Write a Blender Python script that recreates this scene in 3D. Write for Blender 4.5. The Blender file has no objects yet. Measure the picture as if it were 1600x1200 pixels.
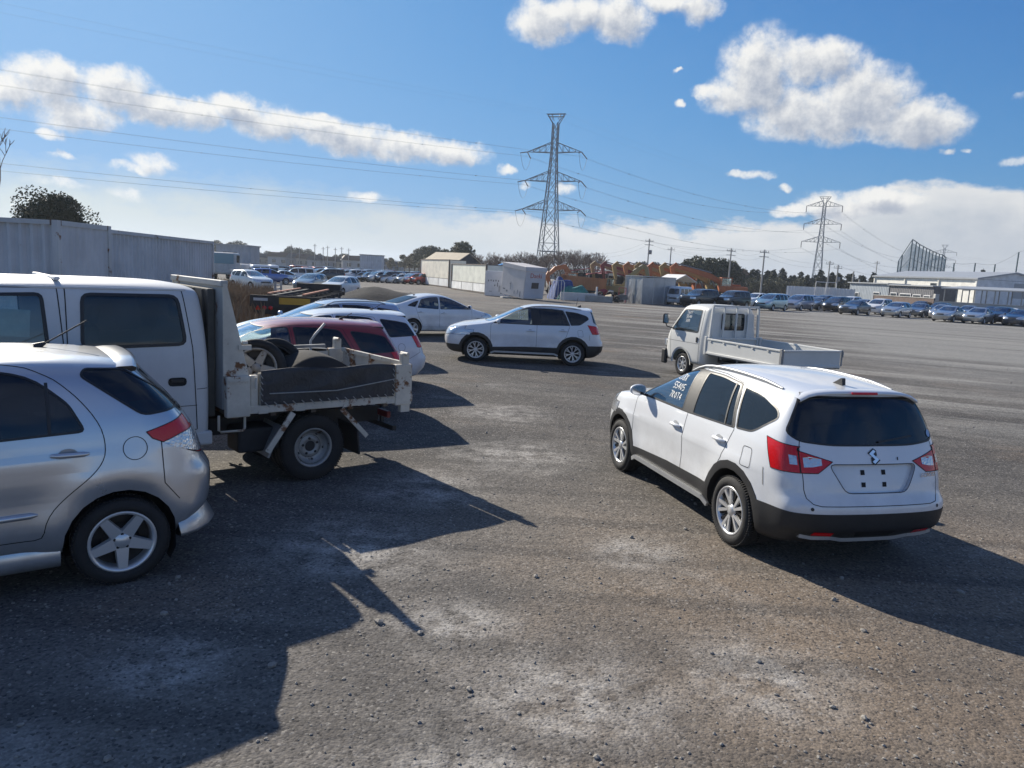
import bpy, bmesh, math, random
from mathutils import Vector, Matrix, noise
R = math.radians
PI = math.pi
sc = bpy.context.scene
COL = sc.collection

# ------------------------------------------------------------------ camera
F_PX, PITCH, ROLL, CAM_H = 1166.0, R(8.42), R(3.03), 2.377
cam = bpy.data.cameras.new("camera")
cam.sensor_width = 36.0
cam.lens = F_PX / 1600 * 36
cam.clip_start, cam.clip_end = 0.1, 60000
cam_o = bpy.data.objects.new("camera", cam)
COL.objects.link(cam_o)
cp, sp, cr, sr = math.cos(PITCH), math.sin(PITCH), math.cos(ROLL), math.sin(ROLL)
FW = Vector((0, cp, -sp)); U0 = Vector((0, sp, cp)); R0 = Vector((1, 0, 0))
RT = R0 * cr + U0 * sr
UP = U0 * cr - R0 * sr
cam_o.matrix_world = Matrix(((RT.x, UP.x, -FW.x, 0), (RT.y, UP.y, -FW.y, 0), (RT.z, UP.z, -FW.z, CAM_H), (0, 0, 0, 1)))
sc.camera = cam_o

# ------------------------------------------------------------------ exposure
sc.view_settings.view_transform = 'Standard'
sc.view_settings.look = 'None'
sc.view_settings.exposure = 0.50
sc.view_settings.gamma = 1.0
sc.cycles.max_bounces = 8
sc.cycles.transparent_max_bounces = 16
sc.cycles.use_denoising = True

# ------------------------------------------------------------------ sun
SUN_AZ, SUN_EL = R(-41.0), R(31.0)          # azimuth measured from +Y towards +X
sun_dir = Vector((math.sin(SUN_AZ) * math.cos(SUN_EL), math.cos(SUN_AZ) * math.cos(SUN_EL), math.sin(SUN_EL)))
sl = bpy.data.lights.new("sun", 'SUN')
sl.energy = 5.0
sl.angle = R(0.5)
sl.color = (1.0, 0.92, 0.79)
so = bpy.data.objects.new("sun", sl)
so.rotation_euler = sun_dir.to_track_quat('Z', 'Y').to_euler()
COL.objects.link(so)

# ------------------------------------------------------------------ sky
W = bpy.data.worlds.new("World")
sc.world = W
W.use_nodes = True

class NT:
    """small helper to write node trees as expressions"""
    def __init__(s, tree):
        s.t = tree
    def n(s, kind, **kw):
        nd = s.t.nodes.new(kind)
        for k, v in kw.items():
            setattr(nd, k, v)
        return nd
    def put(s, sock, v):
        if v is None:
            return
        if isinstance(v, bpy.types.NodeSocket):
            s.t.links.new(v, sock)
        else:
            if sock.type == 'RGBA' and len(v) == 3:
                v = (*v, 1)
            sock.default_value = v
    def m(s, op, a, b=None, c=None, clamp=False):
        nd = s.n('ShaderNodeMath', operation=op, use_clamp=clamp)
        for i, v in enumerate((a, b, c)):
            if v is not None:
                s.put(nd.inputs[i], v)
        return nd.outputs[0]
    def vm(s, op, a, b=None, c=None):
        nd = s.n('ShaderNodeVectorMath', operation=op)
        for i, v in enumerate((a, b)):
            if v is not None:
                s.put(nd.inputs[i], v)
        if c is not None:
            s.put(nd.inputs['Scale'], c)
        return nd.outputs['Value'] if op in ('DOT_PRODUCT', 'LENGTH', 'DISTANCE') else nd.outputs[0]
    def noise(s, vec, scale, detail=4, rough=.5, lac=2.0, dist=0.0, out='Fac', dim='3D'):
        nd = s.n('ShaderNodeTexNoise', noise_dimensions=dim)
        s.put(nd.inputs['Vector'], vec)
        for k, v in (('Scale', scale), ('Detail', detail), ('Roughness', rough), ('Lacunarity', lac), ('Distortion', dist)):
            s.put(nd.inputs[k], v)
        return nd.outputs[out]
    def voro(s, vec, scale, out='Distance', feature='F1', rnd=1.0):
        nd = s.n('ShaderNodeTexVoronoi', feature=feature)
        s.put(nd.inputs['Vector'], vec)
        s.put(nd.inputs['Scale'], scale)
        s.put(nd.inputs['Randomness'], rnd)
        return nd.outputs[out]
    def ramp(s, fac, *stops, interp='LINEAR'):
        nd = s.n('ShaderNodeValToRGB')
        cr_ = nd.color_ramp
        cr_.interpolation = interp
        while len(cr_.elements) < len(stops):
            cr_.elements.new(0.5)
        for e, (p, c) in zip(cr_.elements, stops):
            e.position = p
            e.color = (c, c, c, 1) if isinstance(c, (int, float)) else (*c, 1)
        s.put(nd.inputs[0], fac)
        return nd.outputs[0]
    def mix(s, fac, a, b, blend='MIX'):
        nd = s.n('ShaderNodeMix', data_type='RGBA', blend_type=blend)
        s.put(nd.inputs[0], fac); s.put(nd.inputs[6], a); s.put(nd.inputs[7], b)
        return nd.outputs[2]
    def rng(s, v, a, b, c=0.0, d=1.0, smooth=False):
        nd = s.n('ShaderNodeMapRange', interpolation_type='SMOOTHSTEP' if smooth else 'LINEAR')
        for i, q in enumerate((v, a, b, c, d)):
            s.put(nd.inputs[i], q)
        return nd.outputs[0]
    def bump(s, h, strength, dist, normal=None):
        nd = s.n('ShaderNodeBump')
        s.put(nd.inputs['Height'], h); s.put(nd.inputs['Strength'], strength); s.put(nd.inputs['Distance'], dist)
        if normal is not None:
            s.put(nd.inputs['Normal'], normal)
        return nd.outputs[0]

# clouds stand in the sky by compass bearing and elevation (degrees): (bearing, elevation, half width, half height, tilt, weight)
CLOUDS = [
    (23.0, 12.6, 4.15, 2.68, 0, 1), (26.5, 11.0, 3.90, 1.95, 0, 1),
    (-31.6, 10.3, 3.10, 1.95, 0, 1), (-33.6, 9.4, 1.97, 1.71, 0, 0.9), (-30.1, 8.5, 3.21, 1.44, 0, 0.9), (-27.9, 10.4, 3.11, 1.89, 0, 1), (-25.8, 9.5, 2.52, 1.49, 0, 1),
    (-23.3, 9.3, 3.11, 1.24, 0, 1), (-20.4, 10.1, 2.72, 1.34, 0, 1), (-18.1, 9.5, 3.58, 1.57, 0, 1), (-14.8, 9.3, 3.43, 1.40, 0, 1), (-12.4, 8.9, 4.04, 1.52, 0, 1),
    (-9.2, 8.7, 3.56, 1.29, 0, 1), (-5.9, 8.6, 4.17, 1.30, 0, 1), (-25.9, 6.1, 1.86, 0.95, 0, 0.75), (-27.1, 5.6, 1.62, 0.43, 0, 0.6), (-30.9, 5.9, 1.12, 0.33, 0, 0.6),
    (-31.5, 7.2, 1.03, 0.49, 0, 0.7), (-11.6, 5.0, 1.75, 0.52, 0, 0.75), (-1.3, 7.7, 1.00, 0.52, 0, 0.8), (-31.5, 4.1, 2.64, 0.38, 0, 0.5), (-27.3, 3.8, 1.42, 0.52, 0, 0.5),
    (3.3, 6.6, 1.00, 0.67, 0, 0.75), (0.2, 6.4, 0.80, 0.38, 0, 0.6), (0.9, 17.5, 3.15, 1.84, 0, 1), (3.4, 18.2, 2.70, 1.72, 0, 1), (6.4, 17.9, 3.19, 2.00, 0, 1),
    (9.5, 18.8, 2.61, 0.90, 0, 0.9), (11.8, 18.6, 2.13, 1.35, 0, 0.9), (16.3, 14.6, 3.14, 3.42, 0, 1), (20.2, 15.0, 3.84, 1.88, 0, 1), (16.0, 13.0, 4.07, 1.67, 0, 1),
    (18.9, 11.9, 4.21, 2.33, 0, 1), (21.6, 11.3, 3.81, 1.96, 0, 1), (25.0, 11.0, 3.61, 1.51, 0, 1), (26.9, 10.5, 1.39, 0.82, 0, 0.9), (13.1, 13.2, 1.48, 0.61, 0, 0.85),
    (11.1, 12.5, 0.61, 0.35, 0, 0.8), (10.6, 14.6, 0.47, 0.21, 0, 0.6), (16.3, 7.7, 1.89, 0.45, 0, 0.7), (18.8, 6.9, 0.71, 0.41, 0, 0.6), (28.6, 9.2, 0.46, 0.29, 0, 0.65),
    (32.3, 8.7, 0.98, 0.36, 0, 0.6), (29.6, 9.2, 0.37, 0.24, 0, 0.5), (22.0, 5.7, 3.15, 1.25, 0, 1), (25.0, 6.2, 3.19, 1.05, 0, 1), (19.6, 5.4, 1.98, 0.64, 0, 0.9),
    (32.0, 12.1, 0.52, 0.31, 0, 0.4),
]
def build_world():
    g = NT(W.node_tree)
    W.node_tree.nodes.clear()
    sky = g.n('ShaderNodeTexSky', sky_type='NISHITA', sun_disc=False)
    sky.sun_elevation = SUN_EL
    sky.sun_rotation = SUN_AZ
    sky.altitude = 20
    sky.air_density = 1.0
    sky.dust_density = 0.9
    sky.ozone_density = 1.6
    tc = g.n('ShaderNodeTexCoord').outputs['Generated']
    d = g.vm('NORMALIZE', tc)
    sx = g.n('ShaderNodeSeparateXYZ'); g.put(sx.inputs[0], d)
    az = g.m('MULTIPLY', g.m('ARCTAN2', sx.outputs[0], sx.outputs[1]), 180 / PI)
    el = g.m('MULTIPLY', g.m('ARCSINE', sx.outputs[2]), 180 / PI)
    def field(az, el, det, lst):
        cb = g.n('ShaderNodeCombineXYZ')
        g.put(cb.inputs[0], az); g.put(cb.inputs[1], el)
        v = cb.outputs[0]
        n1 = g.noise(v, .42, det, .6)
        n2 = g.noise(g.vm('ADD', v, (31.7, 8.2, 3.1)), .42, det, .6)
        wz = g.m('MULTIPLY_ADD', n1, 2.0, g.m('SUBTRACT', az, 1.0))
        we = g.m('MULTIPLY_ADD', n2, 1.8, g.m('SUBTRACT', el, .9))
        tot = None
        for (a, e, hw, hh, ti, wt) in lst:
            t = math.tan(R(ti))
            dx = g.m('SUBTRACT', wz, a)
            dy = g.m('MULTIPLY_ADD', dx, -t, g.m('SUBTRACT', we, e))
            ex = g.m('POWER', g.m('ABSOLUTE', g.m('MULTIPLY', dx, 1 / hw)), 2.0)
            ey = g.m('POWER', g.m('ABSOLUTE', g.m('MULTIPLY', dy, 1 / hh)), 2.0)
            f = g.m('MULTIPLY_ADD', g.m('ADD', ex, ey), -wt, wt, clamp=True)
            tot = f if tot is None else g.m('SMOOTH_MAX', tot, f, .15)
        fine = g.noise(v, .62, det + 5, .64, 2.1)
        return g.m('ADD', tot, g.m('MULTIPLY', g.m('SUBTRACT', fine, .5), g.rng(tot, .09, .42, 0, 1.45))), v
    # thin pale layer low over the horizon
    cb = g.n('ShaderNodeCombineXYZ'); g.put(cb.inputs[0], az); g.put(cb.inputs[1], el)
    cv = cb.outputs[0]
    ln = g.noise(g.vm('MULTIPLY', cv, (.5, 1.0, 1.0)), .45, 8, .62)
    topc = g.ramp(g.rng(az, -40, 40), (0, .62), (.30, .60), (.42, .50), (.52, .46), (.66, .44), (.76, .52), (.81, .74), (.87, .78), (.95, .70), (1, .70))
    top = g.m('ADD', g.m('MULTIPLY', topc, 10.0), g.m('MULTIPLY', g.m('SUBTRACT', ln, .5), 5.0))
    edge = g.m('SUBTRACT', top, el)
    soft = g.rng(az, -14, -2, 3.2, .9)
    layer = g.m('MULTIPLY', g.m('SMOOTH_MIN', 1.0, g.m('MAXIMUM', 0.0, g.m('DIVIDE', edge, soft)), .1), .93)
    # deep winter blue: raise the contrast of the sky colour, hold back the glare round the sun
    gm = g.n('ShaderNodeGamma'); g.put(gm.inputs[0], sky.outputs[0]); gm.inputs[1].default_value = 1.7
    x = g.vm('MULTIPLY', gm.outputs[0], (.172, .46, .80))
    blue = g.vm('DIVIDE', x, g.vm('ADD', g.vm('MULTIPLY', x, (.47, .244, .142)), (1, 1, 1)))
    pale = g.mix(g.rng(az, -35, 35), (5.0, 5.6, 5.5), (3.9, 4.2, 4.7))
    body = g.m('MULTIPLY', g.rng(edge, .6, 4.0, 0, 1, True), g.rng(g.noise(cv, .3, 6, .6), .3, .7, .55, 1.0))
    pale = g.mix(g.m('MULTIPLY', g.rng(az, -14, 4), g.m('SUBTRACT', 1.0, body)), pale, (6.3, 6.3, 6.2))
    c1 = g.mix(layer, blue, pale)
    c3 = g.mix(g.rng(el, -1.5, 0.0), (1.2, 1.15, 1.1), c1)
    # broken white cloud added above and behind the view, unseen, to lighten the shadows
    fill_cloud = g.m('MAXIMUM', g.rng(el, 27.0, 42.0, 0, 1, True), g.rng(g.m('ABSOLUTE', az), 48.0, 70.0, 0, 1, True))
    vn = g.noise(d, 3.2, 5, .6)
    c3 = g.mix(g.m('MULTIPLY', fill_cloud, g.rng(vn, .42, .60, .0, .30, True)), c3, (4.6, 5.0, 5.6))
    def back(col):
        bg = g.n('ShaderNodeBackground'); g.put(bg.inputs[0], col); bg.inputs[1].default_value = 0.091
        return bg.outputs[0]
    def mixs(f, a, b):
        nd = g.n('ShaderNodeMixShader'); g.put(nd.inputs[0], f); g.put(nd.inputs[1], a); g.put(nd.inputs[2], b)
        return nd.outputs[0]
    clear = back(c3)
    def half(lst):
        f0, v = field(az, el, 4, lst)
        f1, _ = field(g.m('ADD', az, -.55), g.m('ADD', el, .75), 3, lst)
        dens = g.rng(f0, .06, .86, 0, 1, True)
        # lit side towards the sun, grey where more cloud stands between
        lit = g.m('SUBTRACT', f0, f1)
        sh = g.rng(g.m('ADD', g.m('MULTIPLY', lit, 1.0), g.m('MULTIPLY', f0, -.80)), -1.10, -.10, 0, 1, True)
        ccol = g.mix(sh, (2.9, 3.3, 4.1), (7.4, 7.3, 7.0))
        return mixs(g.m('MULTIPLY', dens, .96), clear, back(ccol))
    SPLIT = -2.0
    lf = half([c for c in CLOUDS if c[0] < SPLIT]); rt = half([c for c in CLOUDS if c[0] >= SPLIT])
    both = mixs(g.m('GREATER_THAN', az, SPLIT), lf, rt)
    inside = g.m('MULTIPLY', g.m('LESS_THAN', g.m('ABSOLUTE', az), 44.0), g.m('LESS_THAN', g.m('ABSOLUTE', g.m('SUBTRACT', el, 11.5)), 12.5))
    out = g.n('ShaderNodeOutputWorld')
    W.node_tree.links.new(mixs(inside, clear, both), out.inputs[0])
build_world()

# ------------------------------------------------------------------ materials
MATS = {}
def mat(name, fn=None, **kw):
    """Principled material; fn(g, p) may wire procedural inputs"""
    if name in MATS:
        return MATS[name]
    m = bpy.data.materials.new(name)
    m.use_nodes = True
    p = m.node_tree.nodes['Principled BSDF']
    g = NT(m.node_tree)
    for k, v in kw.items():
        g.put(p.inputs[k.replace('_', ' ')], v)
    if fn:
        fn(g, p)
    MATS[name] = m
    return m
def ocoord(g):
    return g.n('ShaderNodeTexCoord').outputs['Object']
def wpos(g):
    return g.n('ShaderNodeNewGeometry').outputs['Position']

def worn(name, col, rough=.6, var=.25, scale=3.0, metallic=0.0, rust=None, rust_amt=.5, bump=.15, bscale=40):
    """painted or bare surface with uneven tone, dirt and optional rust spots"""
    def fn(g, p):
        v = ocoord(g)
        n = g.noise(v, scale, 6, .6)
        c = g.mix(g.rng(n, .3, .7), tuple(x * (1 - var) for x in col), tuple(min(1, x * (1 + var * .5)) for x in col))
        fine = g.noise(v, scale * 9, 4, .6)
        c = g.mix(g.rng(fine, .45, .75, 0, var), c, tuple(x * .6 for x in col))
        if rust:
            r = g.noise(g.vm('ADD', v, (7.3, 1.9, 4.4)), scale * 1.6, 7, .68)
            f = g.rng(r, rust_amt, rust_amt + .06)
            rc = g.mix(g.noise(v, scale * 12, 4, .6), tuple(x * .45 for x in rust), rust)
            c = g.mix(f, c, rc)
            g.put(p.inputs['Roughness'], g.m('MULTIPLY_ADD', f, .85 - rough, rough))
        else:
            g.put(p.inputs['Roughness'], g.m('MULTIPLY_ADD', fine, .2, rough - .1))
        g.put(p.inputs['Base Color'], c)
        p.inputs['Metallic'].default_value = metallic
        if bump:
            g.put(p.inputs['Normal'], g.bump(g.noise(v, bscale, 3, .6), bump, .01))
    return mat(name, fn)

def paint_fn(metal):
    def fn(g, p):
        oi = g.n('ShaderNodeObjectInfo')
        geo = g.n('ShaderNodeNewGeometry')
        v = ocoord(g)
        dirt = g.noise(v, 2.2, 6, .65)
        sx = g.n('ShaderNodeSeparateXYZ'); g.put(sx.inputs[0], geo.outputs['Position'])
        low = g.rng(sx.outputs[2], .95, .25, 0, .55)
        col = g.mix(g.m('MULTIPLY', g.rng(dirt, .38, .75), g.m('ADD', low, .06)), oi.outputs['Color'], (.22, .20, .17))
        col = g.mix(geo.outputs['Backfacing'], col, (.035, .035, .037))
        g.put(p.inputs['Base Color'], col)
        p.inputs['Metallic'].default_value = metal
        g.put(p.inputs['Roughness'], g.m('MULTIPLY_ADD', dirt, .16, .22 if metal else .30))
        g.put(p.inputs['Coat Weight'], g.m('MULTIPLY', g.m('SUBTRACT', 1.0, geo.outputs['Backfacing']), .9))
        p.inputs['Coat Roughness'].default_value = .06
        if metal:
            fl = g.noise(v, 900, 1, .5)
            g.put(p.inputs['Normal'], g.bump(fl, .04, .002))
    return fn
PAINT = mat('car_paint', paint_fn(0.0))
PAINT_M = mat('metallic_car_paint', paint_fn(0.72))

def glass(name, tint, solid, refl=1.25):
    """window pane: clear coat reflections over a tinted see-through body"""
    m = bpy.data.materials.new(name)
    m.use_nodes = True
    g = NT(m.node_tree)
    m.node_tree.nodes.clear()
    tr = g.n('ShaderNodeBsdfTransparent'); g.put(tr.inputs[0], tint)
    df = g.n('ShaderNodeBsdfDiffuse'); g.put(df.inputs[0], (.03, .034, .036))
    mx0 = g.n('ShaderNodeMixShader'); mx0.inputs[0].default_value = solid
    g.put(mx0.inputs[1], tr.outputs[0]); g.put(mx0.inputs[2], df.outputs[0])
    gl = g.n('ShaderNodeBsdfGlossy'); gl.inputs['Roughness'].default_value = .03
    g.put(gl.inputs['Color'], (.9, .95, 1.0))
    v = ocoord(g)
    g.put(gl.inputs['Normal'], g.bump(g.noise(v, 2.0, 2, .5), .03, .05))
    fr = g.n('ShaderNodeFresnel'); fr.inputs[0].default_value = 1.55
    dirt = g.noise(v, 6, 5, .6)
    mx = g.n('ShaderNodeMixShader')
    g.put(mx.inputs[0], g.m('MULTIPLY_ADD', dirt, .03, g.m('MULTIPLY', fr.outputs[0], refl), clamp=True))
    g.put(mx.inputs[1], mx0.outputs[0]); g.put(mx.inputs[2], gl.outputs[0])
    o = g.n('ShaderNodeOutputMaterial')
    m.node_tree.links.new(mx.outputs[0], o.inputs[0])
    MATS[name] = m
    return m
GLASS = glass('clear_green_glass', (.80, .90, .87), .03, 2.2)
GLASS_D = glass('dark_privacy_glass', (.05, .054, .06), .45, .75)

RUBBER = worn('tyre_rubber', (.022, .022, .023), .82, .3, 6, bump=.3, bscale=60)
BLACK = worn('black_plastic', (.025, .026, .028), .55, .2, 5, bump=.1, bscale=200)
GAP = mat('panel_gap_black', Base_Color=(.012, .012, .013), Roughness=.8)
SEAL = mat('window_rubber', Base_Color=(.018, .018, .02), Roughness=.45)
CHROME = mat('chrome', Base_Color=(.8, .8, .82), Metallic=1.0, Roughness=.12)
ALLOY = mat('alloy_wheel', Base_Color=(.66, .67, .68), Metallic=.55, Roughness=.30, Coat_Weight=.4)
ALLOY_D = worn('dark_alloy', (.018, .018, .02), .45, .2, 8, .3, bump=0)
STEEL = worn('grey_steel_wheel', (.36, .36, .35), .55, .3, 6, .5, (.16, .09, .05), .58)
SEAT = worn('seat_fabric', (.06, .06, .065), .9, .2, 10)
RED_L = mat('red_lamp_lens', lambda g, p: g.put(p.inputs['Normal'], g.bump(g.voro(ocoord(g), 60), .25, .004)),
            Base_Color=(.62, .004, .007), Roughness=.22, Coat_Weight=.35)
WHITE_L = mat('clear_lamp_lens', lambda g, p: g.put(p.inputs['Normal'], g.bump(g.voro(ocoord(g), 45), .5, .006)),
              Base_Color=(.62, .64, .66), Roughness=.1, Metallic=.55, Coat_Weight=1.0)
AMBER_L = mat('amber_lens', Base_Color=(.6, .2, .02), Roughness=.15)
SILVER_TRIM = worn('silver_trim', (.42, .43, .44), .42, .12, 6, .5, bump=0)
CHALK = worn('white_marker', (.85, .85, .82), .8, .1, 20)

# ------------------------------------------------------------------ objects
def tag(o, label=None, cat=None, group=None, kind=None):
    if label: o['label'] = label
    if cat: o['category'] = cat
    if group: o['group'] = group
    if kind: o['kind'] = kind
    return o
def empty(name, loc=(0, 0, 0), rz=0.0, label=None, cat=None, group=None):
    o = bpy.data.objects.new(name, None)
    COL.objects.link(o)
    o.location = loc
    o.rotation_euler = (0, 0, rz)
    o.empty_display_size = .2
    return tag(o, label, cat, group)
def link(name, me, parent=None, loc=None):
    o = bpy.data.objects.new(name, me)
    COL.objects.link(o)
    if parent: o.parent = parent
    if loc: o.location = loc
    return o
def kids(o):
    return [c for c in bpy.data.objects if c.parent == o]
def tree_of(root):
    """(object, its children) snapshot so that copying does not search all objects"""
    by = {}
    for o in bpy.data.objects:
        if o.parent: by.setdefault(o.parent, []).append(o)
    def rec(o): return (o, [rec(c) for c in by.get(o, [])])
    return rec(root)
def copy_tree(t, parent=None, color=None):
    o, ch = t
    c = o.copy()
    COL.objects.link(c)
    if parent: c.parent = parent
    if color: c.color = (*color, 1)
    for q in ch: copy_tree(q, c, color)
    return c
def set_color(t, color):
    t[0].color = (*color, 1)
    for q in t[1]: set_color(q, color)

class MB:
    """mesh builder: collects simple shapes into one mesh"""
    def __init__(s):
        s.v, s.f, s.mi, s.sm = [], [], [], []
        s.cur, s.smooth = 0, False
        s.M = None
    def add(s, vs, fs, smooth=None):
        b = len(s.v)
        for p in vs:
            p = Vector(p)
            s.v.append(s.M @ p if s.M else p)
        for f in fs:
            s.f.append([b + i for i in f]); s.mi.append(s.cur)
            s.sm.append(s.smooth if smooth is None else smooth)
        return s
    def box(s, c, d, rz=0, rx=0, ry=0, bev=0.0):
        x, y, z = d[0] / 2, d[1] / 2, d[2] / 2
        m = Matrix.Translation(c) @ Matrix.Rotation(rz, 4, 'Z') @ Matrix.Rotation(ry, 4, 'Y') @ Matrix.Rotation(rx, 4, 'X')
        if bev <= 0:
            vs = [m @ Vector((a * x, b * y, e * z)) for a in (-1, 1) for b in (-1, 1) for e in (-1, 1)]
            fs = [(0, 1, 3, 2), (4, 6, 7, 5), (0, 4, 5, 1), (2, 3, 7, 6), (0, 2, 6, 4), (1, 5, 7, 3)]
            return s.add(vs, fs)
        bm = bmesh.new()
        bmesh.ops.create_cube(bm, size=1)
        for v in bm.verts: v.co = Vector((v.co.x * d[0], v.co.y * d[1], v.co.z * d[2]))
        bmesh.ops.bevel(bm, geom=bm.edges[:], offset=min(bev, min(d) * .45), segments=2, affect='EDGES', profile=.5)
        bm.verts.index_update()
        s.add([m @ v.co for v in bm.verts], [[v.index for v in f.verts] for f in bm.faces])
        bm.free()
        return s
    def bar(s, a, b, w, h=None, up=(0, 0, 1)):
        """square bar from a to b"""
        a, b = Vector(a), Vector(b)
        h = h or w
        d = (b - a).normalized()
        u = Vector(up)
        if abs(d.dot(u)) > .98: u = Vector((1, 0, 0))
        x = d.cross(u).normalized(); y = x.cross(d)
        vs = [p + x * (i * w / 2) + y * (j * h / 2) for p in (a, b) for (i, j) in ((-1, -1), (1, -1), (1, 1), (-1, 1))]
        return s.add(vs, [(3, 2, 1, 0), (4, 5, 6, 7), (0, 1, 5, 4), (1, 2, 6, 5), (2, 3, 7, 6), (3, 0, 4, 7)], False)
    def tube(s, pts, r, n=6, cap=True, smooth=True):
        pts = [Vector(p) for p in pts]
        rs = r if isinstance(r, (list, tuple)) else [r] * len(pts)
        rings, ref = [], None
        for i, p in enumerate(pts):
            d = (pts[min(i + 1, len(pts) - 1)] - pts[max(i - 1, 0)]).normalized()
            if ref is None or abs(ref.dot(d)) > .95:
                ref = Vector((0, 0, 1)) if abs(d.z) < .9 else Vector((1, 0, 0))
            x = d.cross(ref).normalized(); y = d.cross(x).normalized()
            ref = x.cross(d)
            rings.append([p + (x * math.cos(2 * PI * k / n) + y * math.sin(2 * PI * k / n)) * rs[i] for k in range(n)])
        vs = [q for ring in rings for q in ring]
        fs = [(i * n + k, i * n + (k + 1) % n, (i + 1) * n + (k + 1) % n, (i + 1) * n + k) for i in range(len(pts) - 1) for k in range(n)]
        s.add(vs, fs, smooth)
        if cap:
            s.add(rings[0], [list(range(n))], False); s.add(rings[-1], [list(range(n))[::-1]], False)
        return s
    def lathe(s, prof, n=24, axis='y', c=(0, 0, 0), smooth=True):
        """profile of (radius, height) turned about an axis"""
        vs, k = [], len(prof)
        for i in range(n):
            a = 2 * PI * i / n
            ca, sa = math.cos(a), math.sin(a)
            for (r, h) in prof:
                q = {'y': (r * ca, h, r * sa), 'z': (r * ca, r * sa, h), 'x': (h, r * ca, r * sa)}[axis]
                vs.append(Vector(q) + Vector(c))
        fs = [(i * k + j, i * k + j + 1, ((i + 1) % n) * k + j + 1, ((i + 1) % n) * k + j) for i in range(n) for j in range(k - 1)]
        return s.add(vs, fs, smooth)
    def prism(s, poly, h0, h1, axis='y'):
        """2-D outline pushed along an axis; outline is (x,z) for y, (x,y) for z, (y,z) for x"""
        def P(a, b, h): return {'y': (a, h, b), 'z': (a, b, h), 'x': (h, a, b)}[axis]
        n = len(poly)
        vs = [P(a, b, h0) for a, b in poly] + [P(a, b, h1) for a, b in poly]
        fs = [list(range(n))[::-1], list(range(n, 2 * n))] + [(i, (i + 1) % n, n + (i + 1) % n, n + i) for i in range(n)]
        return s.add(vs, fs, False)
    def quad(s, a, b, c, d):
        return s.add([a, b, c, d], [(0, 1, 2, 3)])
    def mesh(s, name, mats):
        me = bpy.data.meshes.new(name)
        me.from_pydata([tuple(v) for v in s.v], [], s.f)
        for m in (mats if isinstance(mats, (list, tuple)) else [mats]): me.materials.append(m)
        me.polygons.foreach_set('material_index', s.mi)
        me.polygons.foreach_set('use_smooth', s.sm)
        bm = bmesh.new(); bm.from_mesh(me)
        bmesh.ops.recalc_face_normals(bm, faces=bm.faces[:])
        bm.to_mesh(me); bm.free()
        me.update()
        return me
    def build(s, name, mats, parent=None, loc=None):
        return link(name, s.mesh(name, mats), parent, loc)

def rpoly(pts, r, n=3):
    """convex outline with rounded corners; r one radius or one per corner"""
    out, N = [], len(pts)
    rs = r if isinstance(r, (list, tuple)) else [r] * N
    for i in range(N):
        p, a, b = Vector(pts[i]), Vector(pts[i - 1]), Vector(pts[(i + 1) % N])
        rr = rs[i]
        if rr <= 0:
            out.append(tuple(p)); continue
        u, w = (a - p), (b - p)
        t = min(rr, u.length * .48, w.length * .48)
        s_, e_ = p + u.normalized() * t, p + w.normalized() * t
        for k in range(n + 1):
            q = k / n
            out.append(tuple(s_ * (1 - q) ** 2 + p * 2 * q * (1 - q) + e_ * q * q))
    return out

def text_mesh(txt, size, extrude=.002, shear=0.0):
    cu = bpy.data.curves.new('lettering', 'FONT')
    cu.body = txt; cu.size = size; cu.extrude = extrude; cu.shear = shear
    cu.align_x = 'CENTER'; cu.align_y = 'CENTER'; cu.resolution_u = 3
    o = bpy.data.objects.new('lettering', cu)
    COL.objects.link(o)
    dg = bpy.context.evaluated_depsgraph_get(); dg.update()
    me = bpy.data.meshes.new_from_object(o.evaluated_get(dg))
    bpy.data.objects.remove(o)
    return me

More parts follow.
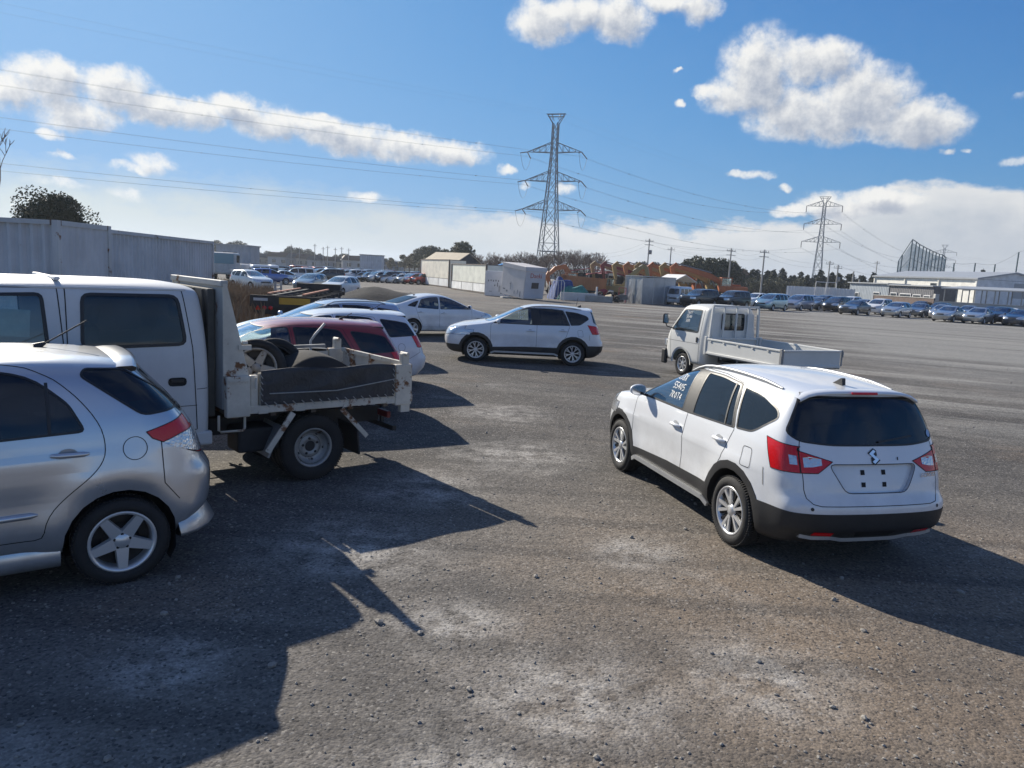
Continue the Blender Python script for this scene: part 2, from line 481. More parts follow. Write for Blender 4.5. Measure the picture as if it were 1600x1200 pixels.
# ------------------------------------------------------------------ car bodies: a lattice cage, smoothed, then cut into its parts
def lattice(fx, fz, rx, rz, st, fw, rw, zlow, frs=(-1, -.5, .5, 1), low=(.90, .975), bulge=(.10, .08), size=None, level=3, shoulder=.96, sculpt=None):
    """fx/fz, rx/rz: front and rear end outline, bottom to top (6 rows); st: stations
    (x belt, x top, z belt, z top, half width body, half width rail, half width top, crown, centre shift);
    fw, rw: half widths of the six end rows"""
    rows = 6
    X, Z, Wd, CR, CB = [], [], [], [], []
    X.append(fx); Z.append(fz); Wd.append(fw); CR.append(.01); CB.append(bulge[0])
    for (xb, xt, zb, zt, wb, wr, wt, crown, cs) in st:
        xr = xb + (xt - xb) * .72
        zr = zb + (zt - zb) * .80
        X.append([xb, xb, xb, xb, xr, xt])
        Z.append([zlow[0], zlow[1], zlow[2], zb, zr, zt])
        Wd.append([wb * low[0], wb * low[1], wb, wb * shoulder, wr, wt])
        CR.append(crown); CB.append(cs)
    X.append(rx); Z.append(rz); Wd.append(rw); CR.append(.01); CB.append(-bulge[1])
    N, J = len(X), len(frs)
    bm = bmesh.new()
    V = {}
    for i in range(N):
        for j, f in enumerate(frs):
            for k in range(rows):
                if 0 < i < N - 1 and 0 < j < J - 1 and 0 < k < rows - 1: continue
                x = X[i][k]
                if i in (0, N - 1): x += CB[i] * (1 - f * f)
                elif k == rows - 1: x += CB[i] * (1 - f * f)
                z = Z[i][k] + (CR[i] * (1 - f * f) if k == rows - 1 else 0)
                V[i, j, k] = bm.verts.new((x, Wd[i][k] * f, z))
    def q(*ks): bm.faces.new([V[k] for k in ks])
    for i in range(N - 1):
        for k in range(rows - 1):
            q((i, 0, k), (i, 0, k + 1), (i + 1, 0, k + 1), (i + 1, 0, k))
            q((i, J - 1, k), (i + 1, J - 1, k), (i + 1, J - 1, k + 1), (i, J - 1, k + 1))
        for j in range(J - 1):
            q((i, j, 0), (i + 1, j, 0), (i + 1, j + 1, 0), (i, j + 1, 0))
            q((i, j, rows - 1), (i, j + 1, rows - 1), (i + 1, j + 1, rows - 1), (i + 1, j, rows - 1))
    for k in range(rows - 1):
        for j in range(J - 1):
            q((0, j, k), (0, j + 1, k), (0, j + 1, k + 1), (0, j, k + 1))
            q((N - 1, j, k), (N - 1, j, k + 1), (N - 1, j + 1, k + 1), (N - 1, j + 1, k))
    bmesh.ops.recalc_face_normals(bm, faces=bm.faces[:])
    me = bpy.data.meshes.new('cage'); bm.to_mesh(me); bm.free()
    o = bpy.data.objects.new('cage', me); COL.objects.link(o)
    md = o.modifiers.new('s', 'SUBSURF'); md.levels = level; md.render_levels = level
    dg = bpy.context.evaluated_depsgraph_get(); dg.update()
    bm = bmesh.new(); bm.from_mesh(o.evaluated_get(dg).to_mesh())
    bpy.data.objects.remove(o); bpy.data.meshes.remove(me)
    if size:
        x0, x1, hw, z0, z1 = size
        ax, bx = min(v.co.x for v in bm.verts), max(v.co.x for v in bm.verts)
        ay = max(v.co.y for v in bm.verts)
        az, bz = min(v.co.z for v in bm.verts), max(v.co.z for v in bm.verts)
        for v in bm.verts:
            v.co = Vector((x0 + (v.co.x - ax) / (bx - ax) * (x1 - x0), v.co.y * hw / ay, z0 + (v.co.z - az) / (bz - az) * (z1 - z0)))
    if sculpt:
        for v in bm.verts: v.co = sculpt(v.co.copy())
    bm.normal_update()
    return bm

def slabs(poly):
    """an outline that any level line crosses once on each side, as level convex slices"""
    zs = sorted({round(p[1], 5) for p in poly})
    zs = [z for i, z in enumerate(zs) if i == 0 or z - zs[i - 1] > 1e-3]
    def span(z):
        xs = []
        for i in range(len(poly)):
            (x0, z0), (x1, z1) = poly[i - 1], poly[i]
            if abs(z1 - z0) < 1e-9: continue
            t = (z - z0) / (z1 - z0)
            if -1e-6 <= t <= 1 + 1e-6: xs.append(x0 + (x1 - x0) * t)
        return min(xs), max(xs)
    out = []
    for a, b in zip(zs, zs[1:]):
        e = (b - a) * .001
        l0, r0 = span(a + e); l1, r1 = span(b - e)
        out.append([(l0, a), (r0, a), (r1, b), (l1, b)])
    return out

AX = {'side': (0, 2), 'end': (1, 2), 'top': (0, 1)}
class Cutter:
    """cuts outlines into a smooth shell and hands each region out as a mesh of its own"""
    def __init__(s, bm):
        s.bm = bm
        s.lay = bm.faces.layers.int.new('region')
        s.names = ['body']
        s.src = bm.copy()
    def cut(s, name, poly, view, cond, within=('body',)):
        bm, a, b = s.bm, *AX[view]
        if name not in s.names: s.names.append(name)
        idx = s.names.index(name)
        ok = {s.names.index(w) for w in within if w in s.names}
        area = sum(poly[i - 1][0] * poly[i][1] - poly[i][0] * poly[i - 1][1] for i in range(len(poly)))
        if area < 0: poly = poly[::-1]
        lo = [min(p[k] for p in poly) for k in (0, 1)]; hi = [max(p[k] for p in poly) for k in (0, 1)]
        cur = []
        for f in bm.faces:
            if f[s.lay] not in ok: continue
            c0 = f.verts[0].co
            if c0[a] < lo[0] - .3 or c0[a] > hi[0] + .3 or c0[b] < lo[1] - .3 or c0[b] > hi[1] + .3: continue
            ca = [v.co[a] for v in f.verts]; cb = [v.co[b] for v in f.verts]
            if max(ca) < lo[0] or min(ca) > hi[0] or max(cb) < lo[1] or min(cb) > hi[1]: continue
            if cond(f.calc_center_median(), f.normal): cur.append(f)
        for i in range(len(poly)):
            if not cur: return
            p, q = poly[i - 1], poly[i]
            nn = Vector((0, 0, 0)); nn[a], nn[b] = (q[1] - p[1]), -(q[0] - p[0])
            if nn.length < 1e-7: continue
            nn.normalize()
            co = Vector((0, 0, 0)); co[a], co[b] = p
            es = {e for f in cur for e in f.edges}; vs = {v for f in cur for v in f.verts}
            r = bmesh.ops.bisect_plane(bm, geom=list(cur) + list(es) + list(vs), dist=1e-5, plane_co=co, plane_no=nn)
            cur = [f for f in r['geom'] if isinstance(f, bmesh.types.BMFace) and (f.calc_center_median() - co).dot(nn) < 0]
        for f in cur: f[s.lay] = idx
    def side(s, name, poly, nmin=.2, within=('body',), ymin=0.0):
        for sg in (1, -1):
            s.cut(name + ('|L' if sg > 0 else '|R'), poly, 'side', lambda c, n, sg=sg: n.y * sg > nmin and c.y * sg > ymin, tuple(w if w == 'body' else w + ('|L' if sg > 0 else '|R') for w in within))
    def end(s, name, poly, front, within=('body',), nmin=.12, xlim=None, mirror=False):
        g = 1 if front else -1
        for sg in ((1, -1) if mirror else (1,)):
            pl = [(p[0] * sg, p[1]) for p in poly]
            nm = name + ('|L' if sg > 0 else '|R') if mirror else name
            s.cut(nm, pl, 'end', lambda c, n: n.x * g > nmin and (xlim is None or xlim[0] < c.x < xlim[1]), within)
    def hit(s, org, d):
        if not hasattr(s, 'bvh'):
            from mathutils.bvhtree import BVHTree
            s.bvh = BVHTree.FromBMesh(s.src)
        return s.bvh.ray_cast(Vector(org), Vector(d))[:2]
    def finish(s):
        s.bm.normal_update()
        s.out = {}
        for idx, nm in enumerate(s.names):
            fs = [f for f in s.bm.faces if f[s.lay] == idx]
            if not fs: continue
            vm, vs, ns = {}, [], []
            for f in fs:
                for v in f.verts:
                    if v not in vm:
                        vm[v] = len(vs); vs.append(v.co.copy()); ns.append(v.normal.copy())
            s.out[nm] = (vs, [[vm[v] for v in f.verts] for f in fs], ns)
        return s.out
    def mesh(s, region, mt, push=0.0, thick=0.0):
        vs, fs, ns = s.out[region]
        me = bpy.data.meshes.new(region.split('|')[0])
        me.from_pydata([tuple(v + n * push) for v, n in zip(vs, ns)], [], fs)
        me.materials.append(mt)
        me.polygons.foreach_set('use_smooth', [True] * len(fs))
        me.normals_split_custom_set_from_vertices([tuple(n) for n in ns])
        me.update()
        return me
    def seams(s, mb, regions, width, push=.002, skip=lambda c: False):
        """narrow strip along the borders of regions"""
        ids = {s.names.index(r) for r in regions if r in s.names}
        adj = {}
        for e in s.bm.edges:
            lf = [f[s.lay] for f in e.link_faces]
            if len(lf) == 2 and lf[0] != lf[1] and (lf[0] in ids or lf[1] in ids):
                if skip((e.verts[0].co + e.verts[1].co) / 2): continue
                for u, w in ((0, 1), (1, 0)): adj.setdefault(e.verts[u], []).append(e.verts[w])
        cache = {}
        def off(v):
            if v not in cache:
                t = Vector((0, 0, 0))
                for w in adj[v]:
                    d = (w.co - v.co).normalized()
                    t += d if t.dot(d) >= 0 else -d
                t.normalize()
                p = v.normal.cross(t).normalized() * width / 2
                b = v.co + v.normal * push
                cache[v] = (b + p, b - p)
            return cache[v]
        done = set()
        for v, ws in adj.items():
            for w in ws:
                if (w, v) in done: continue
                done.add((v, w))
                a, b = off(v), off(w)
                if (a[0] - b[0]).length + (a[1] - b[1]).length > (a[0] - b[1]).length + (a[1] - b[0]).length: b = (b[1], b[0])
                mb.quad(a[0], b[0], b[1], a[1])
        return mb
    def walls(s, mb, region, depth):
        """side walls of a panel set back along its normals"""
        ids = {s.names.index(region)} if region in s.names else set()
        for e in s.bm.edges:
            lf = [f[s.lay] for f in e.link_faces]
            if len(lf) == 2 and lf[0] != lf[1] and (lf[0] in ids or lf[1] in ids):
                a, b = e.verts
                mb.quad(a.co, b.co, b.co - b.normal * depth * .9, a.co - a.normal * depth * .9)
        return mb
    def strip(s, mb, pts, view, width, push=.003, sg=1, step=.03):
        """ribbon laid along a polyline on the shell"""
        a, b = AX[view]
        line = []
        for i in range(len(pts) - 1):
            p, q = Vector(pts[i]), Vector(pts[i + 1])
            n = max(1, int((q - p).length / step))
            line += [p + (q - p) * k / n for k in range(n)]
        line.append(Vector(pts[-1]))
        pos = []
        for p in line:
            if view == 'side': o, d = (p[0], 3 * sg, p[1]), (0, -sg, 0)
            elif view == 'end': o, d = (6 * sg, p[0], p[1]), (-sg, 0, 0)
            else: o, d = (p[0], p[1], 5), (0, 0, -1)
            h, n = s.hit(o, d)
            if h: pos.append((h + n * push, n))
        for i in range(len(pos) - 1):
            d = (pos[i + 1][0] - pos[i][0]).normalized()
            x0 = pos[i][1].cross(d).normalized() * width / 2
            x1 = pos[i + 1][1].cross(d).normalized() * width / 2
            mb.quad(pos[i][0] + x0, pos[i + 1][0] + x1, pos[i + 1][0] - x1, pos[i][0] - x0)
        return mb

# ------------------------------------------------------------------ wheels
def tyre_mesh(r, rim, w, n=40, tread=True):
    mb = MB(); mb.smooth = True
    h = w / 2
    prof = [(rim, -h * .78), (rim + .012, -h * .95), (rim + (r - rim) * .5, -h * 1.03), (r - .025, -h * .92), (r - .008, -h * .80), (r, -h * .55), (r, -h * .2), (r, h * .2), (r, h * .55),
            (r - .008, h * .80), (r - .025, h * .92), (rim + (r - rim) * .5, h * 1.03), (rim + .012, h * .95), (rim, h * .78)]
    mb.lathe(prof, n)
    if tread:
        for i in range(n * 2):
            a = 2 * PI * i / (n * 2)
            for sgn in (-1, 1):
                c = Vector((math.cos(a) * (r - .001), sgn * h * .52, math.sin(a) * (r - .001)))
                mb.M = Matrix.Translation(c) @ Matrix.Rotation(-a, 4, 'Y')
                mb.box((0, 0, 0), (.009, h * .66, r * 2 * PI / n * .33), rx=.25 * sgn)
                mb.M = None
        for y in (-h * .09, h * .09):
            mb.lathe([(r - .002, y - .004), (r + .0005, y - .004), (r + .0005, y + .004), (r - .002, y + .004)], n)
    return mb.mesh('tyre', RUBBER)
def rim_mesh(style, rim, w, n=32):
    """outer face towards +y"""
    mb = MB(); mb.smooth = True
    f = w / 2
    mb.cur = 0
    mb.lathe([(rim + .004, f * .80), (rim + .006, f * .90), (rim - .004, f * .93), (rim - .018, f * .86), (rim - .026, f * .4), (rim - .03, -f * .8)], n)
    mb.cur = 1
    mb.lathe([(rim - .028, -f * .1), (.0, -f * .1)], n)
    def spoke(a, w0, w1, r0, r1, y0, y1, d=.03, twist=0.0, mi=0):
        mb.cur = mi
        pts = []
        for rr, ww, yy, t in ((r0, w0, y0, 0), (r1, w1, y1, twist)):
            ca, sa = math.cos(a + t), math.sin(a + t)
            for sg in (-1, 1):
                for q, yo in ((1.0, -d), (.85, 0)):
                    pts.append((rr * ca - sg * ww / 2 * q * sa, yy + yo, rr * sa + sg * ww / 2 * q * ca))
        # order per end: (-,low) (-,top) (+,low) (+,top)
        mb.add(pts, [(1, 5, 7, 3), (0, 4, 5, 1), (2, 3, 7, 6), (0, 2, 6, 4), (4, 6, 7, 5)], False)
    if style == 'five':
        for i in range(5):
            spoke(-PI / 2 + i * 2 * PI / 5, .105, .066, .03, rim - .012, f * .72, f * .86, .035)
        mb.cur = 0; mb.lathe([(.0, f * .80), (.028, f * .80), (.034, f * .76), (.07, f * .72), (.085, f * .3)], 20)
        mb.cur = 1
        for i in range(5):
            a = -PI / 2 + (i + .5) * 2 * PI / 5
            mb.lathe([(.0, f * .745), (.011, f * .745), (.011, f * .6)], 8, c=(.052 * math.cos(a), 0, .052 * math.sin(a)))
    elif style == 'turbine':
        for i in range(5):
            b = i * 2 * PI / 5 + .25
            spoke(b - .12, .024, .040, .05, rim - .008, f * .74, f * .86, .022, -.20)
            spoke(b + .12, .024, .040, .05, rim - .008, f * .74, f * .86, .022, .04)
            spoke(b + .30, .03, .03, .05, rim - .012, f * .60, f * .70, .02, .22, 1)
            spoke(b - .34, .03, .03, .05, rim - .012, f * .60, f * .70, .02, -.1, 1)
        mb.cur = 0; mb.lathe([(.0, f * .80), (.026, f * .80), (.032, f * .75), (.06, f * .72), (.065, f * .3)], 20)
    elif style == 'multi':
        for i in range(8):
            b = i * 2 * PI / 8
            spoke(b, .026, .03, .045, rim * .55, f * .72, f * .80, .02)
            spoke(b, .03, .022, rim * .5, rim - .01, f * .78, f * .86, .02, .17)
            spoke(b, .03, .022, rim * .5, rim - .01, f * .78, f * .86, .02, -.17)
        mb.cur = 0; mb.lathe([(.0, f * .78), (.03, f * .78), (.05, f * .72), (.055, f * .3)], 16)
    elif style == 'truck':
        mb.cur = 0
        mb.lathe([(rim - .03, f * .55), (rim - .055, f * .1), (.125, -f * .12), (.115, f * .06), (.06, f * .06), (.055, -f * .1), (.0, -f * .1)], 28)
        mb.cur = 1
        for i in range(5):
            a = i * 2 * PI / 5 + .2
            mb.lathe([(0, f * .16), (.014, f * .16), (.016, f * .05)], 6, c=(.088 * math.cos(a), 0, .088 * math.sin(a)))
            a += .6
            rr = .155
            mb.lathe([(0, .0), (.017, .0)], 8, c=(rr * math.cos(a), f * .09, rr * math.sin(a)))
        mb.lathe([(0, f * .065), (.05, f * .065)], 16)
    else:
        for i in range(7):
            b = i * 2 * PI / 7
            spoke(b, .05, .03, .04, rim - .012, f * .66, f * .84, .02)
        mb.cur = 0; mb.lathe([(.0, f * .74), (.04, f * .74), (.06, f * .6)], 12)
    return mb
WHEELS = {}
def add_wheel(parent, x, y, z, r, rim, w, style, mats, side, steer=0.0, n=40, tread=True):
    key = (r, rim, w, style, mats[0].name, n, tread)
    if key not in WHEELS:
        hub = MB(); hub.smooth = True
        hub.lathe([(0, .0), (rim * .55, .0), (rim * .55, -.03), (.03, -.05), (0, -.05)], 20)
        WHEELS[key] = (hub.mesh('wheel', ALLOY_D), tyre_mesh(r, rim, w, n, tread), rim_mesh(style, rim, w, n).mesh('rim', mats))
    a, b, c = WHEELS[key]
    o = link('wheel', a, parent, (x, y, z))
    o.rotation_euler = (0, 0 if style == 'five' else (x * 1.7) % 1.2, (0 if side > 0 else PI) + steer)
    o.rotation_mode = 'ZYX' if False else 'XYZ'
    link('tyre', b, o); link('rim', c, o)
    return o

def seat(mb, x, y, w=.5):
    mb.box((x, y, .62), (.5, w, .16), bev=.05)
    mb.box((x - .30, y, .92), (.14, w, .56), ry=R(-14), bev=.05)
    mb.box((x - .40, y, 1.27), (.09, w * .5, .17), ry=R(-10), bev=.03)

# ------------------------------------------------------------------ car models (x forward, y left, origin on the ground between the axles)
MODELS = {}
def arch_poly(x, z, r, n=18):
    return [(x + r * math.cos(2 * PI * i / n), z + r * math.sin(2 * PI * i / n)) for i in range(n)]

def ss(a, b, x):
    t = max(0.0, min(1.0, (x - a) / (b - a))); return t * t * (3 - 2 * t)
def bump1(x, c, w): return math.exp(-((x - c) / w) ** 2)
def sculpt_for(wf, wr, arch, rear, plate=True, ledge=.055, zl=(.60, .70), zs=.80, flare=.02):
    def f(c):
        sg = 1 if c.y > 0 else -1
        ay = abs(c.y)
        side = ss(.60, .78, ay)
        # swollen wheel arches
        for ax in (wf, wr):
            d = math.hypot(c.x - ax, (c.z - .33))
            c.y += sg * flare * side * bump1(d, arch + .03, .12)
        # crease under the handles and a hollow below it
        inx = ss(rear + .1, rear + .7, c.x) * (1 - ss(1.2, 1.8, c.x))
        c.y -= sg * .016 * side * inx * bump1(c.z, .60, .13)
        c.y += sg * .008 * side * inx * bump1(c.z, zs + .02 * -c.x, .03)
        # bumper shelf standing out below the tailgate, hollow above it
        bk = 1 - ss(rear + .12, rear + .34, c.x)
        c.x -= ledge * bk * (1 - ss(zl[0], zl[1], c.z)) * ss(.30, .42, c.z)
        c.y += sg * .012 * bk * (1 - ss(zl[0], zl[1], c.z)) * side
        if plate and c.x < rear + .3:
            hw = .40 - .10 * ss(.92, .70, c.z)
            q = (1 - ss(hw - .05, hw, ay)) * ss(zl[1] + .03, zl[1] + .07, c.z) * (1 - ss(.925, .94, c.z))
            c.x += .06 * q
        # bonnet swage
        hd = ss(.95, 1.2, c.x) * (1 - ss(1.7, 1.95, c.x)) * ss(.85, .95, c.z)
        c.z += .012 * hd * bump1(ay, .46, .07)
        return c
    return f

MODELS['crossover'] = dict(
    lat=dict(fx=[2.00, 2.10, 2.17, 2.10, 2.03, 1.96], fz=[.22, .34, .60, .78, .86, .90], rx=[-2.02, -2.11, -2.14, -1.99, -1.86, -1.78], rz=[.26, .38, .72, 1.06, 1.40, 1.515],
             fw=[.66, .70, .72, .70, .64, .58], rw=[.70, .74, .77, .75, .64, .58],
             st=[(1.72, 1.70, .90, .98, .85, .78, .66, .03, .06), (1.30, 1.30, .96, 1.03, .885, .80, .68, .03, 0), (.98, .84, 1.0, 1.10, .885, .80, .70, .02, .14),
                 (.58, .38, 1.02, 1.34, .885, .72, .60, .03, .10), (.22, -.03, 1.03, 1.52, .885, .685, .55, .035, .08), (-.40, -.42, 1.045, 1.575, .885, .675, .54, .035, 0),
                 (-1.0, -1.0, 1.06, 1.57, .885, .67, .54, .03, 0), (-1.5, -1.45, 1.08, 1.545, .88, .66, .53, .02, 0), (-1.86, -1.70, 1.08, 1.525, .85, .65, .53, .02, -.03)],
             zlow=(.20, .33, .66), size=(-2.13, 2.17, .885, .20, 1.585), bulge=(.13, .10), shoulder=.955, sculpt=sculpt_for(1.30, -1.30, .385, -2.13, plate=False)),
    axle=(1.30, -1.30), track=.775, wheel=(.322, .222, .205, 'turbine'), arch=.385, lowr=.0,
    windows=[('front_window', [(.84, 1.06), (.22, 1.39), (-.05, 1.465), (-.13, 1.472), (-.18, 1.06)], [.02, .1, .1, .03, .03], GLASS),
             ('rear_window_pane', [(-.40, 1.06), (-.34, 1.475), (-.62, 1.475), (-.98, 1.445), (-1.15, 1.078)], [.03, .03, .1, .03, .03], GLASS_D),
             ('quarter_window', [(-1.22, 1.085), (-1.06, 1.44), (-1.36, 1.415), (-1.64, 1.335), (-1.70, 1.27), (-1.46, 1.10)], [.02, .02, .08, .04, .04, .06], GLASS_D)],
    dlo=[[(.86, 1.05), (.22, 1.405), (-.05, 1.485), (-.62, 1.49), (-1.0, 1.46), (-1.20, 1.075), (-.30, 1.048)]],
    doors=[('door', [(.92, .40), (.92, 1.0), (.86, 1.06), (.22, 1.42), (-.02, 1.50), (-.23, 1.505), (-.31, 1.04), (-.31, .40)]),
           ('door', [(-.31, .40), (-.31, 1.04), (-.23, 1.505), (-.62, 1.505), (-1.02, 1.465), (-1.19, 1.06), (-1.10, .78), (-.93, .52), (-.93, .40)])],
    screen=[(-.66, 1.085), (.66, 1.085), (.53, 1.475), (-.53, 1.475)], screen_x=(-.1, 1.15),
    tail=[(-.735, 1.175), (-.66, 1.12), (-.40, 1.095), (.40, 1.095), (.66, 1.12), (.735, 1.175), (.66, 1.33), (.575, 1.475), (-.575, 1.475), (-.66, 1.33)], tail_r=[.04, .06, .1, .1, .06, .04, .1, .03, .03, .1],
    gate=[(-.66, .62), (.66, .62), (.67, 1.06), (.56, 1.50), (-.56, 1.50), (-.67, 1.06)],
    tl_x=-1.915, tl_side=[(-1.66, 1.11), (-1.80, .868), (-1.93, .865), (-1.93, 1.075)], tl_end=[(.40, .965), (.54, .872), (.95, .862), (.95, 1.10), (.74, 1.06)],
    hl_side=[(2.2, .70), (2.2, .80), (1.92, .90), (1.56, .95), (1.62, .83), (1.80, .74)], hl_end=[(.50, .68), (.95, .72), (.95, .86), (.62, .84), (.44, .76)],
    handles=[(-.13, .885), (-1.0, .93)], fuel=(-1.47, .88, .14, .17), mirror=(.70, 1.07), clad=True, belt=.6, plate=[(-.44, .945), (-.30, .715), (.30, .715), (.44, .945)])

MODELS['hatch'] = dict(     # the rounder hatchback with the flared sill
    lat=dict(fx=[1.98, 2.06, 2.10, 2.02, 1.95, 1.88], fz=[.22, .34, .60, .80, .90, .94], rx=[-1.97, -2.02, -2.05, -1.97, -1.66, -1.50], rz=[.26, .38, .70, 1.06, 1.40, 1.55],
             fw=[.64, .68, .71, .69, .64, .58], rw=[.66, .70, .73, .70, .60, .56],
             st=[(1.66, 1.64, .92, .99, .84, .78, .66, .03, .06), (1.25, 1.25, .97, 1.05, .875, .80, .68, .03, 0), (1.0, .92, 1.0, 1.12, .875, .79, .70, .02, .14),
                 (.62, .46, 1.015, 1.36, .875, .72, .60, .03, .10), (.25, .05, 1.03, 1.54, .875, .68, .55, .035, .08), (-.35, -.38, 1.05, 1.60, .875, .67, .54, .035, 0),
                 (-.95, -.95, 1.075, 1.60, .875, .66, .54, .03, 0), (-1.40, -1.26, 1.10, 1.585, .87, .65, .53, .02, 0), (-1.78, -1.42, 1.10, 1.57, .84, .63, .53, .02, -.03)],
             zlow=(.20, .33, .66), size=(-2.05, 2.09, .8775, .19, 1.585), bulge=(.12, .14), shoulder=.955, sculpt=sculpt_for(1.25, -1.35, .375, -2.05, zl=(.66, .80), ledge=.05, zs=.86, flare=.03)),
    axle=(1.25, -1.35), track=.775, wheel=(.318, .222, .205, 'five'), arch=.375, lowr=.0,
    windows=[('front_window', [(.98, 1.07), (.35, 1.40), (.05, 1.48), (-.18, 1.485), (-.24, 1.045)], [.02, .1, .1, .03, .03], GLASS_D),
             ('rear_window_pane', [(-.32, 1.04), (-.27, 1.49), (-.62, 1.49), (-.85, 1.44), (-1.05, 1.26), (-1.14, 1.075)], [.03, .03, .12, .12, .05, .04], GLASS_D),
             ('quarter_window', [(-1.52, 1.155), (-1.14, 1.44), (-1.17, 1.485), (-1.42, 1.475), (-1.60, 1.36), (-1.86, 1.18)], [.05, .05, .04, .03, .05, .03], GLASS_D)],
    doors=[('door', [(.98, .36), (.98, 1.05), (.35, 1.43), (.05, 1.515), (-.22, 1.52), (-.28, 1.04), (-.28, .36)]),
           ('door', [(-.28, .36), (-.28, 1.04), (-.22, 1.52), (-.64, 1.53), (-.82, 1.505), (-.98, 1.425), (-1.10, 1.31), (-1.19, 1.19), (-1.245, 1.08), (-1.26, .98), (-1.255, .90), (-1.22, .83), (-1.16, .765), (-1.02, .65), (-.93, .56), (-.88, .47), (-.865, .36)])],
    screen=[(-.66, 1.10), (.66, 1.10), (.53, 1.49), (-.53, 1.49)], screen_x=(.0, 1.2),
    tail=[(-.60, 1.13), (.60, 1.13), (.52, 1.45), (-.52, 1.45)], tail_r=.07,
    gate=[(-.62, .62), (.62, .62), (.64, 1.06), (.53, 1.52), (-.53, 1.52), (-.64, 1.06)],
    tl_side=[(-1.53, 1.035), (-1.57, .985), (-1.93, .815), (-1.98, .80), (-1.98, 1.155), (-1.90, 1.135)], tl_end=[(.52, .83), (.95, .80), (.95, 1.15), (.60, 1.14)],
    hl_side=[(2.2, .74), (2.2, .84), (1.90, .93), (1.52, .98), (1.60, .84), (1.80, .76)], hl_end=[(.48, .72), (.95, .76), (.95, .90), (.62, .88), (.44, .80)],
    handles=[(-.12, .91), (-1.03, .925)], fuel=(-1.45, .93, .0, .08), tl_x=-1.93, lens_side=[(-1.64, .95), (-1.78, .995), (-1.97, 1.02), (-1.97, .815), (-1.93, .825), (-1.72, .905)], door_r=.05, mirror=(.82, 1.10), skirt=True, spoiler=True, belt=.6)

def raise_model(S, dz):
    def zp(l): return [(a, b + dz) for a, b in l]
    L_ = S['lat']
    L_['fz'] = [z + dz for z in L_['fz']]; L_['rz'] = [z + dz for z in L_['rz']]
    L_['st'] = [(a, b, c + dz, d + dz, e, f, g_, h_, i_) for a, b, c, d, e, f, g_, h_, i_ in L_['st']]
    L_['zlow'] = tuple(z + dz for z in L_['zlow'])
    q = L_['size']; L_['size'] = (q[0], q[1], q[2], q[3] + dz, q[4] + dz)
    f0 = L_['sculpt']
    def f1(c):
        c.z -= dz; c = f0(c); c.z += dz; return c
    L_['sculpt'] = f1
    S['windows'] = [(n, zp(p), r, g_) for n, p, r, g_ in S['windows']]
    S['doors'] = [(n, zp(p)) for n, p in S['doors']]
    for k in ('screen', 'tail', 'gate', 'tl_side', 'tl_end', 'hl_side', 'hl_end', 'handles', 'lens_side'): S[k] = zp(S[k])
    if S['fuel']: S['fuel'] = (S['fuel'][0], S['fuel'][1] + dz) + tuple(S['fuel'][2:])
    S['mirror'] = (S['mirror'][0], S['mirror'][1] + dz); S['belt'] += dz
raise_model(MODELS['hatch'], .065)

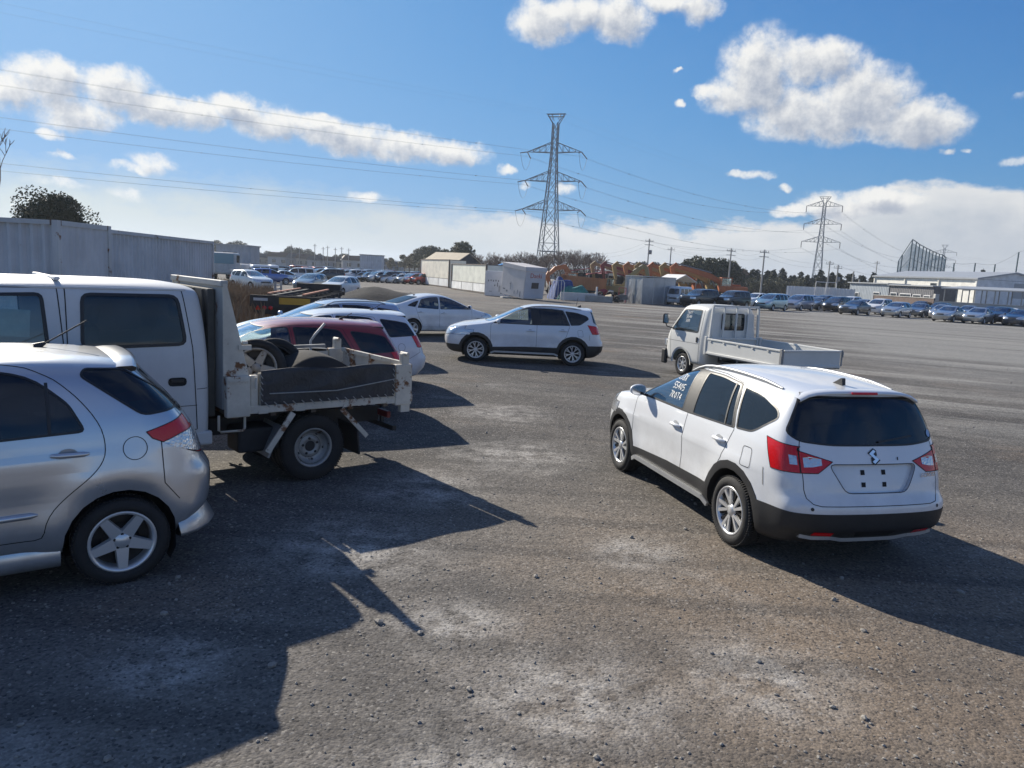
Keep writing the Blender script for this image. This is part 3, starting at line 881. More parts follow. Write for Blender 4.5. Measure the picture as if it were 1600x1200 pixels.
MODELS['wagon'] = dict(
    lat=dict(fx=[2.12, 2.20, 2.26, 2.20, 2.12, 2.04], fz=[.20, .32, .54, .70, .78, .82], rx=[-2.08, -2.14, -2.18, -2.04, -1.82, -1.72], rz=[.26, .38, .68, 1.00, 1.34, 1.46],
             fw=[.62, .66, .69, .67, .62, .56], rw=[.66, .70, .73, .70, .61, .56],
             st=[(1.80, 1.78, .82, .90, .83, .76, .64, .03, .06), (1.35, 1.35, .90, .97, .86, .78, .66, .03, 0), (1.08, .98, .93, 1.04, .86, .78, .68, .02, .14),
                 (.66, .46, .945, 1.28, .86, .70, .58, .03, .10), (.25, .0, .95, 1.45, .86, .66, .53, .035, .08), (-.40, -.42, .965, 1.50, .86, .65, .52, .035, 0),
                 (-1.0, -1.0, .98, 1.50, .86, .64, .52, .03, 0), (-1.5, -1.45, 1.00, 1.485, .855, .63, .52, .02, 0), (-1.90, -1.64, 1.01, 1.47, .82, .62, .52, .02, -.03)],
             zlow=(.18, .31, .60), size=(-2.17, 2.26, .86, .18, 1.51), bulge=(.14, .12), shoulder=.955, sculpt=sculpt_for(1.30, -1.32, .355, -2.17, zs=.76)),
    axle=(1.30, -1.32), track=.75, wheel=(.305, .205, .19, 'plain'), arch=.355, lowr=.0,
    windows=[('front_window', [(1.02, .99), (.30, 1.33), (-.02, 1.40), (-.20, 1.405), (-.25, .975)], [.02, .1, .1, .03, .03], GLASS),
             ('rear_window_pane', [(-.33, .975), (-.28, 1.405), (-.70, 1.40), (-.98, 1.37), (-1.18, 1.00)], [.03, .03, .1, .06, .03], GLASS_D),
             ('quarter_window', [(-1.32, 1.02), (-1.14, 1.36), (-1.48, 1.32), (-1.70, 1.28), (-1.86, 1.05)], [.03, .05, .05, .05, .04], GLASS_D)],
    doors=[('door', [(1.04, .36), (1.04, .97), (.30, 1.36), (-.02, 1.43), (-.23, 1.435), (-.29, .97), (-.29, .36)]),
           ('door', [(-.29, .36), (-.29, .97), (-.23, 1.435), (-.72, 1.43), (-1.03, 1.39), (-1.24, .99), (-1.15, .74), (-.98, .50), (-.96, .36)])],
    screen=[(-.64, 1.03), (.64, 1.03), (.51, 1.40), (-.51, 1.40)], screen_x=(-.05, 1.3),
    tail=[(-.60, 1.06), (.60, 1.06), (.50, 1.37), (-.50, 1.37)], tail_r=.07,
    gate=[(-.62, .60), (.62, .60), (.64, 1.0), (.53, 1.43), (-.53, 1.43), (-.64, 1.0)],
    tl_side=[(-1.78, 1.04), (-1.90, .82), (-2.4, .80), (-2.4, .98), (-1.97, 1.05)], tl_end=[(.46, .82), (.95, .80), (.95, 1.02), (.56, 1.0)],
    hl_side=[(2.4, .62), (2.4, .72), (2.05, .81), (1.62, .88), (1.72, .74), (1.92, .65)], hl_end=[(.46, .60), (.95, .64), (.95, .78), (.60, .76), (.42, .68)],
    handles=[(-.12, .84), (-1.05, .87)], fuel=(-1.55, .82, .0, .075), mirror=(.86, 1.02), spoiler=True, belt=.55)

MODELS['liftback'] = dict(
    lat=dict(fx=[2.12, 2.20, 2.26, 2.20, 2.12, 2.04], fz=[.20, .32, .54, .70, .78, .82], rx=[-2.06, -2.14, -2.19, -2.16, -2.06, -1.98], rz=[.26, .38, .68, .94, 1.08, 1.12],
             fw=[.62, .66, .69, .67, .62, .56], rw=[.66, .70, .72, .68, .62, .56],
             st=[(1.80, 1.78, .82, .88, .83, .76, .64, .03, .06), (1.38, 1.36, .89, .96, .87, .78, .66, .03, 0), (1.16, 1.04, .93, 1.04, .87, .78, .67, .02, .14),
                 (.72, .50, .95, 1.30, .87, .70, .58, .03, .10), (.25, .0, .96, 1.455, .87, .66, .53, .035, .08), (-.35, -.37, .98, 1.49, .87, .64, .51, .035, 0),
                 (-.95, -.95, 1.00, 1.42, .87, .63, .51, .03, 0), (-1.45, -1.42, 1.02, 1.29, .855, .63, .53, .02, 0), (-1.85, -1.80, .99, 1.17, .82, .63, .55, .02, 0)],
             zlow=(.18, .31, .60), size=(-2.16, 2.29, .8725, .18, 1.50), bulge=(.14, .12), shoulder=.955, sculpt=sculpt_for(1.35, -1.35, .355, -2.16, zs=.76)),
    axle=(1.35, -1.35), track=.765, wheel=(.31, .205, .195, 'five'), arch=.355, lowr=.0,
    windows=[('front_window', [(1.06, 1.00), (.30, 1.32), (.0, 1.39), (-.20, 1.395), (-.25, .99)], [.02, .1, .1, .03, .03], GLASS),
             ('rear_window_pane', [(-.33, .99), (-.28, 1.395), (-.60, 1.38), (-.95, 1.31), (-1.15, 1.03)], [.03, .03, .1, .06, .03], GLASS),
             ('quarter_window', [(-1.24, 1.05), (-1.06, 1.27), (-1.30, 1.19), (-1.52, 1.09)], [.03, .05, .05, .04], GLASS_D)],
    doors=[('door', [(1.06, .36), (1.06, .98), (.30, 1.35), (-.02, 1.42), (-.23, 1.425), (-.29, .98), (-.29, .36)]),
           ('door', [(-.29, .36), (-.29, .98), (-.23, 1.425), (-.62, 1.41), (-1.0, 1.335), (-1.22, 1.02), (-1.15, .74), (-1.0, .50), (-.98, .36)])],
    screen=[(-.64, 1.03), (.64, 1.03), (.51, 1.40), (-.51, 1.40)], screen_x=(-.05, 1.4),
    tail=[(-.56, 1.145), (.56, 1.145), (.47, 1.39), (-.47, 1.39)], tail_r=.06, tail_x=(-1.95, -.9),
    gate=[(-.62, .60), (.62, .60), (.64, 1.0), (.53, 1.10), (-.53, 1.10), (-.64, 1.0)],
    tl_side=[(-1.82, .98), (-1.95, .80), (-2.4, .80), (-2.4, 1.0), (-2.0, 1.04)], tl_end=[(.46, .82), (.95, .80), (.95, 1.02), (.56, 1.0)],
    hl_side=[(2.4, .62), (2.4, .72), (2.05, .81), (1.62, .88), (1.72, .74), (1.92, .65)], hl_end=[(.46, .60), (.95, .64), (.95, .78), (.60, .76), (.42, .68)],
    handles=[(-.12, .84), (-1.05, .87)], fuel=None, mirror=(.90, 1.03), lip=True, belt=.55)

def far(base, **kw):
    d = dict(base); d.update(kw); return d
def sc_lat(l, sx, sy, sz, zb=0):
    d = dict(l)
    d['size'] = (l['size'][0] * sx, l['size'][1] * sx, l['size'][2] * sy, l['size'][3], l['size'][4] * sz + zb)
    return d

SINK = []
def build_car(model, name, loc, rz, color, label, cat='car', group=None, metal=False, detail=2, rims=None, body_only=False):
    S = MODELS[model]
    P = PAINT_M if metal else PAINT
    root = empty(name, loc, rz, label, cat, group)
    L = dict(S['lat']); L['level'] = 3 if detail > 2 else 2
    if detail < 2: L.pop('sculpt', None)
    cu = Cutter(lattice(**L))
    r, rim, tw, style = S['wheel']
    if rims: style = rims
    # openings and glass first
    for ax in S['axle']:
        n = 22 if detail > 1 else 10
        cu.side('arch', arch_poly(ax, r + .01, S['arch'], n), .1)
    wi = ('body', 'pillar_trim')
    for pl in S.get('dlo', []): cu.side('pillar_trim', rpoly(pl, [.02, .1, .1, .1, .03, .03, .0], 3), .15)
    for nm, poly, rr, gm in S['windows']:
        cu.side(nm, rpoly(poly, rr, 3 if detail > 1 else 1), .15, wi)
    cu.end('windshield', rpoly(S['screen'], .07, 3 if detail > 1 else 1), True, xlim=S['screen_x'])
    cu.end('rear_window', rpoly(S['tail'], S['tail_r'], 3 if detail > 1 else 1), False, xlim=S.get('tail_x', (-2.6, -1.3)))
    for pl in slabs(S['lens_side']) if S.get('lens_side') else []: cu.side('clear_lens', pl, .25)
    for pl in slabs(S['tl_side']): cu.side('taillight', pl, .3)
    for pl in slabs(S['tl_end']): cu.end('taillight', pl, False, mirror=True, nmin=.05, xlim=(-9, S.get('tl_x', S['lat']['size'][0] + .225)))
    cu.side('headlight', S['hl_side'], .1)
    cu.end('headlight', S['hl_end'], True, mirror=True)
    if S.get('clad'):
        for ax in S['axle']:
            cu.side('cladding', arch_poly(ax, r + .01, S['arch'] + .075, 22), .1)
        cu.side('cladding', [(2.4, .1), (2.4, .44), (1.2, .45), (.8, .455), (-.8, .50), (-1.2, .52), (-1.7, .54), (-2.4, .555), (-2.4, .1)], .02)
        cu.end('rear_cladding', [(-1, .1), (1, .1), (1, .555), (-1, .555)], False, nmin=-.2, xlim=(-3, -1.5))
        cu.end('front_cladding', [(-1, .1), (1, .1), (1, .44), (-1, .44)], True, nmin=-.2, xlim=(1.5, 3))
    if detail > 1:
        if S.get('plate'): cu.end('plate_recess', rpoly(S['plate'], .06, 3), False, nmin=.05)
        cu.end('tailgate', rpoly(S['gate'], [.12, .12, .05, .05, .05, .05], 3), False, nmin=.05)
        for i, (nm, poly) in enumerate(S['doors']):
            for pl in slabs(rpoly(poly, S.get('door_r', .0), 2) if S.get('door_r') else poly): cu.side('door%d' % i, pl, .1)
        cu.end('grille', rpoly([(-.46, .64), (.46, .64), (.40, .74), (-.40, .74)], .04, 2), True, nmin=.3)
        cu.end('intake', rpoly([(-.5, .30), (.5, .30), (.44, .46), (-.44, .46)], .04, 2), True, nmin=.3, within=('body', 'front_cladding'))
    else:
        cu.end('grille', [(-.46, .60), (.46, .60), (.42, .74), (-.42, .74)], True, nmin=.3)
    cu.finish()
    def part(region, nm, mt, parent=root, push=0.0):
        if region not in cu.out: return None
        o = link(nm, cu.mesh(region, mt, push), parent)
        o.color = (*color, 1)
        return o
    body = part('body', 'body', P)
    for nm, poly, rr, gm in S['windows']:
        for sd in 'LR': part(nm + '|' + sd, 'window', gm, push=-.002)
    for sd in 'LR': part('pillar_trim|' + sd, 'window_pillar', BLACK, push=.001)
    part('windshield', 'windshield', GLASS, push=-.002)
    part('rear_window', 'rear_window', GLASS_D, push=-.002)
    for sd in 'LR':
        tl_ = part('taillight|' + sd, 'taillight', RED_L, push=.003)
        part('clear_lens|' + sd, 'clear_lens', WHITE_L, tl_ or root, push=.003)
        part('headlight|' + sd, 'headlight', WHITE_L, push=.003)
    part('grille', 'grille', BLACK, push=-.002)
    part('intake', 'air_intake', BLACK, push=-.002)
    if S.get('clad'):
        for rg in ('cladding|L', 'cladding|R'): part(rg, 'side_cladding', BLACK, push=.004)
        part('rear_cladding', 'rear_bumper', BLACK, push=.004); part('front_cladding', 'front_bumper', BLACK, push=.004)
    doors = {}
    if detail > 1:
        part('tailgate', 'tailgate', P)
        if S.get('plate'):
            part('plate_recess', 'plate_recess', P, push=-.035)
            mb = MB(); cu.walls(mb, 'plate_recess', .038); o = mb.build('recess_rim', worn('shaded_recess_rim', (.5, .52, .56), .4, .1), root)  # blue-grey walls: shading of the recess put into their colour
        for i, (nm, poly) in enumerate(S['doors']):
            for sd in 'LR': doors[i, sd] = part('door%d|%s' % (i, sd), 'door', P)
        reg = ['door%d|%s' % (i, sd) for i in range(2) for sd in 'LR'] + ['tailgate']
        for sd in 'LR':
            for q_, r_ in enumerate([r_ for r_ in reg if r_.endswith(sd)]):
                mb = MB(); cu.seams(mb, [r_], .0065, .0012 + .0004 * q_)
                if mb.v: mb.build('panel_gap', GAP, root)
        mb = MB(); cu.seams(mb, ['tailgate'], .0065, .0012); mb.build('panel_gap', GAP, root)
        wn = ['%s|%s' % (w[0], sd) for w in S['windows'] for sd in 'LR'] + ['windshield', 'rear_window']
        for w_ in wn:
            mb = MB(); cu.seams(mb, [w_], .017, .0025)
            if mb.v: mb.build('window_seal', SEAL, root)
        mb = MB(); cu.seams(mb, ['taillight|L', 'taillight|R', 'headlight|L', 'headlight|R'], .006, .004)
        if mb.v: mb.build('lamp_seal', GAP, root)
        # bonnet line, bumper lines, fuel flap
        mb = MB()
        for sg in (1, -1):
            x0 = S['screen_x'][1]
            cu.strip(mb, [(x0 - .16, .70 * sg), (1.5, .66 * sg), (1.84, .56 * sg)], 'top', .006)
            ra = S['axle'][1] - S['arch'] - .08
            if not S.get('clad'):
                cu.strip(mb, [(S['tl_side'][1][0] - .06, S['tl_side'][1][1] - .03), (S['tl_side'][1][0] - .07, .72), (ra + .06, .58)], 'side', .006, sg=sg)
            else:
                cu.strip(mb, [(-1.72, .85), (ra + .02, .70)], 'side', .006, sg=sg)
        if S['fuel']:
            fx, fz, fw, fh = S['fuel']
            if fw == 0: pts = arch_poly(fx, fz, fh, 24); pts.append(pts[0])
            else:
                pts = rpoly([(fx - fw / 2 - .02, fz - fh / 2), (fx + fw / 2 - .02, fz - fh / 2), (fx + fw / 2, fz + fh / 2), (fx - fw / 2 + .01, fz + fh / 2)], .03, 3); pts.append(pts[0])
            cu.strip(mb, pts, 'side', .005, sg=1, step=.02)
        mb.build('bonnet_gap', GAP, root)
    # wheel housings
    for ax in S['axle']:
        for sg in (1, -1):
            hb = MB(); hb.smooth = True
            h, _ = cu.hit((ax, 3 * sg, r + S['arch'] * .9), (0, -sg, 0))
            y0 = abs(h.y) - .004 if h else S['track'] + .1
            pts = []
            m = 16
            for i in range(m + 1):
                a = R(-32) + (PI + R(64)) * i / m
                hh, _ = cu.hit((ax + S['arch'] * math.cos(a), 3 * sg, max(.23, r + .01 + S['arch'] * math.sin(a))), (0, -sg, 0))
                ye = abs(hh.y) if hh else y0
                pts.append((ax + (S['arch'] + .001) * math.cos(a), r + .01 + (S['arch'] + .001) * math.sin(a), ye))
            vs = [(p[0], p[2] * sg, p[1]) for p in pts] + [(p[0], .46 * sg, p[1]) for p in pts]
            hb.add(vs, [(i, i + 1, m + 2 + i, m + 1 + i) for i in range(m)])
            hb.add([(p[0], .46 * sg, p[1]) for p in pts], [list(range(m + 1))], False)
            hb.build('wheel_housing', GAP, root)
    mats = {'turbine': (ALLOY, ALLOY_D), 'multi': (ALLOY, ALLOY_D), 'five': (ALLOY, ALLOY_D), 'plain': (ALLOY, ALLOY_D)}[style]
    for ax in S['axle']:
        for sg in (1, -1):
            add_wheel(root, ax, sg * (S['track']), r, r, rim, tw, style, mats, sg, n=40 if detail > 1 else 16, tread=detail > 1)
    # mirrors
    mx, mz = S['mirror']
    for sg in (1, -1):
        h, _ = cu.hit((mx, 3 * sg, mz - .03), (0, -sg, 0))
        y = (abs(h.y) if h else .8)
        mb = MB(); mb.smooth = True
        bm = bmesh.new()
        bmesh.ops.create_icosphere(bm, subdivisions=3 if detail > 1 else 2, radius=1)
        for v in bm.verts:
            q = v.co.copy()
            q.x = q.x * .085 if q.x > -.25 else -.25 * .085
            k = 1 - .22 * max(0.0, q.y * sg)
            q.z = math.copysign(abs(q.z) ** .75, q.z); q.y = math.copysign(abs(q.y) ** .8, q.y)
            v.co = Vector((mx + q.x * k, sg * (y + .12) + q.y * .098, mz + .05 + q.z * .066 * k))
        bm.verts.index_update()
        mb.add([v.co for v in bm.verts], [[v.index for v in f.verts] for f in bm.faces], True)
        bm.free()
        mo = mb.build('wing_mirror', P, root); mo.color = (*color, 1)
        mb = MB(); mb.bar((mx + .01, sg * (y - .02), mz - .02), (mx, sg * (y + .10), mz + .02), .05, .03)
        mb.build('mirror_foot', BLACK, mo)
        mb = MB(); mb.add([(mx - .0225, sg * (y + .12) + a * .08, mz + .05 + b * .052) for a, b in rpoly([(-1, -1), (1, -1), (1, 1), (-1, 1)], .6, 2)], [list(range(12))])
        mb.build('mirror_glass', CHROME, mo)
    if detail > 1:
        for i, (hx, hz) in enumerate(S['handles']):
            for sg, sd in ((1, 'L'), (-1, 'R')):
                h, n = cu.hit((hx, 3 * sg, hz), (0, -sg, 0))
                if not h: continue
                mb = MB(); mb.smooth = True
                mb.tube([(hx - .12, h.y + sg * .006, hz), (hx - .09, h.y + sg * .032, hz + .004), (hx + .05, h.y + sg * .034, hz + .006), (hx + .10, h.y + sg * .008, hz + .004)], [.012, .019, .019, .013], 8)
                o = mb.build('door_handle', P, doors.get((i, sd)) or root); o.color = (*color, 1)
                mb = MB(); mb.add([h + n * .0015 + Vector((.062 * math.cos(a), 0, .045 * math.sin(a))) for a in [2 * PI * k / 14 for k in range(14)]], [list(range(14))])
                mb.build('handle_recess', SILVER_TRIM if metal else worn('handle_shade', (.42, .43, .44), .5, .1), o)
    # interior
    if detail > 0:
        mb = MB()
        zb = S['belt']
        mb.box((-.15, 0, .42), (2.6, 1.3, .05))
        mb.box((.92, 0, .88), (.38, 1.36, .18), bev=.06)
        o = mb.build('dashboard', SEAT, root)
        for x, y, w in ((.05, .36, .5), (.05, -.36, .5), (-.85, 0, 1.25)):
            mb = MB(); mb.M = Matrix.Translation((0, 0, zb - .66)); seat(mb, x, y, w); mb.build('seat', SEAT, root)
        mb = MB()
        ring = [(.62 - .06 * math.sin(a), -.36 + .18 * math.cos(a), zb + .30 + .17 * math.sin(a)) for a in [2 * PI * k / 16 for k in range(17)]]
        mb.tube(ring, .016, 5, False); mb.bar((.62, -.36, zb + .30), (.85, -.36, zb + .2), .05)
        mb.build('steering_wheel', SEAT, root)
    return root, cu, body

# ------------------------------------------------------------------ ground
def ground_fn(g, p):
    v = wpos(g)
    sx = g.n('ShaderNodeSeparateXYZ'); g.put(sx.inputs[0], v)
    X, Y = sx.outputs[0], sx.outputs[1]
    big = g.noise(v, .13, 4, .55)
    big2 = g.noise(g.vm('ADD', v, (40, 13, 5)), .22, 5, .6)
    mid = g.noise(v, .8, 6, .62)
    strk = g.noise(g.vm('MULTIPLY', v, (.10, .75, 1)), 1.0, 6, .62)
    rut = g.n('ShaderNodeTexWave', wave_type='BANDS', bands_direction='Y'); g.put(rut.inputs['Vector'], g.vm('MULTIPLY', v, (.22, 1, 1))); rut.inputs['Scale'].default_value = .33; rut.inputs['Distortion'].default_value = 9.0; rut.inputs['Detail'].default_value = 3; rut.inputs['Detail Scale'].default_value = .35
    fine = g.noise(v, 14.0, 4, .7)
    vc = g.n('ShaderNodeTexVoronoi'); g.put(vc.inputs['Vector'], v); vc.inputs['Scale'].default_value = 62
    grit = g.n('ShaderNodeSeparateColor'); g.put(grit.inputs[0], vc.outputs['Color'])
    vc2 = g.n('ShaderNodeTexVoronoi'); g.put(vc2.inputs['Vector'], v); vc2.inputs['Scale'].default_value = 23
    c = g.mix(g.rng(mid, .32, .68), (.105, .099, .093), (.190, .176, .160))
    c = g.mix(g.rng(big, .48, .62, 0, .8), c, (.235, .21, .178))                       # dusty light soil
    c = g.mix(g.m('MULTIPLY', g.rng(big2, .56, .70), g.rng(mid, .3, .6, .3, .8)), c, (.24, .17, .112))   # reddish brown patches
    c = g.mix(g.rng(big2, .40, .28, 0, .75), c, (.075, .072, .072))                      # dark asphalt millings
    c = g.mix(g.m('MULTIPLY', g.rng(strk, .52, .72), .6), c, (.085, .080, .078))         # tyre-swept streaks
    # dark millings spread over the middle of the yard, brown soil trodden through in front
    zone = g.m('MULTIPLY', g.rng(Y, 6.5, 11.5, 0, 1, True), g.rng(Y, 75, 30, 0, 1, True))
    c = g.mix(g.m('MULTIPLY', zone, g.rng(mid, .25, .62, .85, .45)), c, (.052, .051, .052))
    soil = g.m('MULTIPLY', g.rng(g.m('ADD', Y, g.m('MULTIPLY', big2, 4)), 11, 7, 0, 1, True), g.rng(g.m('ADD', X, g.m('MULTIPLY', mid, 2)), .2, 2.4, 0, 1, True))
    c = g.mix(g.m('MULTIPLY', soil, g.rng(mid, .3, .6, .25, .75)), c, (.215, .168, .124))
    # chalky white dust patches
    wp = g.noise(g.vm('ADD', v, (3, 71, 9)), .55, 6, .62)
    wf = g.m('MULTIPLY', g.rng(wp, .60, .72), .5)
    wn = g.noise(v, 3.2, 6, .7)
    for bx, by, br in ((.42, 3.95, .75), (-.1, 3.2, .6), (1.6, 4.3, .6), (-1.35, 6.0, .85), (-.95, 7.9, .8), (.1, 9.6, 1.0), (-1.95, 4.1, .4), (-.3, 4.75, .5), (1.2, 6.3, .5), (-.2, 12.6, 1.0)):
        dd = g.vm('DISTANCE', v, (bx, by, 0))
        q = g.m('MULTIPLY', g.rng(dd, br * 1.3, 0, 0, 1, True), g.rng(wn, .38, .60))
        wf = g.m('MAXIMUM', wf, q)
    c = g.mix(g.m('MULTIPLY', wf, .85), c, (.42, .405, .38))
    c = g.mix(g.m('MULTIPLY', g.rng(rut.outputs['Fac'], .78, .95), g.rng(mid, .4, .6, .15, .5)), c, (.065, .062, .060))
    # pale gravel apron on the right
    ap = g.m('MULTIPLY', g.rng(g.m('ADD', g.m('SUBTRACT', X, g.m('MULTIPLY', Y, .30)), g.m('MULTIPLY', mid, 4)), 4.0, 9.0), g.rng(Y, 14, 30))
    c = g.mix(g.m('MULTIPLY', ap, .85), c, (.27, .27, .26))
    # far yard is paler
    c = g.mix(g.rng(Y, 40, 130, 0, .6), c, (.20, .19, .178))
    # long curved bands of coarse pale gravel swept across the right of the yard
    vr = g.n('ShaderNodeVectorRotate', rotation_type='Z_AXIS'); g.put(vr.inputs['Vector'], v); vr.inputs['Angle'].default_value = R(24)
    bn = g.noise(g.vm('MULTIPLY', vr.outputs[0], (.045, .50, 1)), 1.0, 7, .66, 2.0, .6)
    rgt = g.m('MULTIPLY', g.rng(Y, 10, 17, 0, 1, True), g.rng(g.m('SUBTRACT', X, g.m('MULTIPLY', Y, .05)), 1, 6, .25, 1))
    c = g.mix(g.m('MULTIPLY', g.rng(bn, .50, .62), g.m('MULTIPLY', rgt, .85)), c, (.31, .305, .285))
    c = g.mix(g.m('MULTIPLY', g.rng(bn, .46, .34), g.m('MULTIPLY', rgt, .8)), c, (.085, .078, .072))
    # stones: clods and grains of every size, darker and lighter
    g1 = g.noise(v, 9.0, 3, .7); g2 = g.noise(g.vm('ADD', v, (5, 5, 5)), 34.0, 3, .78)
    gr_ = g.m('ADD', g.m('MULTIPLY', g.m('SUBTRACT', g1, .5), 1.15), g.m('MULTIPLY', g.m('SUBTRACT', g2, .5), 2.3))
    gr_ = g.m('ADD', gr_, g.m('MULTIPLY', g.m('SUBTRACT', grit.outputs[0], .5), .75))
    amp = g.m('MULTIPLY', g.m('MULTIPLY_ADD', g.rng(mid, .35, .65), .35, .75), g.rng(Y, 3.0, 13.0, .52, 1.0))
    k = g.m('MAXIMUM', g.m('MULTIPLY_ADD', gr_, amp, .92), .16)
    c = g.vm('SCALE', c, None, k)
    c = g.mix(g.m('MULTIPLY', g.rng(grit.outputs[1], .92, .98), g.rng(Y, 3, 12, .35, .65)), c, (.40, .38, .35))
    c = g.mix(g.m('MULTIPLY', g.rng(grit.outputs[2], .90, .97), .7), c, (.035, .034, .034))
    c = g.mix(1.0, c, (.97, .96, .945), 'MULTIPLY')
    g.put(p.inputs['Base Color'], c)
    p.inputs['Roughness'].default_value = .95
    p.inputs['Specular IOR Level'].default_value = .25
    h = g.m('ADD', g.m('ADD', g.m('MULTIPLY', g.m('SUBTRACT', 1.0, vc.outputs['Distance']), .35), g.m('MULTIPLY', g1, 1.1)), g.m('ADD', g.m('MULTIPLY', fine, .8), g.m('MULTIPLY', g.m('SUBTRACT', 1.0, vc2.outputs['Distance']), .25)))
    g.put(p.inputs['Normal'], g.bump(h, .6, .016, g.bump(mid, .35, .10)))
GROUND = mat('gravel_ground', ground_fn)
mb = MB(); mb.quad((-7000, -300, 0), (7000, -300, 0), (7000, 12000, 0), (-7000, 12000, 0))
tag(mb.build('ground', GROUND), kind='structure')

# ------------------------------------------------------------------ near cars
WHITE = (.74, .76, .78)
SILVER = (.60, .62, .645)
def decal(cu, parent, name, mt, polys, view, sg=1, push=.004):
    """thin raised marks laid on a body from flat outlines"""
    mb = MB()
    for pl in polys:
        vs = []
        for a, b in pl:
            o, d = ((a, 3 * sg, b), (0, -sg, 0)) if view == 'side' else ((6 * sg, a, b), (-sg, 0, 0))
            h, n = cu.hit(o, d)
            if h is None: break
            vs.append(h + n * push)
        else:
            mb.add(vs, [list(range(len(vs)))])
    return mb.build(name, mt, parent)
def scribble(cu, parent, rows, x0, z0, sg, w=.008, h=.065, dx=.055):
    """marker digits on a side window: rows of characters, each a few strokes in a unit cell"""
    G = {'5': [[(1, 1), (0, 1), (0, .55), (.8, .5), (.9, .1), (0, 0)]], '3': [[(0, 1), (.9, .9), (.4, .55), (.9, .2), (0, 0)]], '8': [[(.5, .5), (0, .8), (.5, 1), (.9, .8), (0, .2), (.5, 0), (.9, .2), (.5, .5)]],
         '0': [[(.5, 0), (0, .5), (.5, 1), (.9, .5), (.5, 0)]], '4': [[(.7, 0), (.7, 1), (0, .35), (1, .35)]], '7': [[(0, 1), (.9, 1), (.3, 0)]], '1': [[(.5, 1), (.5, 0)]], 'S': [[(.9, .9), (.3, 1), (.1, .7), (.8, .4), (.6, 0), (0, .1)]],
         '6': [[(.8, 1), (.1, .5), (.2, 0), (.8, .1), (.7, .45), (.1, .4)]], 'R': [[(0, 0), (0, 1), (.8, .8), (0, .5), (.9, 0)]], 'X': [[(0, 0), (.9, 1)], [(0, 1), (.9, 0)]], '-': [[(0, .5), (.9, .5)]], 'T': [[(0, 1), (1, 1)], [(.5, 1), (.5, 0)]]}
    mb = MB()
    for r, row in enumerate(rows):
        for i, ch in enumerate(row):
            for st in G.get(ch, []):
                pts = [(x0 - sg * (i * dx + a * dx * .72) - .01 * r, z0 - r * h * 1.5 + b * h) for a, b in st]
                cu.strip(mb, pts, 'side', w, .003, sg, .05)
    if mb.v: mb.build('marker_writing', CHALK, parent)

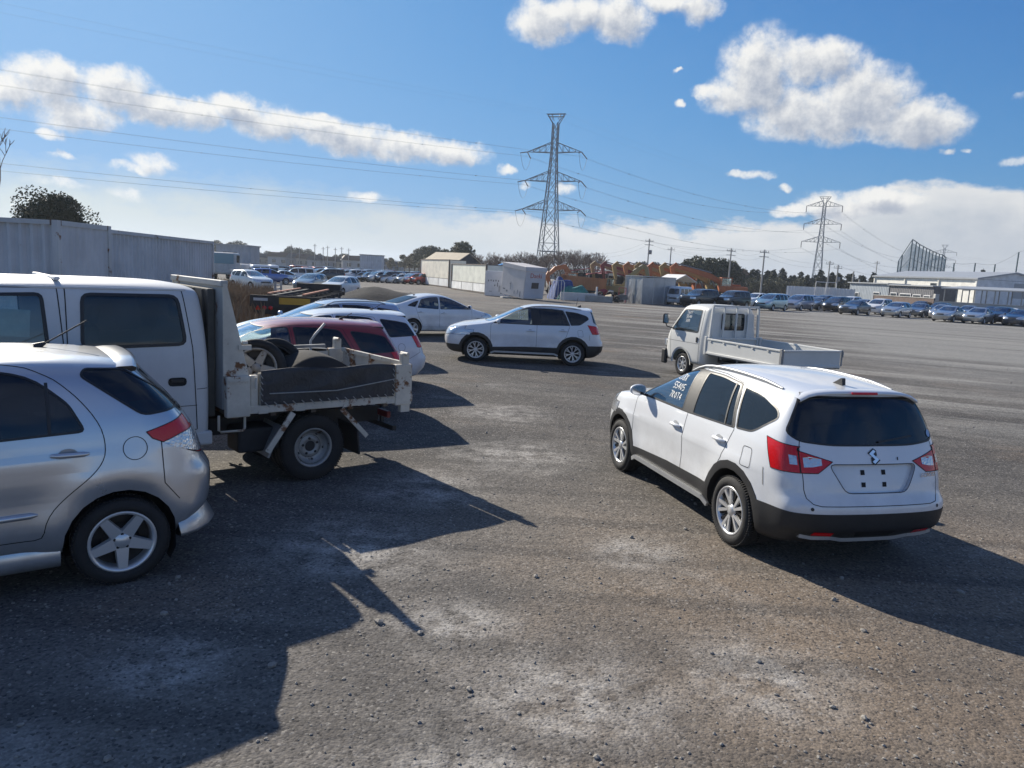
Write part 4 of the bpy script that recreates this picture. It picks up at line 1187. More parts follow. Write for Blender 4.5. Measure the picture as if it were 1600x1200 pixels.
# white crossover in front, seen from behind
root, cu, body = build_car('crossover', 'crossover_car', (2.56, 8.13, 0), R(105), WHITE, 'white crossover seen from behind with red tail lights, black bumper and missing number plate', 'car', detail=3)
def crossover_extras(root, cu, near):
    for sg in (1, -1):
        pts = []
        for i in range(13):
            t = i / 12
            x = .12 - t * 1.62
            h, n = cu.hit((x, .575 * sg, 5), (0, 0, -1))
            lift = .016 * min(1, 6 * t, 6 * (1 - t))
            pts.append(h + Vector((0, 0, .006 + lift)))
        mb = MB(); mb.tube(pts, [.011] + [.017] * 11 + [.011], 8); mb.build('roof_rail', SILVER_TRIM, root)
        mb = MB()
        mb.bar((.80, sg * .872, .30), (-.80, sg * .872, .30), .03, .045); mb.bar((.90, sg * .862, .255), (.80, sg * .872, .30), .03, .045); mb.bar((-.80, sg * .872, .30), (-.90, sg * .862, .255), .03, .045)
        mb.build('sill_trim', SILVER_TRIM, root)
    h, n = cu.hit((-1.50, 0, 5), (0, 0, -1))
    mb = MB(); mb.prism([(-.06, 0), (.08, 0), (.02, .03), (-.035, .062), (-.05, .06)], -.018, .018); mb.v = [v + h for v in mb.v]
    mb.build('antenna_fin', BLACK, root)
    # roof spoiler with the high brake lamp
    mb = MB(); mb.smooth = True
    prof = [(-.08, .012), (.0, .016), (.07, .008), (.085, -.012), (.03, -.022)]
    rows = []
    for i in range(17):
        y = -.60 + 1.2 * i / 16
        hx, _ = cu.hit((-1.74, y, 5), (0, 0, -1))
        rows.append([Vector((-1.74 - a * (1 - .25 * abs(y) ** 2) + .06 * y * y, y, (hx.z if hx else 1.5) + b)) for a, b in prof])
    k = len(prof)
    mb.add([p for r in rows for p in r], [(i * k + j, i * k + j + 1, (i + 1) * k + j + 1, (i + 1) * k + j) for i in range(16) for j in range(k - 1)])
    o = mb.build('roof_spoiler', PAINT, root); o.color = body_col
    mb = MB(); mb.box((-1.832, 0, 1.513), (.012, .26, .022), ry=R(20), bev=.004); mb.build('high_brake_lamp', RED_L, o)
    decal(cu, root, 'rear_reflector', RED_L, [[(.58, .365), (.40, .355), (.40, .395), (.57, .40)]], 'end', -1, .012)
    decal(cu, root, 'rear_reflector', RED_L, [[(-.58, .365), (-.40, .355), (-.40, .395), (-.57, .40)]], 'end', -1, .012)
    mb = MB()
    pts = []
    for i in range(25):
        y = -.66 + 1.32 * i / 24
        z = .325 - .03 * ss(.40, .24, abs(y)) + .02 * ss(.55, .66, abs(y))
        hx, nn = cu.hit((-6, y, z), (1, 0, 0))
        pts.append((hx, z))
    for (p, z), (q_, z2) in zip(pts, pts[1:]):
        mb.bar((p.x - .008, p.y, z), (q_.x - .008, q_.y, z2), .03, .032)
    mb.build('skid_trim', SILVER_TRIM, root)
    if not near: return
    decal(cu, root, 'lower_grille', worn('dark_slot', (.012, .012, .013), .7), [[(-.17, .345), (-.20, .40), (.20, .40), (.17, .345)]], 'end', -1, .010)
    # clear inner lenses of the rear lamps
    for sg in (1, -1):
        decal(cu, root, 'reversing_lamp', WHITE_L, [[(.50 * sg, .935), (.50 * sg, .985), (.60 * sg, 1.0), (.65 * sg, .99), (.65 * sg, .915), (.58 * sg, .92)], [(.695 * sg, .93), (.695 * sg, 1.0), (.745 * sg, 1.005), (.745 * sg, .93)]], 'end', -1, .006)
        decal(cu, root, 'lamp_divider', GAP, [[(.672 * sg, .868), (.672 * sg, 1.068), (.682 * sg, 1.068), (.682 * sg, .868)]], 'end', -1, .0065)
        for y in (.62,):
            decal(cu, root, 'parking_sensor', BLACK, [[(y * sg + .014 * math.cos(a), .595 + .014 * math.sin(a)) for a in [2 * PI * k / 10 for k in range(10)]]], 'end', -1)
    # number plate holes, badge and lettering
    for y in (.105, -.105):
        for z in (.785, .885):
            decal(cu, root, 'plate_bolt_hole', GAP, [[(y - .02, z - .02), (y + .02, z - .02), (y + .02, z + .02), (y - .02, z + .02)]], 'end', -1, -.032)
    decal(cu, root, 'gate_lock', GAP, [[(-.245, .975), (-.235, .975), (-.235, 1.0), (-.245, 1.0)]], 'end', -1)
    q = .056
    zc = 1.005
    flip = lambda pls: [[(-a * q, zc + b * q) for a, b in pl] for pl in pls]
    q *= 1.22
    decal(cu, root, 'badge_edge', SEAL, flip([[(0, 1), (-.86, .42), (0, -.16), (.45, .16), (.42, .72)], [(0, -1), (.86, -.42), (0, .16), (-.45, -.16), (-.42, -.72)]]), 'end', -1, .006)
    q /= 1.22
    A_ = [(0, 1), (-.82, .42), (-.45, .13), (.38, .72)]
    decal(cu, root, 'maker_badge', CHROME, flip([A_, [(-a, -b) for a, b in A_], [(-.82, .42), (-.12, .38), (.82, -.42), (.12, -.38)]]), 'end', -1, .008)
    me = text_mesh('S-CROSS', .05, .002, .2)
    h, n = cu.hit((-6, -.555, .845), (1, 0, 0))
    o = link('model_lettering', me, root, h + n * .004)
    me.materials.append(CHROME)
    o.rotation_euler = (PI / 2, 0, -PI / 2 + .22)
    decal(cu, root, 'round_sticker', mat('blue_sticker', Base_Color=(.25, .42, .65), Roughness=.5), [[(-.66 + .03 * math.cos(a), 1.175 + .03 * math.sin(a)) for a in [2 * PI * k / 14 for k in range(14)]]], 'end', -1)
    mb = MB()
    cu.strip(mb, [(-.06, 1.12), (-.42, 1.165)], 'end', .016, .014, -1)
    mb.build('rear_wiper', BLACK, root)
    scribble(cu, root, ['S38X', '55405', '7R0T4'], .22, 1.33, 1)
body_col = (*WHITE, 1)
crossover_extras(root, cu, True)
mb = MB(); cu.strip(mb, [(-1.02, 1.07), (-.90, 1.455)], 'side', .02, .004, 1); mb.build('window_divider', BLACK, root)

root, cu, body = build_car('crossover', 'crossover_car', (0.24, 20.72, 0), R(182.5), (.72, .745, .78), 'white crossover side-on in the middle of the yard with its nose to the left', 'car', rims='multi')
body_col = (.72, .745, .78, 1)
crossover_extras(root, cu, False)
scribble(cu, root, ['T5-7', '-01'], .22, 1.30, 1)
mb = MB(); mb.tube([(-1.42, 0, 1.58), (-1.46, 0, 1.80)], .006, 5); mb.build('antenna', BLACK, root)

# silver hatchback at the left edge
root, cu, body = build_car('hatch', 'hatchback_car', (-4.34, 5.0, 0), R(217.5), SILVER, 'silver hatchback cut off by the left edge, nearest vehicle beside the dump truck', 'car', metal=True, detail=3)
def hatch_extras(root, cu, col, pm):
    mb = MB(); mb.smooth = True
    prof = [(-.10, .006), (-.02, .014), (.07, .016), (.10, .006), (.095, -.02), (.02, -.035)]
    rows = []
    for i in range(17):
        y = -.58 + 1.16 * i / 16
        hx, _ = cu.hit((-1.42, y, 5), (0, 0, -1))
        rows.append([Vector((-1.46 - a * (1 - .3 * abs(y) ** 2) + .10 * y * y, y, (hx.z if hx else 1.55) + b)) for a, b in prof])
    k = len(prof)
    mb.add([p for r in rows for p in r], [(i * k + j, i * k + j + 1, (i + 1) * k + j + 1, (i + 1) * k + j) for i in range(16) for j in range(k - 1)])
    for e in (0, 16): mb.add(rows[e], [list(range(k))], False)
    o = mb.build('roof_spoiler', pm, root); o.color = (*col, 1)
hatch_extras(root, cu, SILVER, PAINT_M)
h, n = cu.hit((-.98, 0, 5), (0, 0, -1))
mb = MB(); mb.tube([h + Vector((.05, 0, -.005)), h + Vector((-.02, 0, .03))], [.035, .012], 8); mb.tube([h + Vector((0, 0, .015)), h + Vector((-.30, 0, .20))], .006, 6); mb.build('roof_antenna', BLACK, root)
for sg in (1, -1):
    # side skirt, rear lip and clear lower lens
    mb = MB(); mb.smooth = True
    prof = [(.0, .40), (.035, .34), (.05, .26), (.03, .20), (-.05, .195)]
    xs = [.86, .7, .3, -.3, -.75, -.965]
    rows = [[Vector((x, sg * (.80 + a), z)) for a, z in prof] for x in xs]
    k = len(prof)
    mb.add([p for r in rows for p in r], [(i * k + j, i * k + j + 1, (i + 1) * k + j + 1, (i + 1) * k + j) for i in range(len(xs) - 1) for j in range(k - 1)])
    for e in (0, -1): mb.add(rows[e], [list(range(k))], False)
    o = mb.build('side_skirt', PAINT_M, root); o.color = (*SILVER, 1)
    mb = MB(); mb.smooth = True
    prof = [(.0, .45), (.02, .38), (.065, .31), (.06, .285), (-.03, .275)]
    pl = [(-1.735, .79), (-1.76, .785), (-1.85, .735), (-1.94, .65), (-2.02, .50), (-2.06, .25)]
    rows = []
    for i, (x, y) in enumerate(pl):
        a, b = Vector(pl[max(0, i - 1)]), Vector(pl[min(len(pl) - 1, i + 1)])
        d = (b - a).normalized(); nn = Vector((d.y, -d.x)) * (1 if d.y < 0 else 1)
        if nn.y < 0 and i < 3: nn = -nn
        nn = Vector((-abs(nn.x), abs(nn.y)))
        rows.append([Vector((x + nn.x * q, sg * (y + nn.y * q), z)) for q, z in prof])
    mb.add([p for r in rows for p in r], [(i * k + j, i * k + j + 1, (i + 1) * k + j + 1, (i + 1) * k + j) for i in range(len(pl) - 1) for j in range(k - 1)])
    mb.add(rows[0], [list(range(k))], False)
    o = mb.build('rear_lip', PAINT_M, root); o.color = (*SILVER, 1)
    mb = MB(); cu.strip(mb, [(-.93, 1.14), (-.93, 1.47)], 'side', .02, .004, sg); mb.build('window_divider', BLACK, root)
    mb = MB(); mb.smooth = True
    ps = [cu.hit((x, 3 * sg, .60 - .03 * (x + .82) / 1.4), (0, -sg, 0)) for x in (-.84, -.80, -.4, 0, .3, .6)]
    mb.tube([h_ + n_ * .004 for h_, n_ in ps], [.006, .022, .024, .024, .024, .02], 8); o = mb.build('door_moulding', PAINT_M, root); o.color = (*SILVER, 1)

# ------------------------------------------------------------------ parked row behind the dump truck
RED = (.24, .006, .010)
def hub_place(model, x, y, rz, corner=(1, 1)):
    """centre of a car whose given wheel (front/rear, left/right) stands at x, y"""
    S = MODELS[model]
    ax = S['axle'][0 if corner[0] > 0 else 1]; ty = S['track'] * corner[1]
    return (x - (ax * math.cos(rz) - ty * math.sin(rz)), y - (ax * math.sin(rz) + ty * math.cos(rz)), 0)
rz = R(209)
root, cu, body = build_car('wagon', 'station_wagon', hub_place('wagon', -2.35, 11.55, rz, (-1, 1)), rz, RED, 'dark red estate car half hidden behind the dump truck bed', 'car')
hatch_extras2 = None
def top_spoiler(root, cu, col, pm, x0=-1.52):
    mb = MB(); mb.smooth = True
    prof = [(-.10, .004), (-.02, .010), (.10, .010), (.13, -.002), (.12, -.03), (.02, -.04)]
    rows = []
    for i in range(13):
        y = -.56 + 1.12 * i / 12
        hx, _ = cu.hit((x0 - .06, y, 5), (0, 0, -1))
        rows.append([Vector((x0 - .10 - a + .10 * y * y, y, (hx.z if hx else 1.45) + b)) for a, b in prof])
    k = len(prof)
    mb.add([p for r in rows for p in r], [(i * k + j, i * k + j + 1, (i + 1) * k + j + 1, (i + 1) * k + j) for i in range(12) for j in range(k - 1)])
    for e in (0, 12): mb.add(rows[e], [list(range(k))], False)
    o = mb.build('roof_spoiler', pm, root); o.color = (*col, 1)
def roof_stub(root, cu, x=-1.2):
    h, n = cu.hit((x, 0, 5), (0, 0, -1))
    mb = MB(); mb.tube([h + Vector((.04, 0, -.005)), h + Vector((-.03, 0, .035))], [.03, .012], 8); mb.tube([h + Vector((0, 0, .01)), h + Vector((-.16, 0, .10))], .006, 5)
    mb.build('roof_antenna', BLACK, root)
top_spoiler(root, cu, RED, PAINT); roof_stub(root, cu)
root, cu, body = build_car('wagon', 'station_wagon', hub_place('wagon', -2.45, 14.6, rz, (-1, 1)), rz, (.70, .73, .77), 'white estate car with dark rear glass parked behind the red car', 'car', rims='five')
top_spoiler(root, cu, (.70, .73, .77), PAINT); roof_stub(root, cu)
root, cu, body = build_car('wagon', 'station_wagon', hub_place('wagon', -3.25, 18.6, rz, (-1, 1)), rz, (.42, .50, .62), 'pale blue estate car of which only the roof shows behind the white estate car', 'car', metal=True)
for sg in (1, -1):
    pts = []
    for i in range(9):
        x = .1 - 1.5 * i / 8
        h, n = cu.hit((x, .54 * sg, 5), (0, 0, -1))
        pts.append(h + Vector((0, 0, .045 if 0 < i < 8 else .005)))
    mb = MB(); mb.tube(pts, .016, 6); mb.build('roof_rail', SILVER_TRIM, root)
rz = R(36)
root, cu, body = build_car('liftback', 'liftback_car', hub_place('liftback', -3.60, 26.0, rz, (-1, -1)), rz, (.74, .76, .79), 'white sloping-roof liftback with a tail spoiler, facing away behind the side-on crossover', 'car')
mb = MB(); mb.smooth = True
rows = []
for i in range(13):
    y = -.60 + 1.2 * i / 12
    rows.append([Vector((-2.02 - a + .12 * y * y, y, 1.115 + b)) for a, b in [(-.03, .0), (.04, .035), (.10, .03), (.10, .005), (.02, -.02)]])
mb.add([p for r in rows for p in r], [(i * 5 + j, i * 5 + j + 1, (i + 1) * 5 + j + 1, (i + 1) * 5 + j) for i in range(12) for j in range(4)])
o = mb.build('tail_spoiler', PAINT, root); o.color = (.74, .76, .79, 1)
roof_stub(root, cu, -.9)

# ------------------------------------------------------------------ dump truck
TRUCK_W = worn('truck_white_paint', (.60, .61, .61), .45, .10, 1.5, 0, (.24, .11, .045), .70, bump=.05)
RUSTY_W = worn('rusty_white_steel', (.60, .56, .48), .6, .22, 3.0, 0, (.24, .11, .05), .555, bump=.1)
GALV = worn('dull_grey_metal', (.33, .34, .34), .55, .25, 4, .4, bump=.05)
DARK_M = worn('dark_chassis', (.03, .03, .032), .75, .3, 5, 0, (.08, .045, .03), .62)
TARP = None
def tarp_fn(col, rough=.75):
    def fn(g, p):
        v = ocoord(g)
        w = g.noise(v, 3.0, 4, .6, dist=1.5)
        c = g.mix(g.rng(w, .35, .7), tuple(x * .7 for x in col), tuple(x * 1.3 for x in col))
        g.put(p.inputs['Base Color'], c)
        p.inputs['Roughness'].default_value = rough
        g.put(p.inputs['Normal'], g.bump(g.noise(v, 9, 4, .6, dist=1.0), .5, .05))
    return fn
TARP = mat('black_tarpaulin', tarp_fn((.035, .036, .04), .55))
def lamp_box(mb, c, d): mb.box(c, d, bev=.01)

tr = empty('dump_truck', (-2.66, 8.62, 0), R(220), 'white double-cab dump truck with a rusty low bed loaded with tyres', 'truck')
tr_hub = .368
cu = Cutter(lattice(fx=[3.50, 3.57, 3.57, 3.50, 3.28, 3.16], fz=[.56, .70, 1.1, 1.50, 1.96, 2.04], rx=[1.085, 1.075, 1.07, 1.08, 1.13, 1.17], rz=[.56, .70, 1.1, 1.52, 1.98, 2.06],
    fw=[.74, .78, .80, .79, .70, .66], rw=[.80, .82, .825, .81, .73, .69],
    st=[(3.34, 3.18, 1.50, 2.06, .845, .75, .71, .05, .03), (3.05, 2.9, 1.50, 2.085, .845, .755, .71, .05, 0), (2.3, 2.3, 1.50, 2.09, .845, .755, .71, .05, 0), (1.7, 1.7, 1.51, 2.09, .845, .755, .71, .05, 0), (1.25, 1.28, 1.52, 2.08, .845, .755, .71, .045, 0)],
    zlow=(.56, .70, 1.08), size=(1.07, 3.59, .845, .53, 2.13), bulge=(.08, .015), low=(.99, 1.0), shoulder=.985))
cu.side('arch', arch_poly(2.62, .36, .44, 20), .1)
cu.side('front_window', rpoly([(3.22, 1.53), (3.08, 1.97), (2.50, 1.99), (2.47, 1.50)], [.03, .06, .05, .05]), .2)
cu.side('rear_window_pane', rpoly([(2.21, 1.52), (2.19, 1.995), (1.39, 1.995), (1.33, 1.54)], .07), .2)
cu.end('windshield', rpoly([(-.72, 1.52), (.72, 1.52), (.67, 1.99), (-.67, 1.99)], .07), True, xlim=(2.5, 4))
cu.end('back_window', rpoly([(-.56, 1.58), (.56, 1.58), (.52, 1.95), (-.52, 1.95)], .05), False, xlim=(.5, 1.3))
for i, pl in enumerate(([(3.18, .70), (3.28, 1.5), (3.10, 2.035), (2.38, 2.045), (2.345, 1.4), (2.345, .70)], [(2.325, .70), (2.325, 1.4), (2.32, 2.045), (1.34, 2.045), (1.27, 1.50), (1.24, .70)])):
    for q in slabs(pl): cu.side('door%d' % i, q, .1)
cu.finish()
def tpart(region, nm, mt, par=tr, push=0.0):
    return link(nm, cu.mesh(region, mt, push), par) if region in cu.out else None
tpart('body', 'cab', TRUCK_W)
for sd in 'LR':
    tpart('front_window|' + sd, 'window', GLASS, push=-.004); tpart('rear_window_pane|' + sd, 'window', GLASS_D, push=-.004)
    for i in range(2):
        d = tpart('door%d|%s' % (i, sd), 'door', TRUCK_W)
        sg = 1 if sd == 'L' else -1
        if d:
            hx = (2.52, 1.36)[i]
            h, n = cu.hit((hx + .06, 3 * sg, 1.18), (0, -sg, 0))
            mb = MB(); mb.add([h + Vector((a, sg * .004, b)) for a, b in rpoly([(-.085, -.042), (.085, -.042), (.085, .042), (-.085, .042)], .04, 3)], [list(range(16))])
            hr = mb.build('door_handle', GAP, d)
            mb = MB(); mb.box(h + Vector((0, sg * .008, .012)), (.11, .012, .03), bev=.005); mb.build('handle_grip', BLACK, hr)
tpart('windshield', 'windshield', GLASS, push=-.004); tpart('back_window', 'back_window', GLASS_D, push=-.004)
for q_, r_ in enumerate(['door0|L', 'door1|L', 'door0|R', 'door1|R']): mb = MB(); cu.seams(mb, [r_], .009, .002 + .0005 * q_); mb.build('panel_gap', GAP, tr)
for r_ in ['front_window|L', 'front_window|R', 'rear_window_pane|L', 'rear_window_pane|R', 'windshield', 'back_window']: mb = MB(); cu.seams(mb, [r_], .03, .004); mb.build('window_seal', SEAL, tr)
mb = MB()
for sg in (1, -1):
    cu.strip(mb, [(1.24, .94), (3.1, .94)], 'side', .006, sg=sg); cu.strip(mb, [(1.10, 1.10), (1.24, 1.10)], 'side', .006, sg=sg)
mb.build('pressing_line', GAP, tr)
mb = MB()
for sg in (1, -1):
    ps = [cu.hit((x, 3 * sg, 2.05), (0, -sg, 0))[0] for x in (3.1, 2.5, 1.9, 1.3)]
    mb.tube([p + Vector((0, sg * .006, 0)) for p in ps if p], .014, 6)
mb.build('rain_gutter', TRUCK_W, tr)
mb = MB()
for x in (2.06,): mb.box((x + .3, 0, 2.125), (.05, 1.30, .03), bev=.012)
mb.build('roof_rib', TRUCK_W, tr)
for x, y, w in ((2.25, .38, .5), (2.25, -.38, .5), (1.32, 0, 1.25)):
    mb = MB(); mb.M = Matrix.Translation((.2, 0, .52)); seat(mb, x, y, w); mb.build('seat', SEAT, tr)
mb = MB(); mb.box((3.1, 0, 1.36), (.3, 1.4, .25), bev=.05); mb.build('dashboard', SEAT, tr)
mb = MB(); mb.add([cu.hit((x, 3, z), (0, -1, 0))[0] + Vector((0, -.03, 0)) for x, z in ((2.98, 1.64), (2.60, 1.62), (2.58, 1.85), (2.96, 1.87))], [(0, 1, 2, 3)]); mb.build('window_notice', worn('paper', (.40, .46, .44), .8, .2, 4), tr)
for sg in (1, -1):
    mb = MB(); mb.box((1.19, sg * .80, .60), (.20, .07, .14), bev=.02); mb.build('cab_corner_step', TRUCK_W, tr)
    mb = MB(); mb.box((1.75, sg * .80, .57), (1.0, .06, .12), bev=.02); mb.build('cab_sill', TRUCK_W, tr)
# chassis
mb = MB()
for sg in (1, -1): mb.box((1.15, sg * .33, .60), (4.4, .06, .18))
for x in (-.95, -.4, .45, 1.3, 2.2): mb.box((x, 0, .56), (.07, .6, .12))
mb.tube([(0, -.62, tr_hub), (0, .62, tr_hub)], .06, 10); mb.lathe([(.0, -.16), (.13, -.12), (.16, 0), (.13, .12), (0, .16)], 14, 'y', (0, 0, tr_hub))
mb.tube([(2.62, -.6, tr_hub), (2.62, .6, tr_hub)], .05, 8)
mb.box((.55, .55, .50), (.5, .35, .26), bev=.03); mb.box((.55, -.5, .50), (.6, .4, .28), bev=.03)
mb.build('chassis', DARK_M, tr)
for sg in (1, -1):
    add_wheel(tr, 0, sg * .71, tr_hub, tr_hub, .215, .20, 'truck', (STEEL, DARK_M), sg)
    add_wheel(tr, 0, sg * .48, tr_hub, tr_hub, .215, .20, 'truck', (STEEL, DARK_M), sg)
    add_wheel(tr, 2.62, sg * .70, tr_hub, tr_hub, .215, .20, 'truck', (STEEL, DARK_M), sg)
    mb = MB(); mb.box((-.50, sg * .66, .42), (.02, .46, .34), ry=R(6)); mb.build('mud_flap', BLACK, tr)
    mb = MB(); mb.box((.47, sg * .66, .50), (.02, .46, .36), ry=R(-24)); mb.build('mud_guard', GALV, tr)
    mb = MB(); mb.bar((.28, sg * .90, .80), (.56, sg * .90, .40), .06, .02, (0, 1, 0)); mb.build('guard_stay', RUSTY_W, tr)
    mb = MB(); mb.bar((-.28, sg * .90, .80), (-.60, sg * .90, .46), .05, .02, (0, 1, 0)); mb.build('guard_stay', RUSTY_W, tr)
    mb = MB(); mb.tube([(.78, sg * .86, .82), (.78, sg * .86, .67), (.80, sg * .86, .65), (1.02, sg * .86, .65), (1.04, sg * .86, .67), (1.04, sg * .86, .82)], .013, 6); mb.build('rope_hook', RUSTY_W, tr)
    mb = MB(); mb.box((-1.00, sg * .58, .64), (.05, .24, .08), bev=.01); mb.build('taillight', worn('dull_red_lens', (.16, .012, .014), .4), tr)
mb = MB()
mb.box((-1.05, 0, .48), (.05, 1.5, .06)); mb.bar((-1.05, .45, .48), (-1.05, .45, .65), .04); mb.bar((-1.05, -.45, .48), (-1.05, -.45, .65), .04)
mb.build('rear_underrun_bar', DARK_M, tr)
# bed
BX0, BX1, BY, BZ = -1.18, .96, .85, .885
mb = MB()
mb.box(((BX0 + BX1) / 2, 0, BZ - .02), (BX1 - BX0 - .02, 2 * BY - .1, .05))
for x in (-.9, -.45, 0, .45, .85): mb.box((x, 0, BZ - .085), (.06, 2 * BY - .12, .075))
mb.build('bed_floor', worn('bed_floor_steel', (.14, .13, .12), .75, .4, 4, .2, (.2, .1, .05), .5), tr)
for sg in (1, -1):
    mb = MB()
    mb.box((-.21, sg * (BY + .012), BZ - .025), (1.98, .06, .085), bev=.008)
    for x in (-.9, -.35, .2, .6): mb.box((x, sg * (BY + .045), BZ - .055), (.10, .02, .03))
    mb.build('bed_side_rail', RUSTY_W, tr)
    mb = MB(); mb.box((.855, sg * (BY + .01), BZ + .12), (.24, .09, .42), bev=.012); mb.box((.855, sg * (BY + .06), BZ + .28), (.2, .012, .02)); mb.build('corner_post', RUSTY_W, tr)
    mb = MB(); mb.box((.69, sg * (BY + .006), BZ + .17), (.08, .06, .32), bev=.01); mb.tube([(.69, sg * (BY + .082), BZ + .20), (.69, sg * (BY + .082), BZ + .32)], .014, 6); mb.build('hinge_post', RUSTY_W, tr)
    mb = MB(); mb.box((-1.07, sg * (BY + .012), BZ + .14), (.22, .085, .48), bev=.012); mb.box((-1.10, sg * (BY + .015), BZ - .14), (.12, .06, .09)); mb.build('rear_post', RUSTY_W, tr)
    mb = MB(); mb.box((-1.09, sg * (BY + .01), BZ + .44), (.10, .07, .13), bev=.01); mb.tube([(-1.09, sg * (BY - .06), BZ + .50), (-1.09, sg * (BY + .09), BZ + .50)], .022, 8); mb.build('gate_hinge', RUSTY_W, tr)
    # folding side wall under a laced cover
    mb = MB()
    mb.box((-.155, sg * (BY - .01), BZ + .18), (1.58, .035, .33))
    mb.build('side_wall', RUSTY_W, tr)
    # front wing plate
    mb = MB(); mb.prism([(.99, BZ - .02), (.99, 2.06), (.93, 2.06), (.62, BZ + .40), (.62, BZ + .33), (.735, BZ + .33), (.735, BZ - .02)], sg * (BY + .045) - .012, sg * (BY + .045) + .012) if False else mb.prism([(.99, BZ + .33), (.99, 2.13), (.955, 2.13), (.74, BZ + .36), (.74, BZ + .33)], sg * (BY - .01) - .014, sg * (BY - .01) + .014)
    mb.box((.78, sg * (BY + .012), 1.50), (.13, .02, .05)); mb.box((.78, sg * (BY + .012), 1.55), (.05, .03, .03))
    mb.build('headboard_wing', RUSTY_W, tr)
def cover(sg):
    mb = MB(); mb.smooth = True
    nx, nz = 26, 9
    random.seed(4)
    vs = []
    for i in range(nx + 1):
        x = -.94 + 1.57 * i / nx
        for k in range(nz + 1):
            t = k / nz
            z = BZ + .015 + t * .37 + .012 * math.sin(x * 7) * t
            vs.append((x, sg * (BY + .052 + .016 * math.sin(x * 9 + t * 5) * (1 - abs(2 * t - 1)) + .012 * noise.noise(Vector((x * 5, t * 3, 2)))), z))
    for i in range(nx + 1):
        x = -.94 + 1.57 * i / nx
        vs.append((x, sg * (BY - .03), BZ + .375 + .012 * math.sin(x * 7)))
    fs = [(i * (nz + 1) + k, (i + 1) * (nz + 1) + k, (i + 1) * (nz + 1) + k + 1, i * (nz + 1) + k + 1) for i in range(nx) for k in range(nz)]
    b = (nx + 1) * (nz + 1)
    fs += [(i * (nz + 1) + nz, (i + 1) * (nz + 1) + nz, b + i + 1, b + i) for i in range(nx)]
    mb.add(vs, fs)
    c = mb.build('side_cover', TARP, tr)
    mb = MB()
    for i in range(16):
        x = -.90 + 1.5 * i / 15
        mb.tube([(x, sg * (BY + .082), BZ + .05), (x - .05, sg * (BY + .085), BZ + .0)], .005, 4)
    for x in (-.93, .62):
        for i in range(5): mb.tube([(x, sg * (BY + .082), BZ + .06 + i * .06), (x + .03, sg * (BY + .084), BZ + .10 + i * .06)], .005, 4)
    mb.tube([(.55, sg * (BY + .082), BZ + .14), (-.2, sg * (BY + .084), BZ + .13), (-.45, sg * (BY + .084), BZ + .16), (-.93, sg * (BY + .082), BZ + .22)], .006, 4)
    mb.build('lacing_rope', worn('grey_rope', (.4, .4, .38), .8, .2, 30), c)
cover(1); cover(-1)
mb = MB()
mb.box((.965, 0, 1.49), (.04, 1.62, 1.24)); mb.box((.975, 0, 2.13), (.07, 1.70, .06), bev=.008)
for y in (-.5, 0, .5): mb.box((.93, y, 1.49), (.03, .06, 1.22))
mb.build('headboard', worn('headboard_paint', (.42, .42, .40), .6, .2, 2, 0, (.2, .1, .05), .6), tr)
mb = MB(); mb.box((1.03, 0, 1.42), (.07, 1.25, 1.30), bev=.01)
for y in (-.5, -.2, .2, .5): mb.bar((1.075, y, .8), (1.075, y, 2.06), .03)
mb.build('cab_rear_board', worn('dark_board', (.12, .115, .10), .8, .25, 2), tr)
mb = MB()
mb.box((-1.15, 0, BZ + .18), (.04, 1.52, .40)); mb.box((-1.13, 0, BZ + .37), (.05, 1.52, .05)); mb.box((-1.13, 0, BZ - .0), (.05, 1.52, .05))
for y in (-.5, 0, .5): mb.box((-1.12, y, BZ + .18), (.03, .05, .36))
mb.build('tailgate', RUSTY_W, tr)
# mirrors
for sg in (1, -1):
    mb = MB(); mb.tube([(3.3, sg * .84, 1.85), (3.5, sg * 1.0, 1.87)], .012, 6); mb.box((3.5, sg * 1.04, 1.75), (.05, .17, .3), bev=.03); mb.build('wing_mirror', BLACK, tr)
for sg in (1, -1):
    mb = MB(); mb.box((3.56, sg * .58, .95), (.06, .32, .2), bev=.03); mb.build('headlight', WHITE_L, tr)
mb = MB(); mb.box((3.57, 0, .62), (.12, 1.64, .2), bev=.04); mb.build('front_bumper', TRUCK_W, tr)

def tw(x, y, z):
    """point of the dump truck's own frame in the yard"""
    a = R(220)
    return Vector((-2.66 + x * math.cos(a) - y * math.sin(a), 8.62 + x * math.sin(a) + y * math.cos(a), z))
# load in the bed: two loose wheels, a bent black sheet, a bar and a hook
for (x, y, z, a, b, mts, lb) in ((.46, .34, 1.21, 197, 10, (STEEL, ALLOY_D), 'worn tyre on a pale rim leaning against the headboard of the dump truck bed'), (.16, .10, 1.19, 205, 14, (ALLOY_D, ALLOY_D), 'bare black tyre leaning behind the rimmed tyre in the truck bed')):
    t = empty('loose_tyre', tw(x, y, z), 0, lb, 'tyre')
    t.rotation_euler = (R(b), R(10), R(a))
    w_ = add_wheel(t, 0, 0, 0, .315, .215, .20, 'five' if mts[0] is STEEL else 'plain', mts, 1, n=36, tread=False)
mb = MB(); mb.smooth = True
vs = []
for i in range(13):
    u = i / 12
    for k in range(7):
        v = k / 6
        x = .22 - .82 * u
        hgt = .40 * math.sin(PI * (.12 + .80 * u)) ** .7
        vs.append(tw(x, .62 - .5 * v, BZ + .04 + hgt * (1 - .9 * (1 - v) ** 2 * .25) + .24 * v * .2 + (0.10 - .1 * v)))
fs = [(i * 7 + k, (i + 1) * 7 + k, (i + 1) * 7 + k + 1, i * 7 + k + 1) for i in range(12) for k in range(6)]
base = [tw(.22 - .82 * i / 12, .66, BZ + .02) for i in range(13)]
n0 = len(vs)
mb.add(vs + base, fs + [(n0 + i, n0 + i + 1, (i + 1) * 7, i * 7) for i in range(12)])
